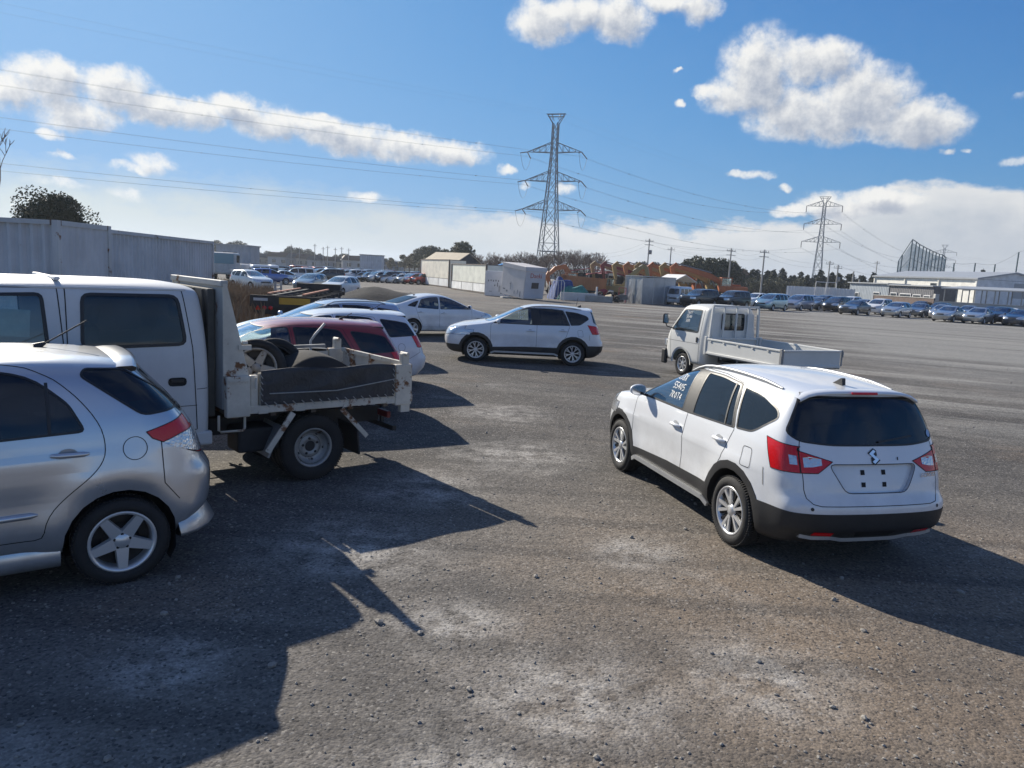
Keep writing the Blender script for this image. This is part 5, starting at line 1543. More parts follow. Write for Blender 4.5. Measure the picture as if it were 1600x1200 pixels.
tag(mb.build('scrap_sheet', worn('black_sheet', (.02, .02, .022), .9, .2, 3, bump=0)), 'curved black sheet lying in the middle of the truck bed', 'panel')
mb = MB(); mb.bar(tw(.35, -.30, 1.35), tw(-.55, -.10, 1.39), .05, .035)
tag(mb.build('striped_bar', worn('weathered_bar', (.3, .3, .29), .7, .5, 9)), 'grey weathered bar lying across the truck bed', 'bar')
mb = MB(); mb.tube([tw(-.66, -.74, .90), tw(-.66, -.74, 1.38), tw(-.72, -.74, 1.46), tw(-.86, -.76, 1.60)], .016, 6)
tag(mb.build('bent_pipe', worn('pale_pipe', (.5, .5, .48), .5, .3, 6)), 'pale bent pipe sticking up at the back of the truck bed', 'pipe')
mb = MB(); mb.box(tw(-.62, .05, 1.02), (.22, .3, .22), rz=R(30), bev=.03); tag(mb.build('white_scrap', worn('white_plastic', (.6, .6, .58), .5)), 'white plastic scrap beside the black sheet in the truck bed', 'scrap')

# ------------------------------------------------------------------ flatbed truck
fb_yaw = R(113)
FBW = worn('flatbed_cream_paint', (.66, .66, .63), .42, .08, 1.5, 0, (.25, .13, .06), .76, bump=.03)
fb = empty('flatbed_truck', (5.93, 17.5, 0), fb_yaw, 'cream white drop-side flatbed truck behind the front crossover', 'truck')
cu = Cutter(lattice(fx=[3.05, 3.10, 3.08, 2.98, 2.50, 2.36], fz=[.36, .50, .90, 1.14, 1.68, 1.76], rx=[1.30, 1.29, 1.28, 1.28, 1.30, 1.32], rz=[.36, .50, .90, 1.16, 1.70, 1.78],
    fw=[.70, .74, .77, .76, .64, .60], rw=[.76, .79, .80, .79, .69, .65],
    st=[(2.80, 2.40, 1.14, 1.80, .82, .70, .64, .04, .05), (2.45, 2.20, 1.15, 1.82, .82, .70, .64, .04, .0), (1.9, 1.9, 1.15, 1.83, .82, .705, .65, .04, 0), (1.5, 1.5, 1.16, 1.82, .82, .705, .65, .04, 0)],
    zlow=(.36, .50, .88), size=(1.28, 3.10, .82, .33, 1.87), bulge=(.10, .01), low=(.98, 1.0), shoulder=.98))
cu.side('arch', arch_poly(2.20, .32, .37, 20), .1)
cu.side('front_window', rpoly([(2.72, 1.16), (2.33, 1.70), (1.62, 1.72), (1.60, 1.16)], [.03, .06, .05, .05]), .2)
cu.end('windshield', rpoly([(-.72, 1.20), (.72, 1.20), (.60, 1.70), (-.60, 1.70)], .06), True, xlim=(2.0, 4))
cu.end('back_window', rpoly([(-.34, 1.27), (.34, 1.27), (.34, 1.66), (-.34, 1.66)], .04), False, xlim=(1.0, 1.4))
for q in slabs([(2.66, .40), (2.76, 1.15), (2.40, 1.765), (1.52, 1.775), (1.50, 1.1), (1.50, .40)]): cu.side('door0', q, .1)
cu.finish()
link('cab', cu.mesh('body', FBW), fb)
for sd in 'LR':
    sg = 1 if sd == 'L' else -1
    link('window', cu.mesh('front_window|' + sd, GLASS, -.004), fb)
    d = link('door', cu.mesh('door0|' + sd, FBW), fb)
    h, n = cu.hit((1.60, 3 * sg, .98), (0, -sg, 0))
    mb = MB(); mb.box(h + Vector((0, sg * .008, 0)), (.06, .02, .13), bev=.008); mb.build('door_handle', BLACK, d)
    mb = MB(); mb.tube([(2.62, sg * .80, 1.18), (2.78, sg * .92, 1.22), (2.80, sg * .95, 1.30)], .014, 6)
    mm = mb.build('mirror_arm', BLACK, fb)
    mb = MB(); mb.box((2.80, sg * .96, 1.42), (.07, .17, .26), bev=.04); mb.build('wing_mirror', BLACK, mm)
    mb = MB(); mb.add([(2.763, sg * .96 + a, 1.42 + b) for a, b in rpoly([(-.07, -.11), (.07, -.11), (.07, .11), (-.07, .11)], .03, 2)], [list(range(12))]); mb.build('mirror_glass', CHROME, mm)
link('windshield', cu.mesh('windshield', GLASS, -.004), fb); link('back_window', cu.mesh('back_window', GLASS, -.004), fb)
mb = MB(); cu.seams(mb, ['door0|L', 'door0|R'], .009, .002)
for sg in (1, -1): cu.strip(mb, [(1.52, .88), (2.95, .88)], 'side', .006, sg=sg)
mb.build('panel_gap', GAP, fb)
for r_ in ['front_window|L', 'front_window|R', 'windshield', 'back_window']: mb = MB(); cu.seams(mb, [r_], .03, .004); mb.build('window_seal', SEAL, fb)
scribble(cu, fb, ['T607', '5540', '380'], 2.22, 1.60, 1, .009, .07, .06)
for x, y, w in ((1.72, .36, .55), (1.72, -.36, .55)):
    mb = MB(); mb.M = Matrix.Translation((0, 0, .22)); seat(mb, x + .1, y, w); mb.build('seat', SEAT, fb)
mb = MB(); mb.box((2.45, 0, 1.03), (.3, 1.4, .2), bev=.05); mb.build('dashboard', SEAT, fb)
mb = MB(); ring = [(2.20, -.36 + .18 * math.cos(a), 1.22 + .1 * math.sin(a)) for a in [2 * PI * k / 16 for k in range(17)]]; mb.tube(ring, .015, 5, False); mb.build('steering_wheel', SEAT, fb)
mb = MB()
for sg in (1, -1):
    pts = arch_poly(2.20, .32, .37, 24)
    ring = [p for p in pts if p[1] > .30]
    ring.sort(key=lambda p: math.atan2(p[1] - .32, p[0] - 2.20))
    vs = []
    for x, z in ring:
        h, n = cu.hit((x, 3 * sg, z + .0), (0, -sg, 0))
        y = abs(h.y) if h else .8
        vs += [(x, sg * (y + .002), z), (2.2 + (x - 2.2) * 1.14, sg * (y + .02), .32 + (z - .32) * 1.14)]
    mb.add(vs, [(2 * i, 2 * i + 1, 2 * i + 3, 2 * i + 2) for i in range(len(ring) - 1)], True)
mb.build('arch_flare', FBW, fb)
mb = MB()
for sg in (1, -1): mb.box((.6, sg * .33, .52), (3.6, .06, .14))
for x in (-1.1, -.4, .5, 1.2): mb.box((x, 0, .52), (.06, .6, .1))
mb.tube([(0, -.6, .30), (0, .6, .30)], .05, 8); mb.box((.55, .5, .45), (.5, .3, .22), bev=.03)
mb.build('chassis', DARK_M, fb)
for x in (0, 2.2):
    for sg in (1, -1): add_wheel(fb, x, sg * .70, .30, .30, .19, .17, 'plain', (ALLOY, ALLOY_D), sg, n=28)
mb = MB(); mb.box((3.06, 0, .46), (.16, 1.60, .24), bev=.06); mb.build('front_bumper', FBW, fb)
for sg in (1, -1):
    mb = MB(); mb.box((3.08, sg * .58, .78), (.06, .30, .18), bev=.03); mb.build('headlight', WHITE_L, fb)
mb = MB(); mb.box((3.0, .77, .42), (.20, .10, .40), bev=.04); mb.build('bumper_corner', BLACK, fb)
X0, X1, Y, Z = -1.42, 1.22, .83, .70
mb = MB(); mb.box(((X0 + X1) / 2, 0, Z - .02), (X1 - X0, 2 * Y, .05))
for x in (-1.1, -.5, .1, .7): mb.box((x, 0, Z - .08), (.06, 1.5, .07))
mb.build('bed_floor', GALV, fb)
for sg in (1, -1):
    mb = MB()
    L_ = X1 - X0 - .12
    mb.box(((X0 + X1) / 2 - .03, sg * Y, Z + .17), (L_, .03, .34)); mb.box(((X0 + X1) / 2 - .03, sg * (Y + .008), Z + .345), (L_, .055, .04), bev=.006); mb.box(((X0 + X1) / 2 - .03, sg * (Y + .012), Z + .01), (L_, .06, .05), bev=.006)
    for x in (-1.0, -.5, 0, .5, 1.0): mb.box((x, sg * (Y + .02), Z + .30), (.06, .03, .03))
    mb.build('drop_side', FBW, fb)
    mb = MB(); mb.box((X1 - .02, sg * Y, Z + .18), (.07, .07, .44), bev=.008); mb.build('front_post', FBW, fb)
mb = MB()
mb.box((X0, 0, Z + .17), (.03, 2 * Y - .06, .34)); mb.box((X0 - .006, 0, Z + .345), (.055, 2 * Y - .06, .04), bev=.006); mb.box((X0 - .01, 0, Z + .01), (.06, 2 * Y - .06, .05), bev=.006)
mb.box((X0 - .012, -.55, Z + .10), (.01, .22, .03))
mb.build('tailgate', FBW, fb)
for sg in (1, -1):
    mb = MB(); mb.box((X0 + .01, sg * (Y + .012), Z + .2), (.07, .05, .36), bev=.008); mb.box((X0 - .02, sg * (Y + .03), Z + .28), (.03, .03, .12)); mb.build('gate_latch', worn('grey_latch', (.3, .3, .3), .5), fb)
    mb = MB(); mb.box((X0 + .05, sg * .55, .56), (.05, .28, .1), bev=.01); mb.build('taillight', RED_L, fb)
# guard frame behind the cab
mb = MB()
xg = X1 - .01
for y in (-.76, .76): mb.bar((xg, y, Z), (xg, y * .91, 1.84), .05)
mb.bar((xg, -.70, 1.85), (xg, .70, 1.85), .05)
mb.bar((xg, -.76, Z + .36), (xg, .76, Z + .36), .05)
for y in (-.02, .36, -.38): mb.bar((xg - .01, y, Z + .36), (xg - .01, y, 1.83), .035, .045)
mb.build('cab_guard_frame', FBW, fb)
mb = MB(); mb.box((xg + .035, 0, Z + .2), (.02, 1.55, .34)); mb.build('bed_front_wall', FBW, fb)
for y in (-.52, .52):
    mb = MB(); mb.box((1.275, y, 1.35), (.02, .22, .62), bev=.008); mb.build('cab_back_rib', FBW, fb)

# ------------------------------------------------------------------ helpers for the far yard
def at(px, py, Y):
    """point at depth Y seen along a direction measured in the 1600 x 1200 photograph"""
    d = FW + RT * ((px - 800) / F_PX) - UP * ((py - 600) / F_PX)
    return Vector((0, 0, CAM_H)) + d * (Y / d.y)
def gx(px, Y):
    p = at(px, 428 + (px - 800) * .0529, Y)
    return Vector((p.x, p.y, 0))

# ------------------------------------------------------------------ far parked cars
MODELS['sedan'] = far(MODELS['liftback'],
    lat=dict(fx=[2.16, 2.24, 2.30, 2.26, 2.18, 2.08], fz=[.20, .32, .54, .70, .77, .80], rx=[-2.18, -2.26, -2.30, -2.28, -2.22, -2.14], rz=[.26, .38, .66, .86, .96, 1.0],
             fw=[.64, .68, .71, .69, .64, .58], rw=[.66, .70, .72, .70, .66, .60],
             st=[(1.86, 1.84, .80, .86, .84, .78, .66, .03, .06), (1.30, 1.28, .86, .92, .86, .78, .66, .03, 0), (1.0, .88, .90, .98, .86, .78, .67, .02, .14),
                 (.56, .32, .92, 1.24, .86, .70, .58, .03, .10), (.15, -.1, .93, 1.39, .86, .66, .53, .035, .08), (-.40, -.42, .94, 1.42, .86, .65, .52, .035, 0),
                 (-.95, -.82, .95, 1.37, .86, .65, .52, .03, 0), (-1.35, -1.30, .95, 1.12, .86, .70, .58, .02, -.1), (-1.55, -1.52, .95, 1.02, .85, .76, .64, .02, -.08), (-1.95, -1.92, .93, 1.01, .84, .76, .66, .02, 0)],
             zlow=(.18, .31, .58), size=(-2.28, 2.32, .87, .18, 1.44), bulge=(.14, .10), shoulder=.955),
    windows=[('front_window', [(.90, .96), (.18, 1.27), (-.08, 1.34), (-.24, 1.345), (-.28, .955)], 0, GLASS_D), ('rear_window_pane', [(-.35, .955), (-.31, 1.345), (-.62, 1.32), (-.85, 1.26), (-1.15, .99)], 0, GLASS_D)],
    screen=[(-.64, .99), (.64, .99), (.51, 1.35), (-.51, 1.35)], screen_x=(-.15, 1.3), tail=[(-.60, 1.05), (.60, 1.05), (.50, 1.32), (-.50, 1.32)], tail_x=(-1.7, -.7), tail_r=.05, doors=[],
    tl_side=[(-1.95, .90), (-2.0, .74), (-2.4, .74), (-2.4, .92)], tl_end=[(.42, .74), (.95, .74), (.95, .92), (.42, .90)], mirror=(.78, .98))
MODELS['minivan'] = far(MODELS['wagon'],
    lat=dict(fx=[2.14, 2.22, 2.27, 2.20, 2.10, 2.02], fz=[.20, .32, .58, .78, .88, .92], rx=[-2.10, -2.16, -2.20, -2.16, -2.02, -1.94], rz=[.26, .38, .70, 1.02, 1.50, 1.62],
             fw=[.62, .66, .69, .67, .62, .56], rw=[.70, .74, .76, .74, .66, .60],
             st=[(1.84, 1.82, .92, 1.0, .83, .77, .66, .03, .06), (1.50, 1.46, .98, 1.10, .86, .79, .68, .03, .05), (1.30, 1.14, 1.0, 1.24, .86, .78, .66, .03, .12),
                 (.85, .66, 1.01, 1.46, .86, .73, .60, .03, .10), (.45, .2, 1.01, 1.61, .86, .70, .57, .035, .06), (-.40, -.42, 1.02, 1.66, .86, .69, .56, .035, 0),
                 (-1.0, -1.0, 1.02, 1.66, .86, .68, .56, .03, 0), (-1.5, -1.48, 1.03, 1.65, .86, .67, .56, .02, 0), (-1.94, -1.84, 1.03, 1.63, .84, .66, .55, .02, -.03)],
             zlow=(.18, .31, .60), size=(-2.20, 2.28, .86, .18, 1.68), bulge=(.14, .08), shoulder=.96),
    windows=[('front_window', [(1.22, 1.06), (.56, 1.44), (.30, 1.54), (-.10, 1.55), (-.14, 1.05)], 0, GLASS_D), ('rear_window_pane', [(-.22, 1.05), (-.18, 1.55), (-.98, 1.55), (-1.05, 1.06)], 0, GLASS_D), ('quarter_window', [(-1.14, 1.07), (-1.08, 1.54), (-1.72, 1.51), (-1.90, 1.09)], 0, GLASS_D)],
    screen=[(-.66, 1.10), (.66, 1.10), (.54, 1.56), (-.54, 1.56)], screen_x=(.0, 1.7), tail=[(-.62, 1.08), (.62, 1.08), (.54, 1.54), (-.54, 1.54)], doors=[],
    tl_side=[(-1.95, 1.3), (-2.0, .86), (-2.4, .86), (-2.4, 1.3)], tl_end=[(.62, .86), (.95, .86), (.95, 1.3), (.66, 1.3)], hl_side=[(2.4, .70), (2.4, .84), (1.95, .93), (1.66, .96), (1.75, .80)], hl_end=[(.40, .68), (.95, .72), (.95, .92), (.5, .86)], mirror=(1.05, 1.12))
MODELS['boxsuv'] = far(MODELS['wagon'],
    lat=dict(fx=[2.10, 2.18, 2.22, 2.20, 2.16, 2.08], fz=[.36, .46, .70, .92, 1.04, 1.08], rx=[-2.12, -2.20, -2.24, -2.20, -2.14, -2.08], rz=[.38, .48, .80, 1.14, 1.56, 1.68],
             fw=[.74, .78, .80, .78, .74, .68], rw=[.78, .82, .84, .81, .72, .66],
             st=[(1.90, 1.88, 1.04, 1.12, .88, .82, .72, .02, .03), (1.40, 1.38, 1.06, 1.15, .89, .83, .72, .02, 0), (1.02, .94, 1.08, 1.20, .89, .82, .71, .02, .08),
                 (.72, .58, 1.09, 1.48, .89, .75, .63, .02, .06), (.45, .28, 1.09, 1.68, .89, .72, .60, .03, .04), (-.40, -.42, 1.10, 1.73, .89, .71, .60, .03, 0),
                 (-1.0, -1.0, 1.10, 1.73, .89, .70, .60, .03, 0), (-1.5, -1.48, 1.10, 1.73, .89, .70, .60, .02, 0), (-2.02, -1.98, 1.11, 1.71, .88, .69, .59, .02, -.02)],
             zlow=(.34, .46, .74), size=(-2.24, 2.24, .89, .32, 1.76), bulge=(.07, .05), shoulder=.965),
    wheel=(.37, .225, .24, 'plain'), arch=.43, axle=(1.32, -1.33), track=.75,
    windows=[('front_window', [(.92, 1.13), (.54, 1.52), (.36, 1.62), (-.12, 1.63), (-.16, 1.13)], 0, GLASS_D), ('rear_window_pane', [(-.24, 1.13), (-.20, 1.63), (-.98, 1.63), (-1.02, 1.13)], 0, GLASS_D), ('quarter_window', [(-1.12, 1.14), (-1.08, 1.62), (-1.86, 1.60), (-1.96, 1.15)], 0, GLASS_D)],
    screen=[(-.72, 1.22), (.72, 1.22), (.62, 1.63), (-.62, 1.63)], screen_x=(.1, 1.3), tail=[(-.66, 1.16), (.66, 1.16), (.58, 1.60), (-.58, 1.60)], doors=[],
    tl_side=[(-2.05, 1.1), (-2.1, .80), (-2.4, .80), (-2.4, 1.1)], tl_end=[(.66, .80), (.95, .80), (.95, 1.1), (.66, 1.1)], hl_side=[(2.4, .82), (2.4, 1.0), (2.0, 1.0), (2.0, .82)], hl_end=[(.48, .80), (.95, .80), (.95, 1.0), (.48, 1.0)], mirror=(.80, 1.2))
MODELS['boxvan'] = far(MODELS['minivan'],
    lat=dict(fx=[1.72, 1.76, 1.78, 1.74, 1.50, 1.42], fz=[.24, .36, .70, 1.0, 1.60, 1.72], rx=[-1.60, -1.64, -1.66, -1.64, -1.60, -1.56], rz=[.28, .40, .74, 1.05, 1.66, 1.78],
             fw=[.60, .64, .66, .66, .60, .56], rw=[.66, .69, .70, .70, .62, .58],
             st=[(1.60, 1.36, 1.02, 1.76, .74, .66, .60, .02, .03), (1.2, 1.1, 1.02, 1.79, .74, .66, .60, .03, 0), (.5, .5, 1.02, 1.80, .74, .66, .60, .03, 0), (-.4, -.4, 1.03, 1.80, .74, .66, .60, .03, 0), (-1.1, -1.1, 1.04, 1.80, .74, .66, .60, .03, 0), (-1.5, -1.48, 1.04, 1.79, .735, .65, .59, .02, 0)],
             zlow=(.22, .34, .70), size=(-1.66, 1.76, .74, .22, 1.86), bulge=(.06, .03), shoulder=.98),
    wheel=(.27, .165, .15, 'plain'), arch=.32, axle=(1.2, -1.15), track=.64,
    windows=[('front_window', [(1.46, 1.08), (1.30, 1.60), (.62, 1.62), (.60, 1.06)], 0, GLASS_D), ('rear_window_pane', [(.50, 1.07), (.50, 1.62), (-.40, 1.62), (-.42, 1.07)], 0, GLASS_D), ('quarter_window', [(-.52, 1.08), (-.50, 1.62), (-1.42, 1.60), (-1.46, 1.09)], 0, GLASS_D)],
    screen=[(-.58, 1.06), (.58, 1.06), (.52, 1.62), (-.52, 1.62)], screen_x=(1.2, 2), tail=[(-.54, 1.10), (.54, 1.10), (.50, 1.64), (-.50, 1.64)], doors=[],
    tl_side=[(-1.5, .9), (-1.5, .66), (-1.9, .66), (-1.9, .9)], tl_end=[(.5, .66), (.8, .66), (.8, .9), (.5, .9)], hl_side=[(1.9, .70), (1.9, .84), (1.62, .84), (1.62, .70)], hl_end=[(.36, .68), (.8, .68), (.8, .86), (.36, .86)], mirror=(1.32, 1.12))
MODELS['estate'] = far(MODELS['wagon'], doors=[])
MODELS['compact'] = far(MODELS['crossover'], doors=[], clad=False, dlo=[], windows=[(a, b, 0, GLASS_D) for a, b, c, d in MODELS['crossover']['windows']])
FAR = {}
GR = 'used cars lined up along the right side of the yard'
def far_car(model, px, py, Y, yaw, color, label, group, metal=True, z=0.0, loc=None):
    key = (model, metal)
    p = loc or gx(px, Y)
    if key not in FAR:
        root, cu, body = build_car(model, {'sedan': 'parked_sedan', 'minivan': 'parked_minivan', 'boxsuv': 'parked_off_roader', 'boxvan': 'parked_van', 'estate': 'parked_estate', 'compact': 'parked_hatchback'}[model], (0, 0, 0), 0, (.5, .5, .5), None, 'car', None, metal, detail=1, rims='plain')
        FAR[key] = tree_of(root)
        first = True
    else: first = False
    if first:
        r = FAR[key][0]; set_color(FAR[key], color)
    else:
        r = copy_tree(FAR[key], None, color)
    r.scale = (1.05, 1.05, 1.05) if group == GR else (1, 1, 1)
    r.location = (p.x, p.y, z); r.rotation_euler = (0, 0, R(yaw))
    tag(r, label, 'van' if model in ('boxvan', 'minivan') else 'car', group)
    return r
BLK, GRY, SIL, WHT = (.012, .013, .016), (.10, .11, .12), (.42, .44, .46), (.72, .73, .74)
LBL, NVY, DGR = (.30, .48, .55), (.02, .03, .06), (.05, .055, .06)
GR = 'used cars lined up along the right side of the yard'
for a in [
    ('boxvan', 1064, 0, 80, 235, WHT, 'white van at the left end of the right-hand row, half behind the metal shed', False),
    ('boxsuv', 1095, 0, 76, 222, BLK, 'black off-roader at the left end of the right-hand row, next to the metal shed', True),
    ('boxsuv', 1146, 0, 78, 222, (.03, .035, .05), 'dark two-tone off-roader, second big one from the metal shed', True),
    ('compact', 1182, 0, 84, 222, (.70, .71, .70), 'white off-roader between the dark off-roader and the pale turquoise minivan', False),
    ('minivan', 1208, 0, 78, 226, LBL, 'pale turquoise minivan in the right-hand row', True),
    ('minivan', 1251, 0, 83, 226, (.30, .34, .44), 'silver blue minivan right of the pale turquoise one', True),
    ('sedan', 1280, 0, 88, 222, (.20, .23, .27), 'small grey sedan squeezed between the silver blue minivan and the black van', True),
    ('minivan', 1310, 0, 85, 226, BLK, 'black van with chrome nose right of the small grey sedan', True),
    ('sedan', 1339, 0, 78, 224, (.035, .045, .06), 'dark blue grey sedan parked in front of the black van', True),
    ('minivan', 1376, 0, 84, 226, WHT, 'white minivan right of the dark sedan', False),
    ('estate', 1404, 0, 77, 224, (.55, .56, .56), 'silver white estate car with dark side strips, right of the white minivan', True),
    ('sedan', 1440, 0, 81, 224, (.17, .18, .20), 'grey sedan half behind the silver estate car', True),
    ('compact', 1470, 0, 84, 224, (.02, .025, .035), 'dark hatchback below the carport, left of the silver pair', True),
    ('sedan', 1476, 0, 79, 228, (.5, .5, .5), 'silver car mostly hidden behind the silver sedan with the dark grille', True),
    ('sedan', 1487, 0, 72, 222, (.44, .46, .48), 'silver sedan with a dark grille nearest the camera in the right-hand row', True),
    ('sedan', 1533, 0, 71, 224, (.52, .53, .53), 'silver saloon with square headlights near the right edge', True),
    ('compact', 1568, 0, 73, 224, BLK, 'black hatchback right of the silver saloon', True),
    ('sedan', 1596, 0, 70, 224, (.03, .045, .08), 'dark blue sedan cut by the right edge', True),
    ('compact', 1215, 0, 91, 222, WHT, 'white car of which only the roof shows behind the pale turquoise minivan', False),
    ('compact', 1262, 0, 93, 222, (.3, .45, .6), 'light blue car roof behind the silver blue minivan', True),
    ('minivan', 1290, 0, 97, 226, DGR, 'dark van behind the small grey sedan', True),
    ('minivan', 1330, 0, 95, 226, WHT, 'white van roof behind the black van', False),
    ('sedan', 1350, 0, 93, 222, SIL, 'silver roof showing behind the dark sedan', True),
    ('compact', 1440, 0, 92, 222, DGR, 'dark car in the second line in front of the brown wall', True),
    ('sedan', 1516, 0, 84, 224, SIL, 'silver car peeping out between the two silver sedans', True),
    ('sedan', 1552, 0, 86, 224, NVY, 'navy car in the second line behind the silver saloon', True),
    ('sedan', 1582, 0, 82, 224, WHT, 'white car roof behind the black hatchback at the right', False),
]: far_car(*a[:7], GR, a[7])
GL = 'cars standing in the left part of the yard'
for a in [
    ('compact', 393, 0, 60, 320, (.62, .64, .64), 'white rounded car seen from behind above the dry grass', False),
    ('sedan', 449, 0, 82, 20, (.55, .57, .58), 'silver sedan behind the trailer, side-on', True),
    ('boxsuv', 463, 0, 90, 200, (.66, .67, .68), 'white off-roader behind the silver sedan', False),
    ('estate', 486, 0, 64, 262, (.16, .20, .25), 'grey blue car with a big windscreen facing us behind the trailer', True),
    ('estate', 533, 0, 58, 257, (.64, .67, .68), 'white car with a big windscreen facing us, beside the gravel heap', False),
    ('boxsuv', 512, 0, 98, 200, (.03, .032, .035), 'black pickup-like off-roader in the middle of the left yard', True),
    ('minivan', 500, 0, 106, 225, (.12, .13, .14), 'dark van behind the black off-roader', True),
    ('compact', 424, 0, 78, 30, (.05, .12, .35), 'blue car behind the white truck body', True),
    ('boxvan', 412, 0, 86, 215, WHT, 'white van stacked among scrap left of the white off-roader', False),
    ('sedan', 440, 0, 104, 250, (.1, .1, .11), 'dark car behind the blue car', True),
]: far_car(*a[:7], GL, a[7])
random.seed(31)
for i in range(16):
    px = 352 + 175 * i / 15 + random.uniform(-4, 4)
    c = random.choice([(WHT, 'white', False), (BLK, 'black', True), (SIL, 'silver', True), (NVY, 'navy', True), ((.30, .06, .03), 'rusty red', True), (GRY, 'grey', True)])
    k = random.choice([('minivan', 'minivan'), ('sedan', 'sedan'), ('boxsuv', 'off-roader'), ('boxvan', 'van')])
    far_car(k[0], px, 0, random.uniform(112, 138), random.uniform(0, 360), c[0], '%s %s in the jumbled far group on the left, %s from its left end' % (c[1], k[1], ('first', 'second', 'third', 'fourth', 'fifth', 'sixth', 'seventh', 'eighth', 'ninth', 'tenth', 'eleventh', 'twelfth', 'thirteenth', 'fourteenth', 'fifteenth', 'sixteenth')[i]), 'jumbled cars far back on the left', c[2])
GF = 'long row of parked cars far back on the left'
random.seed(11)
cols = [(WHT, 'white', False), (SIL, 'silver', True), (BLK, 'black', True), (NVY, 'navy', True), (GRY, 'grey', True), ((.28, .02, .02), 'red', True), ((.3, .34, .4), 'pale blue', True)]
kinds = [('minivan', 'minivan'), ('sedan', 'sedan'), ('compact', 'hatchback'), ('boxsuv', 'off-roader'), ('estate', 'estate car')]
seq = [1, 0, 1, 2, 2, 1, 3, 0, 0, 1, 5, 5]
orig = ['first', 'second', 'third', 'fourth', 'fifth', 'sixth', 'seventh', 'eighth', 'ninth', 'tenth', 'eleventh', 'twelfth', 'thirteenth', 'fourteenth', 'fifteenth', 'sixteenth', 'seventeenth', 'eighteenth']
for row, (Y0, dY, n, x0, x1, nm) in enumerate([(112, 0, 12, 538, 668, 'front line'), (124, 4, 13, 528, 664, 'second line'), (140, 6, 14, 522, 666, 'third line'), (160, 6, 16, 505, 660, 'back line')]):
    for i in range(n):
        c = cols[seq[i % 12] if row == 0 else random.randrange(7)]
        k = kinds[(i * 3 + row) % 5]
        px = x0 + (x1 - x0) * (i + .5 * random.random()) / n
        p = gx(px, Y0 + dY * random.random())
        far_car(k[0], 0, 0, 0, 225 + random.uniform(-6, 6), c[0], '%s %s, %s from the left, far left row, %s' % (c[1], k[1], orig[i], nm), GF, c[2], 0, p)

# ------------------------------------------------------------------ shipping containers on the left
def corr_fn(col, rust_amt=.6, pitch=None):
    def fn(g, p):
        v = ocoord(g)
        n = g.noise(v, .8, 6, .6)
        c = g.mix(g.rng(n, .3, .7), tuple(x * .8 for x in col), tuple(x * 1.12 for x in col))
        st = g.noise(g.vm('MULTIPLY', v, (2.5, 2.5, .18)), 1.6, 5, .6)
        c = g.mix(g.rng(st, .58, .78, 0, .25), c, tuple(x * .55 for x in col))
        r = g.noise(g.vm('ADD', v, (3, 9, 1)), 1.5, 7, .7)
        c = g.mix(g.rng(r, rust_amt, rust_amt + .05), c, (.17, .08, .035))
        g.put(p.inputs['Base Color'], c)
        p.inputs['Roughness'].default_value = .6
    return fn
CONT = mat('grey_blue_container_paint', corr_fn((.52, .55, .58), .66))
CONT_F = mat('container_frame_paint', corr_fn((.50, .52, .53), .58))
def corrugated(mb, x0, x1, y, z0, z1, pitch, depth, axis='x'):
    """folded sheet running along an axis"""
    n = max(1, int(round((x1 - x0) / pitch)))
    p = (x1 - x0) / n
    pts = []
    for i in range(n):
        b = x0 + i * p
        pts += [(b, 0), (b + p * .26, 0), (b + p * .5, -depth), (b + p * .76, -depth)]
    pts.append((x1, 0))
    vs = []
    for (a, d) in pts:
        for z in (z0, z1): vs.append((a, y + d, z) if axis == 'x' else (y + d, a, z))
    mb.add(vs, [(2 * i, 2 * i + 2, 2 * i + 3, 2 * i + 1) for i in range(len(pts) - 1)], False)
def container(loc, rz, L, label, H=2.9, Wd=2.44, base=.17):
    t = empty('shipping_container', loc, rz, label, 'container', 'grey blue shipping containers')
    z0, z1 = base, base + H
    mb = MB()
    for x in (0, L):
        for y in (0, Wd): mb.box((x + (.06 if x == 0 else -.06), y + (.06 if y == 0 else -.06), (z0 + z1) / 2), (.14, .14, H))
    for y in (.05, Wd - .05):
        mb.box((L / 2, y, z1 - .06), (L - .26, .11, .11)); mb.box((L / 2, y, z0 + .08), (L - .26, .11, .16))
    for x in (.06, L - .06):
        mb.box((x, Wd / 2, z1 - .06), (.12, Wd - .26, .12)); mb.box((x, Wd / 2, z0 + .08), (.12, Wd - .26, .16))
    mb.build('frame', CONT_F, t)
    mb = MB()
    for x in (.085, L - .085):
        for y in (.085, Wd - .085):
            for z in (z0 + .06, z1 - .06): mb.box((x, y, z), (.18, .18, .125))
    mb.build('corner_casting', worn('casting_rust', (.2, .16, .13), .7, .3, 6, 0, (.15, .07, .04), .5), t)
    for y, sg in ((.045, 1), (Wd - .045, 1)):
        mb = MB(); corrugated(mb, .13, L - .13, y if y < 1 else y + .02, z0 + .16, z1 - .115, .278, .075 if y > 1 else -.075); mb.build('side_wall', CONT, t)
    for x in (.05, L - .03):
        mb = MB(); corrugated(mb, .13, Wd - .13, x, z0 + .16, z1 - .12, .28, .03 if x > 1 else -.03, 'y'); mb.build('end_wall', CONT, t)
    mb = MB(); mb.box((L / 2, Wd / 2, z1 - .035), (L - .24, Wd - .24, .03)); mb.build('roof_sheet', CONT, t)
    mb = MB()
    for x in (.3, L / 2, L - .3): mb.box((x, Wd / 2, base / 2), (.2, Wd, base))
    mb.build('timber_block', worn('grey_timber', (.2, .16, .12), .85, .3, 5), t)
    return t
a2 = at(100, 390, 20.6); b2 = at(334, 400, 32.8)
dv = Vector((b2.x - a2.x, b2.y - a2.y)); ang = math.atan2(dv.y, dv.x)
container((a2.x, a2.y, 0), ang, dv.length, 'grey blue shipping container running back from the near one, top rail rusty')
c = container((at(92, 390, 18.2).x - 12.2, 18.0, 0), R(.8), 12.2, 'grey blue shipping container whose wide ribbed side faces us at the left edge')

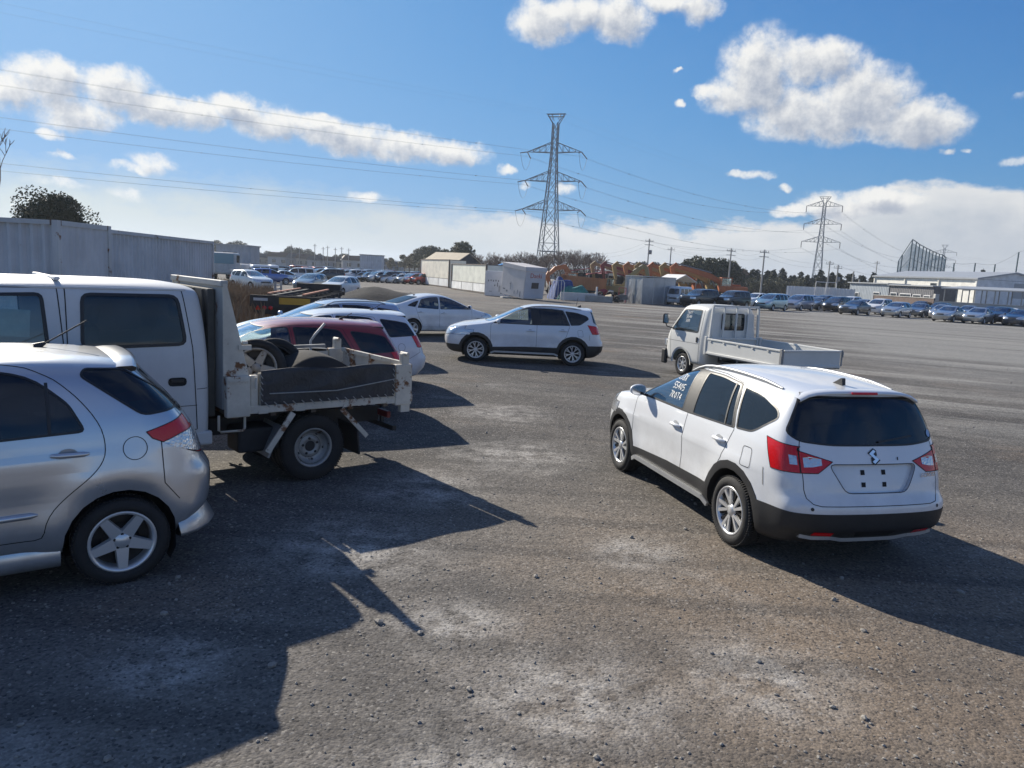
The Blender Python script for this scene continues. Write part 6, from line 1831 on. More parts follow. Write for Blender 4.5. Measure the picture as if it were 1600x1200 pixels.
# ------------------------------------------------------------------ steel plates and cargo bodies in the middle distance
CREAM = mat('cream_sheet', corr_fn((.88, .82, .68), .84))
CREAM2 = mat('greenish_cream_sheet', corr_fn((.82, .82, .71), .84))
OFFW = mat('off_white_panel', corr_fn((.84, .84, .81), .72))
def cargo_body(pa, pb, H, split, mt, label, depth=2.3):
    d = Vector((pb.x - pa.x, pb.y - pa.y)); L = d.length
    t = empty('cargo_body', (pa.x, pa.y, 0), math.atan2(d.y, d.x), label, 'cargo box', 'truck cargo bodies set on the ground')
    mb = MB(); corrugated(mb, .06, L - .06, .02, split, H - .09, .16, -.007); mb.build('upper_panel', mt, t)
    mb = MB()
    n = 3
    for i in range(n):
        w = (L - .12) / n
        mb.box((.06 + w * (i + .5), .0, (split + .18) / 2), (w - .05, .05, split - .20))
    mb.build('lower_board', OFFW, t)
    mb = MB()
    mb.box((L / 2, depth / 2, H - .05), (L, depth, .08)); mb.box((L / 2, 0, H - .05), (L, .10, .11))
    for x in (.06, L - .06): mb.box((x, -.03, H / 2), (.16, .12, H - .1))
    for i in (1, 2): mb.box((.06 + (L - .12) / 3 * i, -.03, split / 2), (.05, .03, split))
    mb.box((L / 2, 0, .10), (L, .08, .12)); mb.box((L / 2, -.01, split), (L - .1, .06, .05))
    mb.build('frame', worn('frame_grey', (.16, .155, .14), .6, .3, 3, 0, (.2, .1, .05), .5), t)
    mb = MB(); mb.box((.02, depth / 2 + .06, H / 2), (.05, depth - .1, H - .2)); mb.box((L - .02, depth / 2 + .06, H / 2), (.05, depth - .1, H - .2)); mb.box((L / 2, depth, H / 2), (L, .05, H - .2)); mb.build('end_wall', mt, t)
    return t
cargo_body(gx(657, 114), gx(702, 101), 3.78, 1.22, CREAM, 'cream cargo body on the ground with white boards below, leftmost of the two')
cargo_body(gx(706, 95), gx(760, 81.5), 3.20, 1.10, CREAM2, 'greenish cream cargo body on the ground, right of the taller cream one')
# gable hut behind
p = gx(706, 118)
t = empty('gable_hut', p, R(-38), 'hut with a pale tan pitched roof behind the cargo bodies', 'hut')
mb = MB(); mb.prism([(-3.2, 3.4), (-3.2, 3.5), (0, 5.1), (3.2, 3.5), (3.2, 3.4), (0, 4.98)], -3.6, 3.6, 'x'); mb.build('roof', worn('tan_roof', (.50, .42, .30), .7, .1, 1), t)
mb = MB(); mb.prism([(-3, 0), (3, 0), (3, 3.45), (0, 4.95), (-3, 3.45)], -3.4, 3.4, 'x'); mb.build('wall', worn('dark_wall', (.05, .055, .065), .8), t)
far_car('sedan', 790, 0, 96, 205, (.05, .06, .08), 'dark car body set high behind the cargo bodies', 'car bodies on the scrap heap', True, 2.35)
# rack under the dark car
p0, p1 = gx(764, 88), gx(796, 84)
mb = MB()
for z in (1.2, 2.3): mb.bar((p0.x, p0.y, z), (p1.x, p1.y, z), .14); mb.bar((p0.x + 2, p0.y + 12, z), (p1.x + 2, p1.y + 12, z), .14)
for u in (0, .33, .66, 1):
    q = p0.lerp(p1, u); mb.bar((q.x, q.y, 0), (q.x, q.y, 2.35), .12); mb.bar((q.x + 2, q.y + 12, 0), (q.x + 2, q.y + 12, 2.35), .12); mb.bar((q.x, q.y, 2.3), (q.x + 2, q.y + 12, 2.3), .14)
for i in range(9): q = p0.lerp(p1, i / 8); mb.box((q.x + 1, q.y + 6, 2.38), (.3, 12, .04), rz=-.16)
for i in range(4): q = p0.lerp(p1, .1 + .25 * i); mb.box((q.x, q.y + .3, 1.75), (1.0, .05, .9), rz=-.6)
tag(mb.build('storage_rack', worn('rack_grey', (.22, .2, .18), .8, .3, 2, 0, (.18, .09, .05), .5)), 'dull grey rack right of the cargo bodies carrying a dark car body', 'rack')
# small white box and the leaning white box
t = empty('white_cabinet', gx(778, 76), R(-22), 'small white square box with peeling grey marks, left of the leaning box', 'box')
BOXW = worn('peeling_white_paint', (.62, .63, .65), .6, .12, 1.5, 0, (.10, .10, .11), .64)
mb = MB(); mb.box((0, 0, 1.28), (2.1, 1.5, 2.5), bev=.05); mb.build('shell', BOXW, t)
mb = MB()
for i in range(5): mb.box((-.65 + i * .27, -.756, 1.55 + (.03 if i % 2 else 0)), (.10, .012, .16)); mb.box((-.65 + i * .27, -.758, 1.55), (.05, .016, .08))
for (x, z, w, h) in ((.35, 1.2, .08, .4), (.55, .8, .07, .6), (.75, .7, .1, .8), (.05, 1.1, .12, .14), (-.4, .5, .3, .05), (.8, .45, .06, .3)): mb.box((x, -.757, z), (w, .012, h))
mb.build('worn_lettering', worn('grey_mark', (.18, .19, .2), .8, .3, 9), t)
t = empty('leaning_box', gx(823, 71.5), R(-51), 'pinkish white box body leaning to the right with red lettering on its shade-grey end', 'box')
t.rotation_euler = (0, R(6.5), R(-51)); t.location.z = .12
mb = MB(); mb.box((-.65, 0, 1.50), (3.45, 2.5, 2.85), bev=.04); mb.box((-.65, 0, 2.85), (3.55, 2.62, .42), bev=.03)
mb.build('shell', worn('pinkish_white_paint', (.62, .58, .55), .6, .12, .9, 0, (.30, .08, .05), .70), t)
mb = MB(); mb.box((1.085, 0, 1.40), (.02, 2.35, 2.4)); mb.box((1.135, 0, 2.85), (.02, 2.56, .36)); mb.build('end_panel', worn('shaded_white_panel', (.55, .56, .60), .6, .15, 1.2), t)  # this face lies in shade; the shade is put into its greyer colour
mb = MB(); mb.box((1.105, .05, 1.35), (.03, .85, .55)); mb.build('vent_grille', worn('vent_dark', (.06, .05, .05), .8), t)
me = text_mesh('Daeki', .62, .006); me.materials.append(worn('faded_red', (.45, .08, .07), .7))
o = link('red_lettering', me, t, (1.105, .05, 2.25)); o.rotation_euler = (PI / 2, 0, PI / 2)
mb = MB()
for (y, z, w, h) in ((-.2, 1.0, .05, .7), (-.25, 1.2, .2, .05), (.2, .5, .06, .3), (.5, .6, .05, .4), (.75, .45, .08, .5), (-.8, .6, .3, .1), (-.5, .45, .2, .16)): mb.box((y * 1.6 - .6, -1.256, z), (w, .012, h))
mb.build('scrape_mark', worn('grey_mark', (.18, .19, .2)), t)
mb = MB(); mb.box((0, 0, .09), (.9, .7, .16), rz=.4, bev=.03); tag(mb.build('concrete_slab', worn('pale_concrete', (.5, .49, .46), .85), None, gx(792, 71.5)), 'pale broken slab lying at the foot of the leaning box', 'slab')
# barrier, tarps and low trough
t = empty('pipe_barrier', gx(871, 73), R(-18), 'white pipe barrier standing beside the leaning box', 'barrier')
mb = MB(); mb.tube([(-.75, 0, 0), (-.75, 0, 1.75), (-.6, 0, 1.95), (.6, 0, 1.95), (.75, 0, 1.75), (.75, 0, 0)], .04, 6)
for x in (-.45, -.15, .15, .45): mb.tube([(x, 0, .3), (x, 0, 1.95)], .025, 5)
mb.bar((-.75, 0, .3), (.75, 0, .3), .04); mb.build('pipe_frame', worn('white_pipe', (.66, .66, .66), .5), t)
def tarp_heap(loc, rz, sx, sy, sz, col, label, seed, sag=.3):
    mb = MB(); mb.smooth = True
    N = 18
    vs = []
    for i in range(N + 1):
        for j in range(N + 1):
            u, v = i / N * 2 - 1, j / N * 2 - 1
            e = max(abs(u), abs(v))
            h = sz * (1 - max(0, (e - .62) / .38) ** 1.3) * (.85 + .3 * noise.noise(Vector((u * 1.5, v * 1.5, seed))))
            h += .06 * noise.noise(Vector((u * 5, v * 5, seed)))
            vs.append((u * sx * (1 - .15 * h / sz), v * sy * (1 - .15 * h / sz), max(.0, h)))
    mb.add(vs, [(i * (N + 1) + j, (i + 1) * (N + 1) + j, (i + 1) * (N + 1) + j + 1, i * (N + 1) + j + 1) for i in range(N) for j in range(N)])
    o = mb.build('tarpaulin', mat('tarpaulin_%s' % label.split()[0], tarp_fn(col)), None, loc); o.rotation_euler = (0, 0, rz)
    return tag(o, label, 'tarpaulin')
tarp_heap(gx(880, 78), .3, 1.3, 1.2, 2.4, (.02, .06, .22), 'blue tarpaulin thrown over a tall stack behind the white barrier', 1.0)
tarp_heap(gx(900, 77), -.2, 1.7, 1.3, 1.55, (.01, .16, .15), 'green tarpaulin over a low stack right of the blue one', 5.0)
p = gx(905, 74.5)
mb = MB(); mb.box((0, 0, .42), (3.5, .12, .78), bev=.02); mb.box((0, .5, .42), (3.5, .1, .78)); mb.box((1.85, .2, .75), (.16, .3, 1.5)); mb.box((-1.7, .25, .42), (.08, .5, .78))
tag(mb.build('low_trough', worn('white_trough', (.55, .56, .57), .6, .15, 2, 0, (.2, .1, .06), .66), None, p), 'long low white trough in front of the green tarpaulin', 'trough')
# junk heap
random.seed(3)
scr = [worn('scrap_grey', (.20, .2, .2), .6, .4, 4), worn('scrap_white', (.55, .55, .55), .6, .3, 4), worn('scrap_dark', (.03, .03, .035), .7), worn('scrap_red', (.30, .03, .05), .6), worn('scrap_rust', (.16, .08, .04), .8), worn('scrap_beige', (.42, .36, .24), .7)]
for i in range(30):
    px = random.uniform(922, 977); Y = random.uniform(75, 82)
    q = gx(px, Y); m_ = random.choice(scr)
    mb = MB()
    k = i % 4
    if k == 0: mb.box((0, 0, 0), (random.uniform(.5, 1.3), random.uniform(.4, .8), random.uniform(.25, .6)), bev=.06); kind = 'metal_box'
    elif k == 1: mb.tube([(-.7, 0, -.05), (0, .15, .1), (.7, 0, .05)], .08, 6); kind = 'bent_tube'
    elif k == 2: mb.lathe([(.16, -.1), (.30, -.1), (.32, 0), (.30, .1), (.16, .1), (.16, -.1)], 14); kind = 'worn_out_tyre'; m_ = RUBBER
    else: mb.prism([(-.6, -.2), (.5, -.3), (.7, .2), (.1, .35), (-.5, .25)], -.04, .04); kind = 'bent_sheet'
    hz = random.uniform(.25, 1.1) * (1 - abs(px - 950) / 60)
    o = mb.build(kind, m_, None, (q.x, q.y, max(.3, hz))); o.rotation_euler = (random.uniform(-.4, .4), random.uniform(-.4, .4), random.uniform(0, 3))
    tag(o, {'metal_box': 'metal box part in the scrap heap left of the metal shed', 'bent_tube': 'bent tube sticking out of the scrap heap left of the metal shed', 'worn_out_tyre': 'old tyre in the scrap heap left of the metal shed', 'bent_sheet': 'bent sheet in the scrap heap left of the metal shed'}[kind], 'scrap', 'scrap heaped up beside the metal shed')
p = gx(938, 74.5)
mb = MB(); mb.box((0, 0, .32), (2.7, .35, .62), bev=.03); mb.box((.2, -.19, .38), (.7, .02, .18))
tag(mb.build('concrete_block', worn('grey_concrete', (.36, .35, .33), .85), None, p), 'long grey concrete block in front of the scrap heap', 'block')
mb = MB(); mb.bar((-.35, 0, 0), (-.35, 0, 1.5), .06); mb.bar((.35, 0, 0), (.35, 0, 1.5), .06); mb.bar((-.35, 0, 1.5), (.35, 0, 1.5), .06); mb.bar((-.35, 0, .8), (.35, 0, .8), .06)
tag(mb.build('clothes_rail', worn('pinkish_red', (.45, .06, .09), .5), None, gx(974, 77)), 'pinkish red metal rail standing at the left of the metal shed', 'rail')
# metal shed
SHEDM = worn('galvanised_sheet', (.42, .44, .46), .38, .18, .8, .6, bump=.4, bscale=2.5)
pa, pb, pc = gx(978, 77.5), gx(1005, 75.0), gx(1056, 80.5)
t = empty('metal_shed', (pb.x, pb.y, 0), 0, 'windowless shed of dull galvanised sheets, left of the black off-roader', 'shed')
def wall_sheet(a, b, H0, H1, nm):
    mb = MB(); n = 9
    vs = []
    for i in range(n + 1):
        q = a.lerp(b, i / n) - pb
        for z in range(6):
            w = .03 * noise.noise(Vector((i * 1.7, z * 1.1, a.x)))
            vs.append((q.x + w, q.y + w, (H0 + (H1 - H0) * i / n) * z / 5))
    mb.add(vs, [(i * 6 + z, i * 6 + 6 + z, i * 6 + 7 + z, i * 6 + z + 1) for i in range(n) for z in range(5)], False)
    mb.build(nm, SHEDM, t)
pd = pa + (pc - pb)
wall_sheet(pa, pb, 2.75, 2.65, 'end_wall'); wall_sheet(pb, pc, 2.65, 2.75, 'side_wall'); wall_sheet(pc, pd, 2.75, 2.75, 'end_wall'); wall_sheet(pd, pa, 2.75, 2.75, 'side_wall')
mb = MB(); q = [(v - pb) for v in (pa, pb, pc, pd)]
c0 = sum(q, Vector()) / 4
q = [c0 + (v - c0) * 1.03 for v in q]
mb.add([(v.x, v.y, z) for z in (2.74, 2.82) for v in q], [(0, 1, 2, 3), (4, 5, 6, 7), (0, 1, 5, 4), (1, 2, 6, 5), (2, 3, 7, 6), (3, 0, 4, 7)]); mb.build('roof', SHEDM, t)
mb = MB()
for u in (.0, .33, .66, 1.0):
    v = (pb.lerp(pc, u) - pb); mb.bar((v.x - .04, v.y - .05, 0), (v.x - .04, v.y - .05, 2.7), .05)
for u in (0, .5): v = (pa.lerp(pb, u) - pb); mb.bar((v.x - .05, v.y - .05, 0), (v.x - .05, v.y - .05, 2.7), .05)
mb.build('batten', SHEDM, t)
# white gable tent behind the shed
t = empty('white_tent', gx(1056, 96), R(20), 'white gable tent roof behind the metal shed', 'tent')
mb = MB(); mb.prism([(-1.7, 2.5), (0, 3.35), (1.7, 2.5), (1.7, 2.42), (0, 3.25), (-1.7, 2.42)], -2.2, 2.2, 'y'); mb.build('roof', worn('tent_white', (.7, .7, .7), .7), t)
mb = MB()
for x in (-1.6, 1.6):
    for y in (-2.1, 2.1): mb.bar((x, y, 0), (x, y, 2.45), .07)
mb.build('pole', GALV, t)

# ------------------------------------------------------------------ excavators
EXB = worn('dark_track', (.05, .045, .04), .85, .4, 4)
def ex_mat(nm, col): return worn(nm, col, .55, .2, .9, 0, (.18, .09, .05), .62)
EX = {'orange': ex_mat('faded_orange', (.46, .18, .07)), 'yellow': ex_mat('faded_yellow', (.33, .25, .11)), 'red': ex_mat('orange_red', (.42, .12, .04)), 'ochre': ex_mat('ochre_paint', (.34, .24, .09)), 'maroon': ex_mat('maroon_paint', (.22, .05, .05))}
def excavator(loc, rz, col, label, boom, stick, s=1.0, group=None, bucket=True):
    m_ = EX[col]
    t = empty('excavator', loc, rz, label, 'excavator', group)
    for y in (-1.0, 1.0):
        mb = MB(); mb.prism([(x * s, z * s) for x, z in [(-1.6, .1), (-1.35, 0), (1.35, 0), (1.6, .1), (1.75, .40), (1.6, .68), (1.35, .78), (-1.35, .78), (-1.6, .68), (-1.75, .40)]], (y - .24) * s, (y + .24) * s); mb.build('track', EXB, t)
    mb = MB(); mb.box((0, 0, .85 * s), (1.4 * s, 1.5 * s, .3 * s)); mb.lathe([(.62 * s, .95 * s), (.62 * s, 1.1 * s)], 16, 'z'); mb.build('undercarriage', EXB, t)
    mb = MB(); mb.box((-.6 * s, 0, 1.55 * s), (2.3 * s, 2.3 * s, .85 * s), bev=.1 * s); mb.box((-1.75 * s, 0, 1.5 * s), (.55 * s, 2.2 * s, .95 * s), bev=.2 * s); mb.box((-.5 * s, -.55 * s, 2.05 * s), (1.9 * s, 1.0 * s, .25 * s), bev=.05 * s); mb.build('engine_house', m_, t)
    mb = MB(); mb.box((.55 * s, .62 * s, 1.62 * s), (1.5 * s, .95 * s, .7 * s), bev=.05 * s)
    for x in (-.1, 1.2):
        for y in (.18, 1.06): mb.bar((x * s, y * s, 1.9 * s), ((x if x < 0 else 1.0) * s, y * s, 2.85 * s), .08 * s)
    mb.box((.45 * s, .62 * s, 2.88 * s), (1.3 * s, 1.0 * s, .1 * s), bev=.03 * s)
    cab = mb.build('cab', m_, t)
    mb = MB(); mb.box((.5 * s, .62 * s, 2.38 * s), (1.02 * s, .86 * s, .9 * s)); mb.build('cab_glass', GLASS, cab)
    # boom: bent arm from its foot; stick and bucket beyond
    def arm(pts, w, nm, hs):
        mb = MB(); n = len(pts)
        up, dn = [], []
        for i, (x, z) in enumerate(pts):
            a = Vector(pts[max(0, i - 1)]); b = Vector(pts[min(n - 1, i + 1)])
            d = (b - a).normalized(); nn = Vector((-d.y, d.x)) * hs[i] / 2
            up.append((x + nn.x, z + nn.y)); dn.append((x - nn.x, z - nn.y))
        for i in range(n - 1):
            q = [dn[i], dn[i + 1], up[i + 1], up[i]]
            vs = [(x * s, y * s, z * s) for y in (-.2 - w / 2, -.2 + w / 2) for x, z in q]
            mb.add(vs, [(0, 1, 2, 3), (7, 6, 5, 4), (0, 4, 5, 1), (2, 6, 7, 3), (1, 5, 6, 2), (0, 3, 7, 4)], False)
        return mb.build(nm, m_, t)
    arm(boom, .42, 'boom', [.42, .52, .60, .50, .34][:len(boom)])
    arm(stick, .34, 'stick', [.35, .55, .3])
    mb = MB(); b0, b1, b2 = Vector(boom[0]), Vector(boom[1]), Vector(boom[2])
    mb.tube([((b0.x + .5) * s, -.52 * s, (b0.y - .1) * s), ((b2.x) * s, -.52 * s, b2.y * s)], .09 * s, 6)
    e = Vector(boom[-1]); mb.tube([(b2.x * s, -.2 * s, (b2.y + .45) * s), (stick[0][0] * s, -.2 * s, stick[0][1] * s)], .08 * s, 6)
    mb.build('hydraulic_ram', worn('ram_steel', (.3, .3, .3), .4, .2, 5, .6), t)
    if bucket:
        x, z = stick[-1]
        mb = MB(); mb.prism([(p[0] * s, p[1] * s) for p in [(x - .1, z + .15), (x + .35, z), (x + .55, z - .5), (x + .2, z - .95), (x - .35, z - .9), (x - .75, z - .45), (x - .2, z - .45)]], -.65 * s, .25 * s); mb.build('bucket', EXB, t)
    return t
BOOM = [(.7, 1.5), (1.0, 2.35), (2.0, 2.95), (4.3, 3.55), (6.4, 3.95)]
STICK = [(6.1, 4.25), (6.6, 3.8), (6.2, 1.9)]
excavator(gx(888, 84) + Vector((.6, 0, 0)), R(192), 'orange', 'big faded orange excavator left of the scrap heap, boom bent down to the left', [(.5, 1.9), (.55, 2.9), (1.1, 3.6), (2.2, 3.35), (3.1, 2.5)], [(2.95, 2.9), (3.2, 2.4), (2.7, 1.3)], .95)
excavator(gx(962, 82), R(160), 'yellow', 'small yellow excavator on the scrap heap with its boom lifted to the right', [(-.6, 1.4), (-1.3, 2.4), (-2.2, 3.6), (-3.0, 4.4), (-3.6, 4.6)], [(-3.4, 4.9), (-3.9, 4.5), (-4.4, 2.8)], .82, None, False)
GE = 'excavators lined up behind the metal shed'
rowx = [(1138, 'red', 'orange excavator with a white cab, rightmost of the row behind the shed'), (1118, 'ochre', 'ochre excavator, second from the right in the row behind the shed'), (1096, 'red', 'orange red excavator, third from the right in the row behind the shed'), (1076, 'ochre', 'ochre excavator, fourth from the right in the row behind the shed'), (1056, 'orange', 'faded orange excavator, fifth from the right in the row behind the shed'), (1036, 'ochre', 'ochre excavator, third from the left in the row behind the shed'), (1018, 'maroon', 'maroon excavator, second from the left in the row behind the shed'), (1000, 'yellow', 'yellow excavator, leftmost of the row behind the shed')]
protoE = {}
for i, (px, c, lb) in enumerate(rowx):
    Y = 98 + i * 2.2
    loc = gx(px, Y)
    if c not in protoE:
        e = excavator(loc, R(184), c, lb, BOOM, STICK, 1.12, GE); protoE[c] = tree_of(e)
    else:
        e = copy_tree(protoE[c]); e.location = loc; e['label'] = lb
    e.rotation_euler = (0, 0, R(184 + (i * 37 % 11) - 5))
# orange dump body right of the big excavator, red roofs behind
p = gx(914, 82)
t = empty('orange_dumper', p, R(-8), 'faded orange tipper body standing right of the big excavator', 'tipper')
mb = MB(); mb.prism([(-2.4, 1.15), (2.3, .95), (2.4, 2.3), (-2.3, 2.5)], -1.0, 1.0); mb.box((-2.2, 0, 2.35), (.6, 2.0, .5)); mb.build('tipper_body', EX['orange'], t)
mb = MB()
for x in (-1.6, -.8, 0, .8, 1.6): mb.bar((x, -1.03, 1.1), (x, -1.03, 2.4), .08)
mb.build('rib', EX['orange'], t)
mb = MB(); mb.box((0, 0, .85), (4.2, 1.2, .3))
for x in (-1.5, 1.3):
    for y in (-.8, .8): mb.lathe([(0, -.15), (.5, -.15), (.5, .15), (0, .15)], 16, 'y', (x, y, .5))
mb.build('undercarriage', EXB, t)
for i, (px, Y, w, z, col, lb) in enumerate([(920, 120, 6.5, 3.6, 'maroon', 'low dark red roofed shed behind the orange tipper'), (948, 112, 6.0, 3.2, 'red', 'pinkish red roofed shelter behind the yellow excavator'), (965, 128, 6.5, 3.4, 'maroon', 'second red roofed shelter behind the yellow excavator')]):
    t = empty('red_roof_shelter', gx(px, Y), R(-6 + i * 5), lb, 'shelter')
    mb = MB(); mb.prism([(-w / 2, z - .3), (0, z + .25), (w / 2, z - .3), (w / 2, z - .42), (0, z + .13), (-w / 2, z - .42)], -2, 2); mb.build('roof', worn('faded_red_roof%d' % (i % 2), ((.42, .12, .13), (.30, .07, .07))[i % 2], .7, .15, .6), t)
    mb = MB()
    for x in (-w / 2 + .2, 0, w / 2 - .2):
        for y in (-1.8, 1.8): mb.bar((x, y, 0), (x, y, z - .3), .12)
    mb.build('post', GALV, t)
    mb = MB(); mb.box((0, 1.8, z / 2 - .25), (w - .5, .06, z - .6)); mb.build('back_wall', worn('dark_wall', (.05, .055, .065)), t)

# ------------------------------------------------------------------ trailer, heap, truck and scrap on the left
t = empty('container_trailer', gx(452, 28), R(97), 'low black skeleton trailer with orange rails and a yellow rear board', 'trailer')
mb = MB()
for y in (-.45, .45): mb.box((4.0, y, 1.02), (9.5, .16, .26))
for x in (-.6, .6, 1.8, 3.2, 4.6, 6.0, 7.4, 8.6): mb.box((x, 0, .98), (.14, 2.3, .18))
mb.build('chassis', DARK_M, t)
for y in (-.62, .62):
    mb = MB(); mb.bar((-.65, y, 1.20), (6.4, y, 1.20), .09, .05); mb.build('orange_rail', worn('orange_rail', (.55, .22, .12), .6), t)
mb = MB(); mb.box((-.78, 0, .92), (.12, 2.46, .42)); mb.box((-.72, 0, .60), (.1, 2.3, .3)); mb.build('rear_beam', DARK_M, t)
mb = MB(); mb.box((-.85, -.35, .95), (.02, 1.1, .24)); mb.build('yellow_board', worn('yellow_board', (.60, .33, .03), .6, .1), t)
mb = MB(); mb.box((-.85, .85, .98), (.02, .5, .1)); mb.build('white_plate', worn('white_trough', (.5, .5, .5)), t)
for y in (.95, .72, .5):
    mb = MB()
    if y == .95: mb.prism([(y - .1 + .0, .60), (y + .1, .60), (y, .77)], -.86, -.84, 'x')
    else: mb.lathe([(0, -.86), (.075, -.86), (.075, -.82)], 12, 'x', (0, y, .68))
    mb.build('taillight', RED_L, t)
for x in (1.4, 2.7):
    for y in (-.95, .95):
        add_wheel(t, x, y, .48, .48, .28, .28, 'truck', (STEEL, DARK_M), 1 if y > 0 else -1, n=20, tread=False)
mb = MB(); mb.box((8.2, 0, 1.25), (.8, 2.0, .3)); mb.bar((8.6, -.9, .1), (8.6, -.9, 1.1), .12); mb.bar((8.6, .9, .1), (8.6, .9, 1.1), .12); mb.build('front_deck', DARK_M, t)
mb = MB()
for i in range(5): mb.bar((4.3, 1.3 + .02 * i, .7 + i * .16), (5.6, 1.3 + .02 * i, .7 + i * .16), .06)
mb.bar((4.3, 1.32, .6), (4.3, 1.32, 1.5), .08); mb.bar((5.6, 1.32, .6), (5.6, 1.32, 1.5), .08)
mb.build('side_guard', worn('pale_pipe', (.5, .5, .48)), t)
mb = MB(); mb.smooth = True
N = 30
vs = []
for i in range(N + 1):
    for j in range(N + 1):
        u, v = i / N * 2 - 1, j / N * 2 - 1
        r2 = min(1, math.hypot(u, v))
        h = 1.05 * (math.cos(r2 ** 1.35 * PI) * .5 + .5) * (1 + .3 * noise.noise(Vector((u * 2, v * 2, 7)))) + .05 * noise.noise(Vector((u * 9, v * 9, 1))) * (1 - r2)
        vs.append((u * 4.3, v * 3.0, h - .02))
mb.add(vs, [(i * (N + 1) + j, (i + 1) * (N + 1) + j, (i + 1) * (N + 1) + j + 1, i * (N + 1) + j + 1) for i in range(N) for j in range(N)])
def heap_fn(g, p):
    v = wpos(g)
    g.put(p.inputs['Base Color'], g.mix(g.rng(g.noise(v, 18, 4, .7), .35, .7), (.018, .018, .019), (.05, .048, .048)))
    p.inputs['Roughness'].default_value = .95
    g.put(p.inputs['Normal'], g.bump(g.noise(v, 30, 4, .7), .9, .06))
tag(mb.build('gravel_heap', mat('dark_gravel_heap', heap_fn), None, gx(598, 47)), 'low heap of dark gravel left of the white liftback', 'heap')
# light lorry with a box body far left
t = empty('box_lorry', gx(362, 85), R(276), 'lorry with a blue windscreen and a low pale bed beyond the dry grass', 'truck')
t.scale = (1.35, 1.35, 1.35)
mb = MB(); mb.box((1.9, 0, 1.35), (1.6, 2.0, 1.75), bev=.18); cabo = mb.build('cab', worn('grey_cab', (.4, .44, .46), .5), t)
mb = MB(); mb.box((2.71, 0, 1.72), (.03, 1.75, .78), bev=.01); mb.build('windshield', mat('blue_windscreen', Base_Color=(.10, .24, .32), Roughness=.08), cabo)
for sg in (1, -1):
    mb = MB(); mb.box((1.9, sg * 1.0, 1.75), (.9, .03, .6), bev=.01); mb.build('window', GLASS_D, cabo)
    mb = MB(); mb.box((2.72, sg * .75, .85), (.04, .3, .18)); mb.build('headlight', WHITE_L, t)
mb = MB(); mb.box((-1.2, 0, 1.1), (4.2, 2.1, .5), bev=.04); mb.build('flat_bed', worn('box_pale', (.55, .56, .58), .6, .1, 1), t)
mb = MB(); mb.box((-.5, 0, .7), (5.4, .9, .25)); mb.build('chassis', DARK_M, t)
for x in (1.9, -2.0):
    for y in (-.82, .82): add_wheel(t, x, y, .42, .42, .24, .24, 'truck', (STEEL, DARK_M), 1 if y > 0 else -1, n=20, tread=False)

# ------------------------------------------------------------------ pylons and power lines
PYL = worn('galvanised_pylon', (.20, .22, .24), .55, .15, .3, .4, bump=0)
INS = worn('brown_insulator', (.10, .08, .08), .4)
def pylon(loc, rz, H, label, arms, strain):
    """arms: (height, half length); legs taper from the foot to the waist"""
    t = empty('power_pylon', loc, rz, label, 'pylon', 'high voltage pylons')
    w0, w1 = H * (.066 if strain else .052), H * (.016 if strain else .014)
    hw = H * .80
    def half(z): return w1 + (w0 - w1) * max(0.0, 1 - z / hw) ** 1.15
    th = H * .0034
    mb = MB()
    zs = [0, .13, .25, .36, .46, .55, .63, .70, .77, .83, .89, .95]
    zs = [z * H for z in zs]
    c = lambda z, i: Vector(((1, 1, -1, -1)[i] * half(z), (1, -1, -1, 1)[i] * half(z), z))
    for a, b in zip(zs, zs[1:]):
        for i in range(4):
            j = (i + 1) % 4
            mb.bar(c(a, i), c(b, i), th * 1.5); mb.bar(c(a, i), c(b, j), th * .7); mb.bar(c(a, j), c(b, i), th * .7)
            if a > 0: mb.bar(c(a, i), c(a, j), th * .6)
    z = .20 * H
    for i in range(4): mb.bar(c(z, i) * 1.0, c(z, (i + 1) % 4), th * 1.2)
    mb.build('mast', PYL, t)
    # flared head carrying the earth wires
    mb = MB()
    for sg in (1, -1):
        for s2 in (1, -1):
            mb.bar((w1 * sg, w1 * s2, .945 * H), (H * .050 * sg, w1 * .5 * s2, .995 * H), th); mb.bar((w1 * sg, w1 * s2, .965 * H), (H * .026 * sg, w1 * s2 * .5, H), th * .7)
    for s2 in (1, -1): mb.bar((-H * .058, w1 * .5 * s2, H), (H * .058, w1 * .5 * s2, H), th); mb.bar((-H * .048, w1 * .5 * s2, .985 * H), (H * .048, w1 * .5 * s2, .985 * H), th * .7)
    for i in range(-3, 4): mb.bar((i * H * .018, -w1 * .5, H), (i * H * .018, w1 * .5, H), th * .6)
    mb.build('head', PYL, t)
    for (za, la) in arms:
        for sg in (1, -1):
            mb = MB()
            h = half(za)
            top = za + H * .058
            ht = half(top)
            tip = Vector((la * sg, 0, za + H * .004))
            for s2 in (1, -1):
                mb.bar((h * sg, h * s2, za), tip, th); mb.bar((ht * sg, ht * s2, top), tip, th)
                for q in (.25, .5, .75):
                    lo = Vector((h * sg, h * s2, za)).lerp(tip, q); hi = Vector((ht * sg, ht * s2, top)).lerp(tip, q)
                    mb.bar(lo, hi, th * .6)
                    mb.bar(lo, Vector((ht * sg, ht * s2, top)).lerp(tip, max(0, q - .25)), th * .5)
            mb.build('cross_arm', PYL, t)
            mb = MB()
            if strain:
                for d in (1, -1):
                    mb.tube([tip, tip + Vector((sg * .4, d * 4.2, -.9))], .13, 5)
                ps = [tip + Vector((sg * .4, d * 4.2, -.9 - 3.4 * (1 - (d) ** 2))) for d in [k / 6 - 1 for k in range(13)]]
                mb.tube(ps, .035, 4)
            else: mb.tube([tip, tip + Vector((0, 0, -H * .062))], .16, 5)
            mb.build('insulator', INS, t)
    return t
T1, T2, T3 = at(855, 425, 190), at(1274, 452, 328), at(1466, 463, 620)
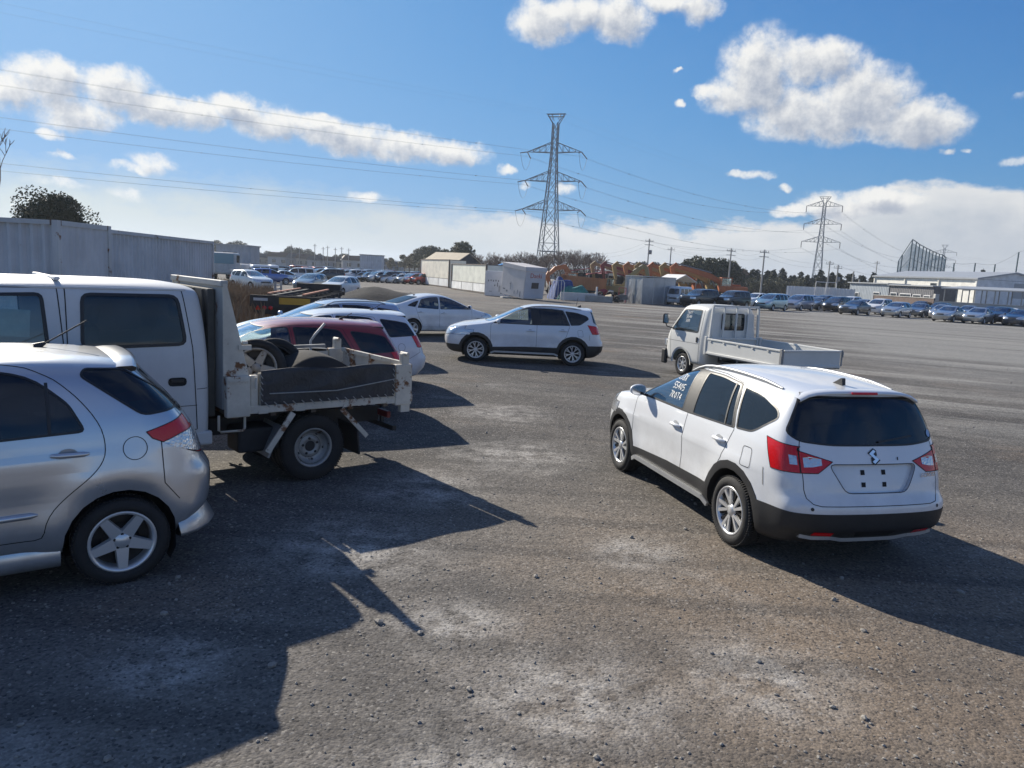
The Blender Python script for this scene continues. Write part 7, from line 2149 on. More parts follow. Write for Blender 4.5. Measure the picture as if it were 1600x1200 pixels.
T0 = Vector((-205, 58, 0)); T4 = Vector((1500, 1400, 0))
for v in (T1, T2, T3): v.z = 0
HT = at(864, 178, 190).z
arms1 = [(at(856, 238, 190).z, 6.9), (at(853, 283, 190).z, 7.2), (at(851, 328, 190).z, 7.5)]
def dirang(a, b): return math.atan2((b - a).y, (b - a).x)
a1 = (dirang(T0, T1) + dirang(T1, T2)) / 2 - PI / 2
a2 = (dirang(T1, T2) + dirang(T2, T3)) / 2 - PI / 2
a3 = dirang(T2, T3) - PI / 2
pylon(T1, R(-18), HT, 'tall lattice pylon with drooping jumper loops in the middle of the sky', arms1, True)
H2 = at(1280, 307, 328).z
arms2 = [(at(1279, 322, 328).z, 7.2), (at(1276, 350, 328).z, 7.5), (at(1272, 378, 328).z, 7.8)]
pylon(T2, a2 + R(10), H2, 'lattice pylon with hanging insulators above the dark wood on the right', arms2, False)
H3 = at(1466, 382, 620).z
pylon(T3, a3, H3, 'farthest pylon showing only its flat head behind the golf net', [(H3 * .86, 9), (H3 * .72, 9), (H3 * .58, 9)], False)
WIRE = worn('aluminium_wire', (.22, .23, .25), .5, .1, .1, .6, bump=0)
def wire(a, b, sag, r, label, group, n=26, twin=0.0):
    mb = MB()
    side = Vector(((b - a).y, -(b - a).x, 0)).normalized()
    for o_ in ((-twin, twin) if twin else (0,)):
        ps = [a.lerp(b, i / n) + side * o_ - Vector((0, 0, sag * 4 * (i / n) * (1 - i / n))) for i in range(n + 1)]
        mb.tube(ps, r, 4, False)
    if twin:
        for i in range(3, n, 5):
            p = a.lerp(b, i / n) - Vector((0, 0, sag * 4 * (i / n) * (1 - i / n)))
            mb.bar(p - side * twin, p + side * twin, .10)
    return tag(mb.build('power_line', WIRE), label, 'power line', group)
def tipw(T, ang, la, z): return T + Vector((math.cos(ang) * la, math.sin(ang) * la, z))
a0 = dirang(T0, T1) - PI / 2
lev = ['upper', 'middle', 'lower']
for k in range(3):
    for sg, sd in ((1, 'far'), (-1, 'near')):
        z1, l1 = arms1[k]; z2, l2 = arms2[k]
        p1 = tipw(T1, R(-18), l1 * sg, z1 - .9); p2 = tipw(T2, a2 + R(10), l2 * sg, z2 - H2 * .062)
        p0 = tipw(T0, a0, 9 * sg, (34, 26, 18.5)[k] + 1.5); p3 = tipw(T3, a3, 9 * sg, H3 * (.86, .72, .58)[k] - H3 * .062)
        wire(p0, p1, 3.0, .012, '%s twin conductor on the %s side, left edge to middle pylon' % (lev[k], sd), 'conductors left of the middle pylon', twin=.35)
        wire(p1, p2, 4.5, .016, '%s twin conductor on the %s side, between the middle pylon and the right pylon' % (lev[k], sd), 'conductors between the two big pylons', twin=.35)
        wire(p2, p3, 9.0, .028, '%s twin conductor on the %s side, from the right pylon down behind the golf net' % (lev[k], sd), 'conductors right of the right pylon', twin=.35)
        wire(p3, T4 + Vector((20 * sg, 0, 60 + 10 * (2 - k))), 10, .03, '%s conductor on the %s side, right of the farthest pylon' % (lev[k], sd), 'conductors right of the farthest pylon')
for sg, sd in ((1, 'far'), (-1, 'near')):
    e1 = tipw(T1, R(-18), HT * .057 * sg, HT); e2 = tipw(T2, a2 + R(10), H2 * .057 * sg, H2)
    wire(tipw(T0, a0, 4.5 * sg, HT + 5), e1, 2.2, .008, 'thin earth wire on the %s side, from the top left to the middle pylon' % sd, 'earth wires')
    wire(e1, e2, 3.0, .010, 'thin earth wire on the %s side, between the two big pylons' % sd, 'earth wires')

# ------------------------------------------------------------------ street poles
POLE = worn('concrete_pole', (.36, .35, .33), .85, .15, 1)
POLES = [(1015, 373, 150, 'left of the row of excavators, with two short arms'), (1049, 386, 170, 'thin one between the excavators and the dark trees'), (1143, 388, 135, 'thick one right of the row of excavators'), (1195, 390, 128, 'in front of the dark wood, left of the right pylon'),
         (1297, 408, 150, 'directly right of the foot of the right pylon'), (1310, 414, 140, 'second right of the right pylon'), (932, 394, 160, 'short one with a lamp above the red roofs'), (1371, 408, 210, 'at the left end of the white warehouse'), (1334, 424, 130, 'slim one beside the grey site office'), (1343, 436, 120, 'shortest one beside the grey site office')]
tops = []
for i, (px, py, Y, lb) in enumerate(POLES):
    top = at(px, py, Y); b = Vector((top.x, top.y, 0))
    t = empty('utility_pole', b, R(20), 'grey utility pole, ' + lb, 'utility pole', 'utility poles across the back of the yard')
    mb = MB(); mb.tube([(0, 0, 0), (0, 0, top.z)], [.17, .11], 8); mb.build('shaft', POLE, t)
    if i not in (8, 9):
        mb = MB()
        for z in ((.5, 1.2) if i in (0, 2, 3) else (.6,)): mb.box((0, 0, top.z - z), (1.9, .1, .1))
        for x in (-.8, -.3, .3, .8): mb.lathe([(0, top.z - .55), (.05, top.z - .5), (.05, top.z - .3), (0, top.z - .28)], 6, 'z', (x, 0, .1))
        mb.build('cross_arm', PYL, t)
    if i in (0, 5): mb = MB(); mb.lathe([(0, 0), (.3, 0), (.3, .8), (0, .8)], 10, 'z', (.4, 0, top.z - 3.0)); mb.build('transformer', worn('grey_can', (.3, .3, .3)), t)
    if i == 6: mb = MB(); mb.tube([(0, 0, top.z - 1), (1.5, 0, top.z - .8)], .05, 5); mb.box((1.7, 0, top.z - .85), (.6, .2, .12)); mb.build('lamp_arm', PYL, t)
    tops.append(top)
for i, j in ((0, 2), (2, 3), (1, 2), (3, 4), (4, 7), (6, 0)):
    for k, z in enumerate((.3, 1.1)):
        wire(tops[i] - Vector((0, 0, z)), tops[j] - Vector((0, 0, z)), .8, .012, ('upper', 'lower')[k] + ' street cable ' + {(0, 2): 'above the row of excavators', (2, 3): 'between the thick pole and the pole by the wood', (1, 2): 'from the thin pole to the thick pole', (3, 4): 'above the dark wood', (4, 7): 'from the right pylon foot to the warehouse', (6, 0): 'above the red roofs'}[i, j], 'street cables', n=10)

# ------------------------------------------------------------------ warehouse, offices, carport, fences, golf net
WHW = mat('warehouse_cream_sheet', corr_fn((.88, .86, .78), .85))
GREYW = mat('pale_grey_sheet', corr_fn((.68, .70, .72), .82))
ROOFG = worn('grey_roof', (.34, .36, .38), .5, .1, .3)
pa, pb = gx(1364, 178), gx(1524, 150)
d = pb - pa; L = d.length
t = empty('white_warehouse', pa, math.atan2(d.y, d.x), 'long white warehouse with a grey roof and small high windows at the right edge', 'warehouse')
hH = at(1524, 436, 150).z
ridge = hH + .9
mb = MB(); mb.box((L / 2, 9, hH / 2), (L, 18, hH)); mb.build('wall', WHW, t)
mb = MB(); mb.prism([(-.5, hH - .05), (-.5, hH + .25), (9, ridge + .9), (18.5, hH + .25), (18.5, hH - .05), (9, ridge + .6)], -.4, L + .4, 'x'); mb.build('roof', ROOFG, t)
mb = MB(); mb.prism([(0, hH + .05), (18, hH + .05), (9, ridge + .58)], L - .05, L + .02, 'x'); mb.box((L + .03, 9, hH / 2), (.06, 18.02, hH)); mb.build('gable_wall', GREYW, t)
for i in range(4):
    mb = MB(); mb.box((.15 + (L - .3) * i / 3, -.12, hH / 2), (.3, .22, hH)); mb.build('downpipe', WHW, t)
WINM = mat('dark_window_glass', Base_Color=(.05, .06, .07), Roughness=.1)
for i, u in enumerate((.06, .20, .31, .45, .60, .75, .90)):
    mb = MB(); mb.box((L * u + .5, -.03, hH - 2.0 - (.0 if i != 4 else -.7)), (1.7, .08, .6)); f_ = mb.build('window', GALV, t)
    mb = MB(); mb.box((L * u + .5, -.075, hH - 2.0 - (.0 if i != 4 else -.7)), (1.5, .02, .42)); mb.build('pane', WINM, f_)
mb = MB(); mb.box((L + .09, 4.5, hH - 1.8), (.06, 1.6, .7)); mb.build('window', WINM, t)
mb = MB(); mb.box((L + .08, 13, hH - 1.9), (.05, 8, 3)); mb.build('shutter', ROOFG, t)
# site offices
def office(pa, pb, H, dep, mt, label, wins, roofm=None):
    d = pb - pa; L = d.length
    t = empty('site_office', pa, math.atan2(d.y, d.x), label, 'office')
    mb = MB(); corrugated(mb, 0, L, 0, .25, H, .4, -.03); mb.box((L / 2, dep / 2 + .02, H / 2 + .1), (L - .02, dep - .05, H - .2)); mb.build('wall', mt, t)
    mb = MB(); mb.box((L / 2, dep / 2 - .1, H + .08), (L + .4, dep + .5, .16)); mb.build('roof', roofm or ROOFG, t)
    for u, w, h, z in wins:
        mb = MB(); mb.box((L * u, -.05, z), (w, .08, h)); f_ = mb.build('window', worn('white_frame', (.65, .65, .65)), t)
        mb = MB(); mb.box((L * u, -.10, z), (w - .25, .02, h - .25)); mb.build('pane', WINM, f_)
    return t
def zat(px, py, Y): return at(px, py, Y).z
office(gx(1327, 122), gx(1388, 112), zat(1357, 443, 117), 3.2, mat('blue_grey_sheet', corr_fn((.30, .34, .38), .8)), 'low blue grey site office with a white framed window', [(.72, 1.6, 1.6, 1.7), (.22, 1.0, 1.0, 1.8)])
office(gx(1389, 112), gx(1458, 102), zat(1424, 447, 107), 3.5, worn('dark_glazed_wall', (.16, .16, .17), .5), 'low building with a wide glazed front and flat pale roof beside the site office', [(.12, 1.6, 1.3, 1.9), (.40, 2.6, 1.4, 1.8), (.66, 1.8, 1.3, 1.8), (.88, 1.4, 1.2, 1.8)])
def low_wall(pa, pb, H, th, mt, name, label, cap=True):
    d = pb - pa; L = d.length
    t = empty(name, pa, math.atan2(d.y, d.x), label, 'wall')
    mb = MB(); mb.box((L / 2, th / 2, H / 2), (L, th, H)); mb.build('panel', mt, t)
    mb = MB()
    if cap: mb.box((L / 2, th / 2, H + .04), (L + .1, th + .12, .08)); mb.build('coping', worn('pale_concrete', (.5, .49, .46)), t)
    return t
low_wall(gx(1366, 104), gx(1460, 92), zat(1415, 464, 98), .2, worn('brown_hoarding', (.14, .10, .085), .8, .2, .6), 'brown_hoarding', 'dark brown hoarding behind the middle of the right-hand car row')
low_wall(gx(1461, 91), gx(1640, 84), zat(1530, 475, 88), .2, worn('grey_block_wall', (.40, .41, .41), .85, .12, .4), 'block_wall', 'grey block wall under the carport at the right edge')
mb = MB()
q0 = gx(1463, 94)
tag(mb.build('gate_pillar', worn('pale_concrete', (.5, .49, .46)), None, q0), 'pale gate pillar between the brown hoarding and the grey wall', 'pillar') if mb.box((0, 0, 1.3), (.5, .5, 2.6), bev=.04) else None
# carport
pa, pb = gx(1474, 98), gx(1640, 88)
d = pb - pa; L = d.length
zc = zat(1540, 452, 94)
t = empty('carport', pa, math.atan2(d.y, d.x), 'long carport with a thin grey roof on slim posts at the right edge', 'carport')
mb = MB(); mb.prism([(-.3, zc - .15), (5.2, zc + .25), (5.2, zc + .35), (-.3, zc - .02)], -.3, L, 'x'); mb.build('roof', ROOFG, t)
for i in range(9):
    for y in (.2, 4.8): mb = MB(); mb.bar((L * i / 8, y, 0), (L * i / 8, y, zc - .05), .10); mb.build('post', GALV, t)
mb = MB()
for y in (.0, 4.8): mb.bar((0, y, zc - .12), (L, y, zc - .12 + y * .07), .12)
mb.build('beam', GALV, t)
# white rib fence behind the row and its white gantry
pa, pb = gx(1229, 124), gx(1336, 118)
d = pb - pa; L = d.length
t = empty('sheet_fence', pa, math.atan2(d.y, d.x), 'low white ribbed sheet fence behind the right-hand row, below the dark wood', 'fence')
mb = MB(); corrugated(mb, 0, L, 0, .1, zat(1280, 449, 121), .5, .08); mb.build('sheet', worn('white_sheet', (.62, .64, .66), .6, .12, .5), t)
mb = MB()
for i in range(8): mb.bar((L * i / 7, .1, 0), (L * i / 7, .1, 2.0), .1)
mb.build('post', GALV, t)
t = empty('pipe_gantry', gx(1290, 120), R(-4), 'white pipe gantry standing above the ribbed fence', 'gantry')
zg = zat(1290, 441, 120)
mb = MB()
for x in (-1.6, 0, 1.6):
    mb.bar((x, 0, 0), (x, 0, zg), .09)
mb.bar((-1.6, 0, zg), (1.6, 0, zg), .09); mb.bar((-1.6, 0, zg - .8), (1.6, 0, zg - .8), .07); mb.build('pipe_frame', worn('white_pipe', (.66, .66, .66)), t)
# golf net
NETY = 260
t = empty('golf_net', gx(1440, NETY), 0, 'tall blue green golf practice net on slanting dark posts above the warehouse', 'net')
base = Vector((t.location.x, t.location.y, 0))
cols_ = [(1404, 408), (1410, 398), (1426, 374), (1432, 378), (1437, 382), (1443, 385), (1448, 388), (1453, 390), (1458, 393), (1463, 395), (1468, 397), (1473, 398), (1478, 402)]
tp = [at(px, py, NETY + i * 1.6) - base for i, (px, py) in enumerate(cols_)]
POSTM = worn('dark_teal_post', (.03, .07, .09), .5)
for v in tp: mb = MB(); mb.bar((v.x, v.y, 0), v, .30); mb.build('post', POSTM, t)
mb = MB()
for a, b in zip(tp, tp[1:]):
    mb.bar(a, b, .22); 
    for q in (.45, .7): mb.bar((a.x, a.y, a.z * q), (b.x, b.y, b.z * q), .10)
mb.build('cross_cable', POSTM, t)
def net_fn(g, p):
    v = ocoord(g)
    a = g.m('SINE', g.m('MULTIPLY', g.vm('DOT_PRODUCT', v, (1, 0, 0)), 9.0))
    p.inputs['Base Color'].default_value = (.06, .22, .28, 1)
    g.put(p.inputs['Alpha'], g.rng(g.noise(v, .25, 4, .6), .3, .7, .35, .75))
    p.inputs['Roughness'].default_value = .9
NETM = mat('blue_green_netting', net_fn)
mb = MB()
for a, b in zip(tp, tp[1:]): mb.add([(a.x, a.y, .2), (b.x, b.y, .2), tuple(b * .97 if False else Vector((b.x, b.y, b.z * .95))), (a.x, a.y, a.z * .95)], [(0, 1, 2, 3)])
mb.build('netting', NETM, t)
fence_tops = [(1491, 411), (1524, 411), (1555, 413), (1592, 394), (1640, 375)]
for i, (px, py) in enumerate(fence_tops):
    v = at(px, py, 230); b = at(px, 470, 230)
    mb = MB(); mb.bar((0, 0, 0), (0, 0, v.z), .28)
    tag(mb.build('net_post', POSTM, None, (v.x, v.y, 0)), ['dark net post just right of the golf net', 'second dark net post right of the golf net', 'third dark net post right of the golf net, beside the little fir', 'tall dark net post at the right edge above the warehouse', 'dark net post beyond the right edge'][i], 'post', 'net posts above the warehouse')
prev = at(1478, 411, 250)
for i, (px, py) in enumerate(fence_tops):
    v = at(px, py, 230)
    wire(prev, v, .3, .03, ['net cable from the golf net to the first post', 'net cable between the first and second post', 'net cable between the second and third post', 'net cable rising from the third to the tall post', 'net cable from the tall post out to the right'][i], 'net cables', 6)
    prev = v

# ------------------------------------------------------------------ trees and plants
BARK = worn('grey_brown_bark', (.11, .085, .07), .9, .3, 4)
TWIG = worn('bare_twigs', (.13, .095, .08), .9, .3, 1)
def leaf_mat(name, a, b):
    def fn(g, p):
        v = ocoord(g)
        oi = g.n('ShaderNodeObjectInfo')
        n = g.noise(v, .9, 4, .65)
        c = g.mix(g.rng(n, .32, .68), a, b)
        c = g.mix(g.m('MULTIPLY', oi.outputs['Random'], .45), c, tuple(x * .55 for x in a))
        g.put(p.inputs['Base Color'], c)
        p.inputs['Roughness'].default_value = .65
        p.inputs['Subsurface Weight'].default_value = 0
    return mat(name, fn)
LEAF_E = leaf_mat('evergreen_leaves', (.030, .045, .022), (.075, .085, .035))
LEAF_C = leaf_mat('conifer_needles', (.018, .030, .018), (.045, .058, .028))
LEAF_A = leaf_mat('autumn_leaves', (.16, .11, .035), (.10, .10, .04))
LEAF_O = leaf_mat('olive_leaves', (.10, .105, .05), (.16, .15, .085))
def leaves(mb, c, r, n, s, rnd, squash=.8):
    for _ in range(n):
        while True:
            p = Vector((rnd.uniform(-1, 1), rnd.uniform(-1, 1), rnd.uniform(-1, 1)))
            if p.length < 1: break
        p = Vector((p.x * r, p.y * r, p.z * r * squash)) + c
        a = Vector((rnd.gauss(0, 1), rnd.gauss(0, 1), rnd.gauss(0, 1))).normalized()
        b = a.orthogonal().normalized()
        k = s * rnd.uniform(.6, 1.4)
        d = a.cross(b)
        mb.add([p + b * k, p + d * k * .6, p - b * k, p - d * k * .6], [(0, 1, 2, 3)], False)
def branch(mb, p, d, L, r, depth, rnd, tips, spread=.5, up=.12):
    q = p + d * L
    mid = p + d * L * .5 + Vector((rnd.uniform(-1, 1), rnd.uniform(-1, 1), 0)) * L * .05
    mb.tube([p, mid, q], [r, r * .82, r * .62], 5 if depth > 2 else 3, False)
    tips.append(q)
    if depth == 0: return
    for _ in range(rnd.choice((2, 3, 3)) if depth > 1 else 3):
        n = (d + Vector((rnd.gauss(0, spread), rnd.gauss(0, spread), rnd.gauss(0, spread * .6) + up))).normalized()
        branch(mb, q if rnd.random() < .6 else p + d * L * rnd.uniform(.55, 1), n, L * rnd.uniform(.6, .82), max(.016, r * .6), depth - 1, rnd, tips, spread, up)
PLANTS = {}
def make_bare(seed, H, depth=5, spread=.42):
    rnd = random.Random(seed)
    t = empty('bare_tree')
    mb = MB(); mb.tube([(0, 0, 0), (.1, .05, H * .15), (0, 0, H * .28)], [H * .022, H * .018, H * .015], 7); mb.build('trunk', BARK, t)
    mb = MB(); tips = []
    for k in range(4):
        a = k * PI / 2 + rnd.uniform(-.4, .4)
        branch(mb, Vector((0, 0, H * rnd.uniform(.14, .28))), Vector((math.cos(a) * .5, math.sin(a) * .5, 1)).normalized(), H * .22, H * .011, depth - 1, rnd, tips, spread)
    mb.build('crown', TWIG, t)
    return t
def make_leafy(seed, H, mt, wide=.42, n=2600, s=.18, name='evergreen_tree', gaps=10):
    rnd = random.Random(seed)
    t = empty(name)
    mb = MB(); mb.tube([(0, 0, 0), (.1, 0, H * .3), (0, .1, H * .6)], [H * .03, H * .024, H * .012], 7)
    cl = []
    for k in range(gaps):
        a = rnd.uniform(0, 2 * PI); e = rnd.uniform(0, 1)
        rr = H * wide * (rnd.uniform(.35, .85)) * (1 - .55 * e)
        c = Vector((math.cos(a) * rr, math.sin(a) * rr, H * (.40 + .48 * e)))
        cl.append((c, H * wide * rnd.uniform(.30, .48)))
        mb.tube([(0, 0, H * (.25 + .3 * e)), c * .6 + Vector((0, 0, c.z * .35)), c], [H * .012, H * .008, H * .004], 5)
    mb.build('trunk', BARK, t)
    mb = MB()
    for c, r in cl: leaves(mb, c, r, n // gaps, s, rnd)
    leaves(mb, Vector((0, 0, H * .68)), H * wide * .6, n // 5, s, rnd)
    mb.build('crown', mt, t)
    return t
def make_conifer(seed, H, mt, name='conifer'):
    rnd = random.Random(seed)
    t = empty(name)
    mb = MB(); mb.tube([(0, 0, 0), (0, 0, H)], [H * .018, H * .003], 6); mb.build('trunk', BARK, t)
    mb = MB()
    k = 15
    for i in range(k):
        z0_ = H * (.10 + .88 * i / k)
        R_ = H * .30 * (1 - i / k) ** .7 + .12
        for j in range(13):
            a = rnd.uniform(0, 2 * PI); L = R_ * rnd.uniform(.6, 1.15)
            z = z0_ + rnd.uniform(-.6, .6) * H / k
            e = Vector((math.cos(a) * L, math.sin(a) * L, z - L * .25))
            for q in (.4, .7, .95): leaves(mb, Vector((0, 0, z)).lerp(e, q), L * .32, 9, .17 * H / 9, rnd, 1.0)
    mb.build('crown', mt, t)
    return t
def plant(key, maker, loc, s, rz, label, group, sz=None):
    if key not in PLANTS:
        r = maker(); PLANTS[key] = tree_of(r)
    else: r = copy_tree(PLANTS[key])
    r.location = loc; r.rotation_euler = (0, 0, rz); r.scale = (s, s, sz or s)
    tag(r, label, 'tree', group)
    return r
rnd = random.Random(5)
# bare thicket behind the cargo bodies
GB = 'bare winter trees behind the cargo bodies'
side = ['left', 'right']
ordn = ['first', 'second', 'third', 'fourth', 'fifth', 'sixth', 'seventh', 'eighth', 'ninth', 'tenth', 'eleventh', 'twelfth', 'thirteenth', 'fourteenth', 'fifteenth', 'sixteenth', 'seventeenth', 'eighteenth', 'nineteenth', 'twentieth', 'twenty-first', 'twenty-second', 'twenty-third', 'twenty-fourth', 'twenty-fifth', 'twenty-sixth', 'twenty-seventh', 'twenty-eighth', 'twenty-ninth', 'thirtieth', 'thirty-first', 'thirty-second', 'thirty-third', 'thirty-fourth', 'thirty-fifth', 'thirty-sixth']
for i in range(36):
    px = 726 + 204 * i / 35 + rnd.uniform(-4, 4)
    Y = rnd.uniform(122, 150)
    tall = 378 + rnd.uniform(0, 10) if px > 862 else 384 + rnd.uniform(0, 12)
    H = zat(px, tall, Y)
    plant('bare%d' % (i % 5), lambda i=i: make_bare(20 + i, 8.0, 6), gx(px, Y), H / 8.3, rnd.uniform(0, 6), 'bare brown tree, %s from the left in the thicket behind the cargo bodies' % ordn[i], GB)
# leafy and autumn trees left of it
for i, (px, py, Y, mk) in enumerate([(716, 376, 150, 'o'), (726, 380, 146, 'o'), (666, 384, 190, 'o'), (655, 388, 200, 'o'), (675, 383, 180, 'o'), (632, 396, 240, 'a'), (640, 397, 230, 'a'), (648, 394, 220, 'a'), (690, 388, 170, 'o'), (612, 401, 260, 'a')]):
    H = zat(px, py, Y)
    plant('lf' + mk, lambda mk=mk: make_leafy(3 if mk == 'o' else 4, 8.0, LEAF_O if mk == 'o' else LEAF_A, .34, 1500, .22, 'thin_leaved_tree' if mk == 'o' else 'autumn_tree', 9), gx(px, Y), H / 7.6, rnd.uniform(0, 6),
          ['tall pale olive tree behind the tan roofed hut', 'pale olive tree right behind the tan roofed hut', 'thin pale tree above the left cargo body, middle one', 'thin pale tree left of the left cargo body', 'thin pale tree above the left cargo body, right one', 'yellow brown autumn tree beside the far car row, left one', 'yellow brown autumn tree beside the far car row, middle one', 'yellow brown autumn tree touching the left cargo body', 'small pale tree between the hut and the thin pale trees', 'low autumn bush at the right end of the far white shed'][i], 'thin autumn trees in the distance')
# round dark broadleaves and twigs right of the excavators
for i, (px, py, Y) in enumerate([(1072, 404, 150), (1090, 401, 148), (1108, 402, 146), (1126, 404, 150), (1052, 412, 160), (1142, 408, 155), (1000, 408, 165), (1022, 410, 165), (985, 414, 170)]):
    H = zat(px, py, Y)
    plant('ever%d' % (i % 2), lambda i=i: make_leafy(40 + i, 8.0, LEAF_E, .46, 2600, .22), gx(px, Y), H / 7.7, rnd.uniform(0, 6),
          ['dark evergreen, leftmost of the round clump right of the excavators', 'dark evergreen, second in the round clump right of the excavators', 'dark evergreen, third in the round clump right of the excavators', 'dark evergreen, rightmost of the round clump right of the excavators', 'small evergreen below the thin utility pole', 'dark evergreen beside the thick utility pole', 'dark evergreen above the left end of the excavator row', 'dark evergreen left of the pole with two arms', 'low evergreen bush above the yellow excavator'][i], 'dark evergreen trees right of the middle')
for i, (px, py, Y) in enumerate([(1078, 394, 160), (1122, 398, 158), (1152, 404, 158), (1136, 396, 162)]):
    H = zat(px, py, Y)
    plant('bare%d' % (i % 5), None, gx(px, Y), H / 8.3, rnd.uniform(0, 6), ['bare tree sticking out above the left of the round evergreens', 'bare tree above the round evergreens', 'bare tree right of the thick utility pole', 'bare tree behind the thick utility pole'][i], 'bare trees among the evergreens')
# conifer wood on the right
GC = 'dark conifers of the wood on the right'
k = 0
for row, Y0 in enumerate((172, 184, 196)):
    for i in range(12):
        px = 1152 + (1368 - 1152) * (i + (row % 3) * .33) / 12 + rnd.uniform(-4, 4)
        H = zat(px, 419 + (px - 1150) * .042 + rnd.uniform(-5, 9), Y0)
        plant('con%d' % (k % 4), lambda k=k: make_conifer(60 + k, 8.5, LEAF_C), gx(px, Y0 + rnd.uniform(-4, 4)), H / 8.5 * 1.12, rnd.uniform(0, 6), 'dark conifer, %s from the left in the %s line of the wood' % (ordn[i], ('front', 'middle', 'back')[row]), GC, H / 8.5)
        k += 1
for i, px in enumerate((1180, 1200, 1222, 1245)):
    H = zat(px, 436, 160)
    plant('scrub%d' % (i % 2), lambda i=i: make_leafy(80 + i, 5.0, LEAF_O, .5, 1600, .16, 'scrub_bush', 9), gx(px, 160), H / 4.8, rnd.uniform(0, 6), 'olive green bush, %s from the left in front of the conifer wood' % ordn[i], 'olive bushes in front of the conifer wood')
plant('con1', None, gx(1530, 215), zat(1530, 419, 215) / 8.5, 1.0, 'lone small fir above the warehouse roof', None)
# broad tree above the containers and a bare one at the left edge
def big_tree():
    return make_leafy(12, 9.0, LEAF_E, .49, 17000, .12, 'broad_tree', 26)
b = at(78, 345, 52)
H = zat(78, 309, 52)
plant('broad', big_tree, (b.x, b.y, 0), H / 8.3, .4, 'broad dark tree with gaps in its crown behind the left containers', None)
b = at(-62, 300, 24)
plant('bareL', lambda: make_bare(77, 8.0, 6, .36), (b.x, b.y, 0), zat(10, 150, 24) / 8.4, 2.2, 'bare tree poking in at the left edge above the container', None)
# far belt of trees and low houses on the left horizon
GT = 'hazy trees along the far left horizon'
for i in range(26):
    px = 335 + 275 * i / 25 + rnd.uniform(-5, 5)
    Y = rnd.uniform(330, 420)
    top = 374 + (px - 335) * .118 + rnd.uniform(-3, 6) + (9 if 385 < px < 440 else 0)
    plant('ever%d' % (i % 2), None, gx(px, Y), zat(px, top, Y) / 7.7, rnd.uniform(0, 6), 'distant tree on the far left horizon, %s from the left' % ordn[i], GT)
HOUSE = [worn('house_pale', (.45, .45, .45), .8), worn('house_grey', (.25, .26, .28), .8), worn('house_tan', (.35, .32, .27), .8)]
ROOFS = [worn('roof_slate', (.07, .08, .10), .7), worn('roof_brown', (.10, .07, .06), .7)]
for i, (px, py, w) in enumerate([(352, 396, 12), (396, 395, 9), (418, 397, 10), (448, 395, 12), (470, 397, 10), (486, 398, 9), (508, 401, 12), (530, 402, 10), (548, 404, 9), (560, 400, 12), (612, 408, 8)]):
    Y = 300 - i * 3
    b = gx(px, Y); H = zat(px, py, Y)
    t = empty('distant_house', b, R(-10 + i * 13 % 30), 'small distant house on the left horizon, %s from the left' % ordn[i], 'house', 'houses on the far left horizon')
    mb = MB(); mb.box((0, 0, H * .36), (w, 8, H * .72)); mb.build('wall', HOUSE[i % 3], t)
    mb = MB(); mb.prism([(-w / 2 - .5, H * .70), (w / 2 + .5, H * .70), (w / 2 - 1, H), (-w / 2 + 1, H)], -4.4, 4.4); mb.build('roof', ROOFS[i % 2], t)
    mb = MB()
    for x in (-.3, 0, .3): mb.box((x * w, -4.03, H * .42), (1.4, .06, 1.2))
    mb.build('window', WINM, t)
# big pale shed on the far left and the white hall further right
for (x0, x1, py, Y, c, lb) in [(338, 392, 384, 120, (.36, .39, .43), 'big pale building behind the lorry at the left'), (562, 596, 399, 210, (.42, .46, .52), 'plain pale blue shed behind the far car row')]:
    pa, pb = gx(x0, Y), gx(x1, Y)
    t = empty('pale_shed', pa, math.atan2((pb - pa).y, (pb - pa).x), lb, 'shed')
    L = (pb - pa).length; H = zat((x0 + x1) / 2, py, Y)
    mb = MB(); corrugated(mb, 0, L, 0, 0, H, .6, .05); mb.box((L / 2, 2.05, H / 2), (L, 4, H)); mb.build('wall', mat('pale_shed_sheet_%d' % x0, corr_fn(c, .85)), t)
    mb = MB(); mb.box((L / 2, 2, H + .1), (L + .4, 4.4, .2)); mb.build('roof', ROOFG, t)
    if x0 == 338: mb = MB(); mb.box((2.2, -.06, H - 1.6), (2.2, .1, 1.2)); mb.build('window', WINM, t)
for i, (px, py) in enumerate([(455, 382), (468, 386), (492, 381), (505, 386), (512, 384), (524, 387), (534, 386), (545, 388)]):
    Y = 260; v = at(px, py, Y)
    mb = MB(); mb.tube([(0, 0, 0), (0, 0, v.z)], .12, 5); mb.box((0, 0, v.z - .6), (1.4, .1, .1))
    tag(mb.build('distant_pole', POLE, None, (v.x, v.y, 0)), 'thin distant pole on the left horizon, %s from the left' % ordn[i], 'utility pole', 'poles on the far left horizon')
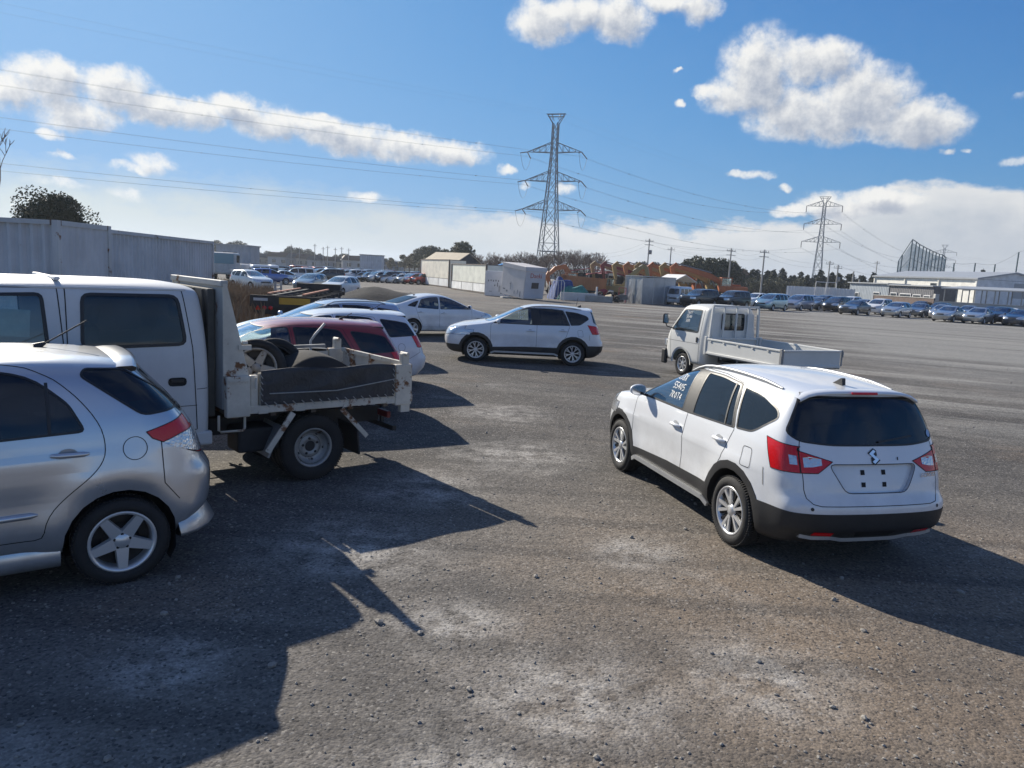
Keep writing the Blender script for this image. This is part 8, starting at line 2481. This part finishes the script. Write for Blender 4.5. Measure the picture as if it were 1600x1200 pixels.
# mountain far away
mb = MB(); mb.smooth = True
N = 60
vs = []
c = gx(590, 2500)
for i in range(N + 1):
    u = i / N * 2 - 1
    h = 420 * math.exp(-(u * 2.1) ** 2) * (1 + .12 * noise.noise(Vector((u * 5, 0, 3)))) + 60 * (1 - abs(u))
    for k, (f, y) in enumerate(((0, -900), (.6, -500), (1, 0), (.5, 900), (0, 1600))): vs.append((u * 330, y * .1, h * f * .065 - 1))
mb.add(vs, [(i * 5 + k, (i + 1) * 5 + k, (i + 1) * 5 + k + 1, i * 5 + k + 1) for i in range(N) for k in range(4)])
tag(mb.build('hills', worn('far_forest', (.05, .07, .06), .95, .2, .004), None, c), kind='structure')
for i, (px, Y, hh, w) in enumerate([(980, 480, 9, 90), (760, 520, 7, 160), (1420, 420, 9, 170)]):
    mb = MB(); mb.smooth = True
    vs = []
    for a in range(41):
        u = a / 40 * 2 - 1
        for k, (f, y) in enumerate(((0, -14), (.8, -8), (1, 0), (0, 14))): vs.append((u * w, y, hh * f * (1 - u ** 6) * (.8 + .5 * noise.noise(Vector((u * w * .12, k, i))))))
    mb.add(vs, [(a * 4 + k, a * 4 + 4 + k, a * 4 + 5 + k, a * 4 + k + 1) for a in range(40) for k in range(3)])
    tag(mb.build('distant_wood', worn('far_wood', (.04, .05, .04), .95, .4, .2), None, gx(px, Y)), ['far dark wood seen between the bare thicket and the excavators', 'far dark wood behind the bare thicket', 'far dark wood behind the warehouse'][i], 'wood', None, 'stuff')

# dry grass beside the containers
GRASS = mat('dry_grass_blades', lambda g, p: g.put(p.inputs['Base Color'], g.mix(g.noise(ocoord(g), 1.2, 4, .6), (.14, .085, .045), (.30, .21, .12))), Roughness=.9)
mb = MB()
rnd = random.Random(8)
for _ in range(9000):
    px = rnd.uniform(335, 432); Y = 24 + 26 * rnd.random() ** .8
    lim = 432 - max(0, (30 - Y)) * 5
    if px > lim or (px > 362 and rnd.random() < .35): continue
    b = gx(px, Y)
    if b.x < -13.0 and Y < 33.5: continue
    h = rnd.uniform(.4, 1.25) * (1.0 if px < 375 else .8)
    a = rnd.uniform(0, 2 * PI); w = rnd.uniform(.012, .03)
    l = Vector((rnd.gauss(0, .22), rnd.gauss(0, .22), 0)) * h
    u = Vector((math.cos(a), math.sin(a), 0)) * w
    mb.add([b - u, b + u, b + l * .4 + u * .8 + Vector((0, 0, h * .6)), b + l * .4 - u * .8 + Vector((0, 0, h * .6)), b + l + Vector((0, 0, h))], [(0, 1, 2, 3), (3, 2, 4)], False)
tag(mb.build('dry_grass', GRASS), 'tall brown dry grass beside the containers', 'grass', None, 'stuff')

# ------------------------------------------------------------------ loose stones on the yard
def pebble(rnd, s):
    bm = bmesh.new(); bmesh.ops.create_icosphere(bm, subdivisions=1, radius=1)
    k = Vector((rnd.uniform(.7, 1.3), rnd.uniform(.6, 1.1), rnd.uniform(.35, .75)))
    vs = [Vector((v.co.x * k.x, v.co.y * k.y, v.co.z * k.z)) * s * rnd.uniform(.8, 1.15) for v in bm.verts]
    bm.verts.index_update()
    fs = [[v.index for v in f.verts] for f in bm.faces]
    bm.free()
    return vs, fs
STONE = mat('loose_stone', lambda g, p: g.put(p.inputs['Base Color'], g.mix(g.noise(wpos(g), 30, 3, .6), (.10, .095, .09), (.42, .39, .34))), Roughness=.9)
rnd = random.Random(21)
mb = MB()
shapes = [pebble(rnd, 1) for _ in range(10)]
n = 0
while n < 7500:
    Y = 2.0 + 24 * rnd.random() ** 2.2
    X = rnd.uniform(-.78, .78) * Y
    dens = noise.noise(Vector((X * .45, Y * .45, 4.2))) + .35
    q = math.hypot(X + 1.4, (Y - 6.2) * .8)
    boost = math.exp(-(q / 1.1) ** 2) * .8
    if rnd.random() > .25 + dens * .6 + boost: continue
    s = .004 + .011 * rnd.random() ** 2.5
    if rnd.random() < .012: s = rnd.uniform(.018, .034)
    vs, fs = shapes[rnd.randrange(10)]
    a = rnd.uniform(0, 2 * PI); ca, sa = math.cos(a), math.sin(a)
    mb.add([(X + (v.x * ca - v.y * sa) * s, Y + (v.x * sa + v.y * ca) * s, v.z * s + s * .25) for v in vs], fs, False)
    n += 1
tag(mb.build('gravel', STONE), 'loose stones scattered over the yard', 'gravel', None, 'stuff')

# ------------------------------------------------------------------ air
hz = bpy.data.materials.new('thin_haze'); hz.use_nodes = True
g = NT(hz.node_tree); hz.node_tree.nodes.clear()
pv = g.n('ShaderNodeVolumePrincipled')
pv.inputs['Color'].default_value = (.80, .88, 1.0, 1); pv.inputs['Density'].default_value = .00032; pv.inputs['Anisotropy'].default_value = .3
o_ = g.n('ShaderNodeOutputMaterial'); hz.node_tree.links.new(pv.outputs[0], o_.inputs['Volume'])
mb = MB(); mb.box((0, 1480, 25.5), (6000, 3120, 53))
h_ = mb.build('haze', hz); tag(h_, 'thin blue winter haze over the yard', 'haze', None, 'stuff')
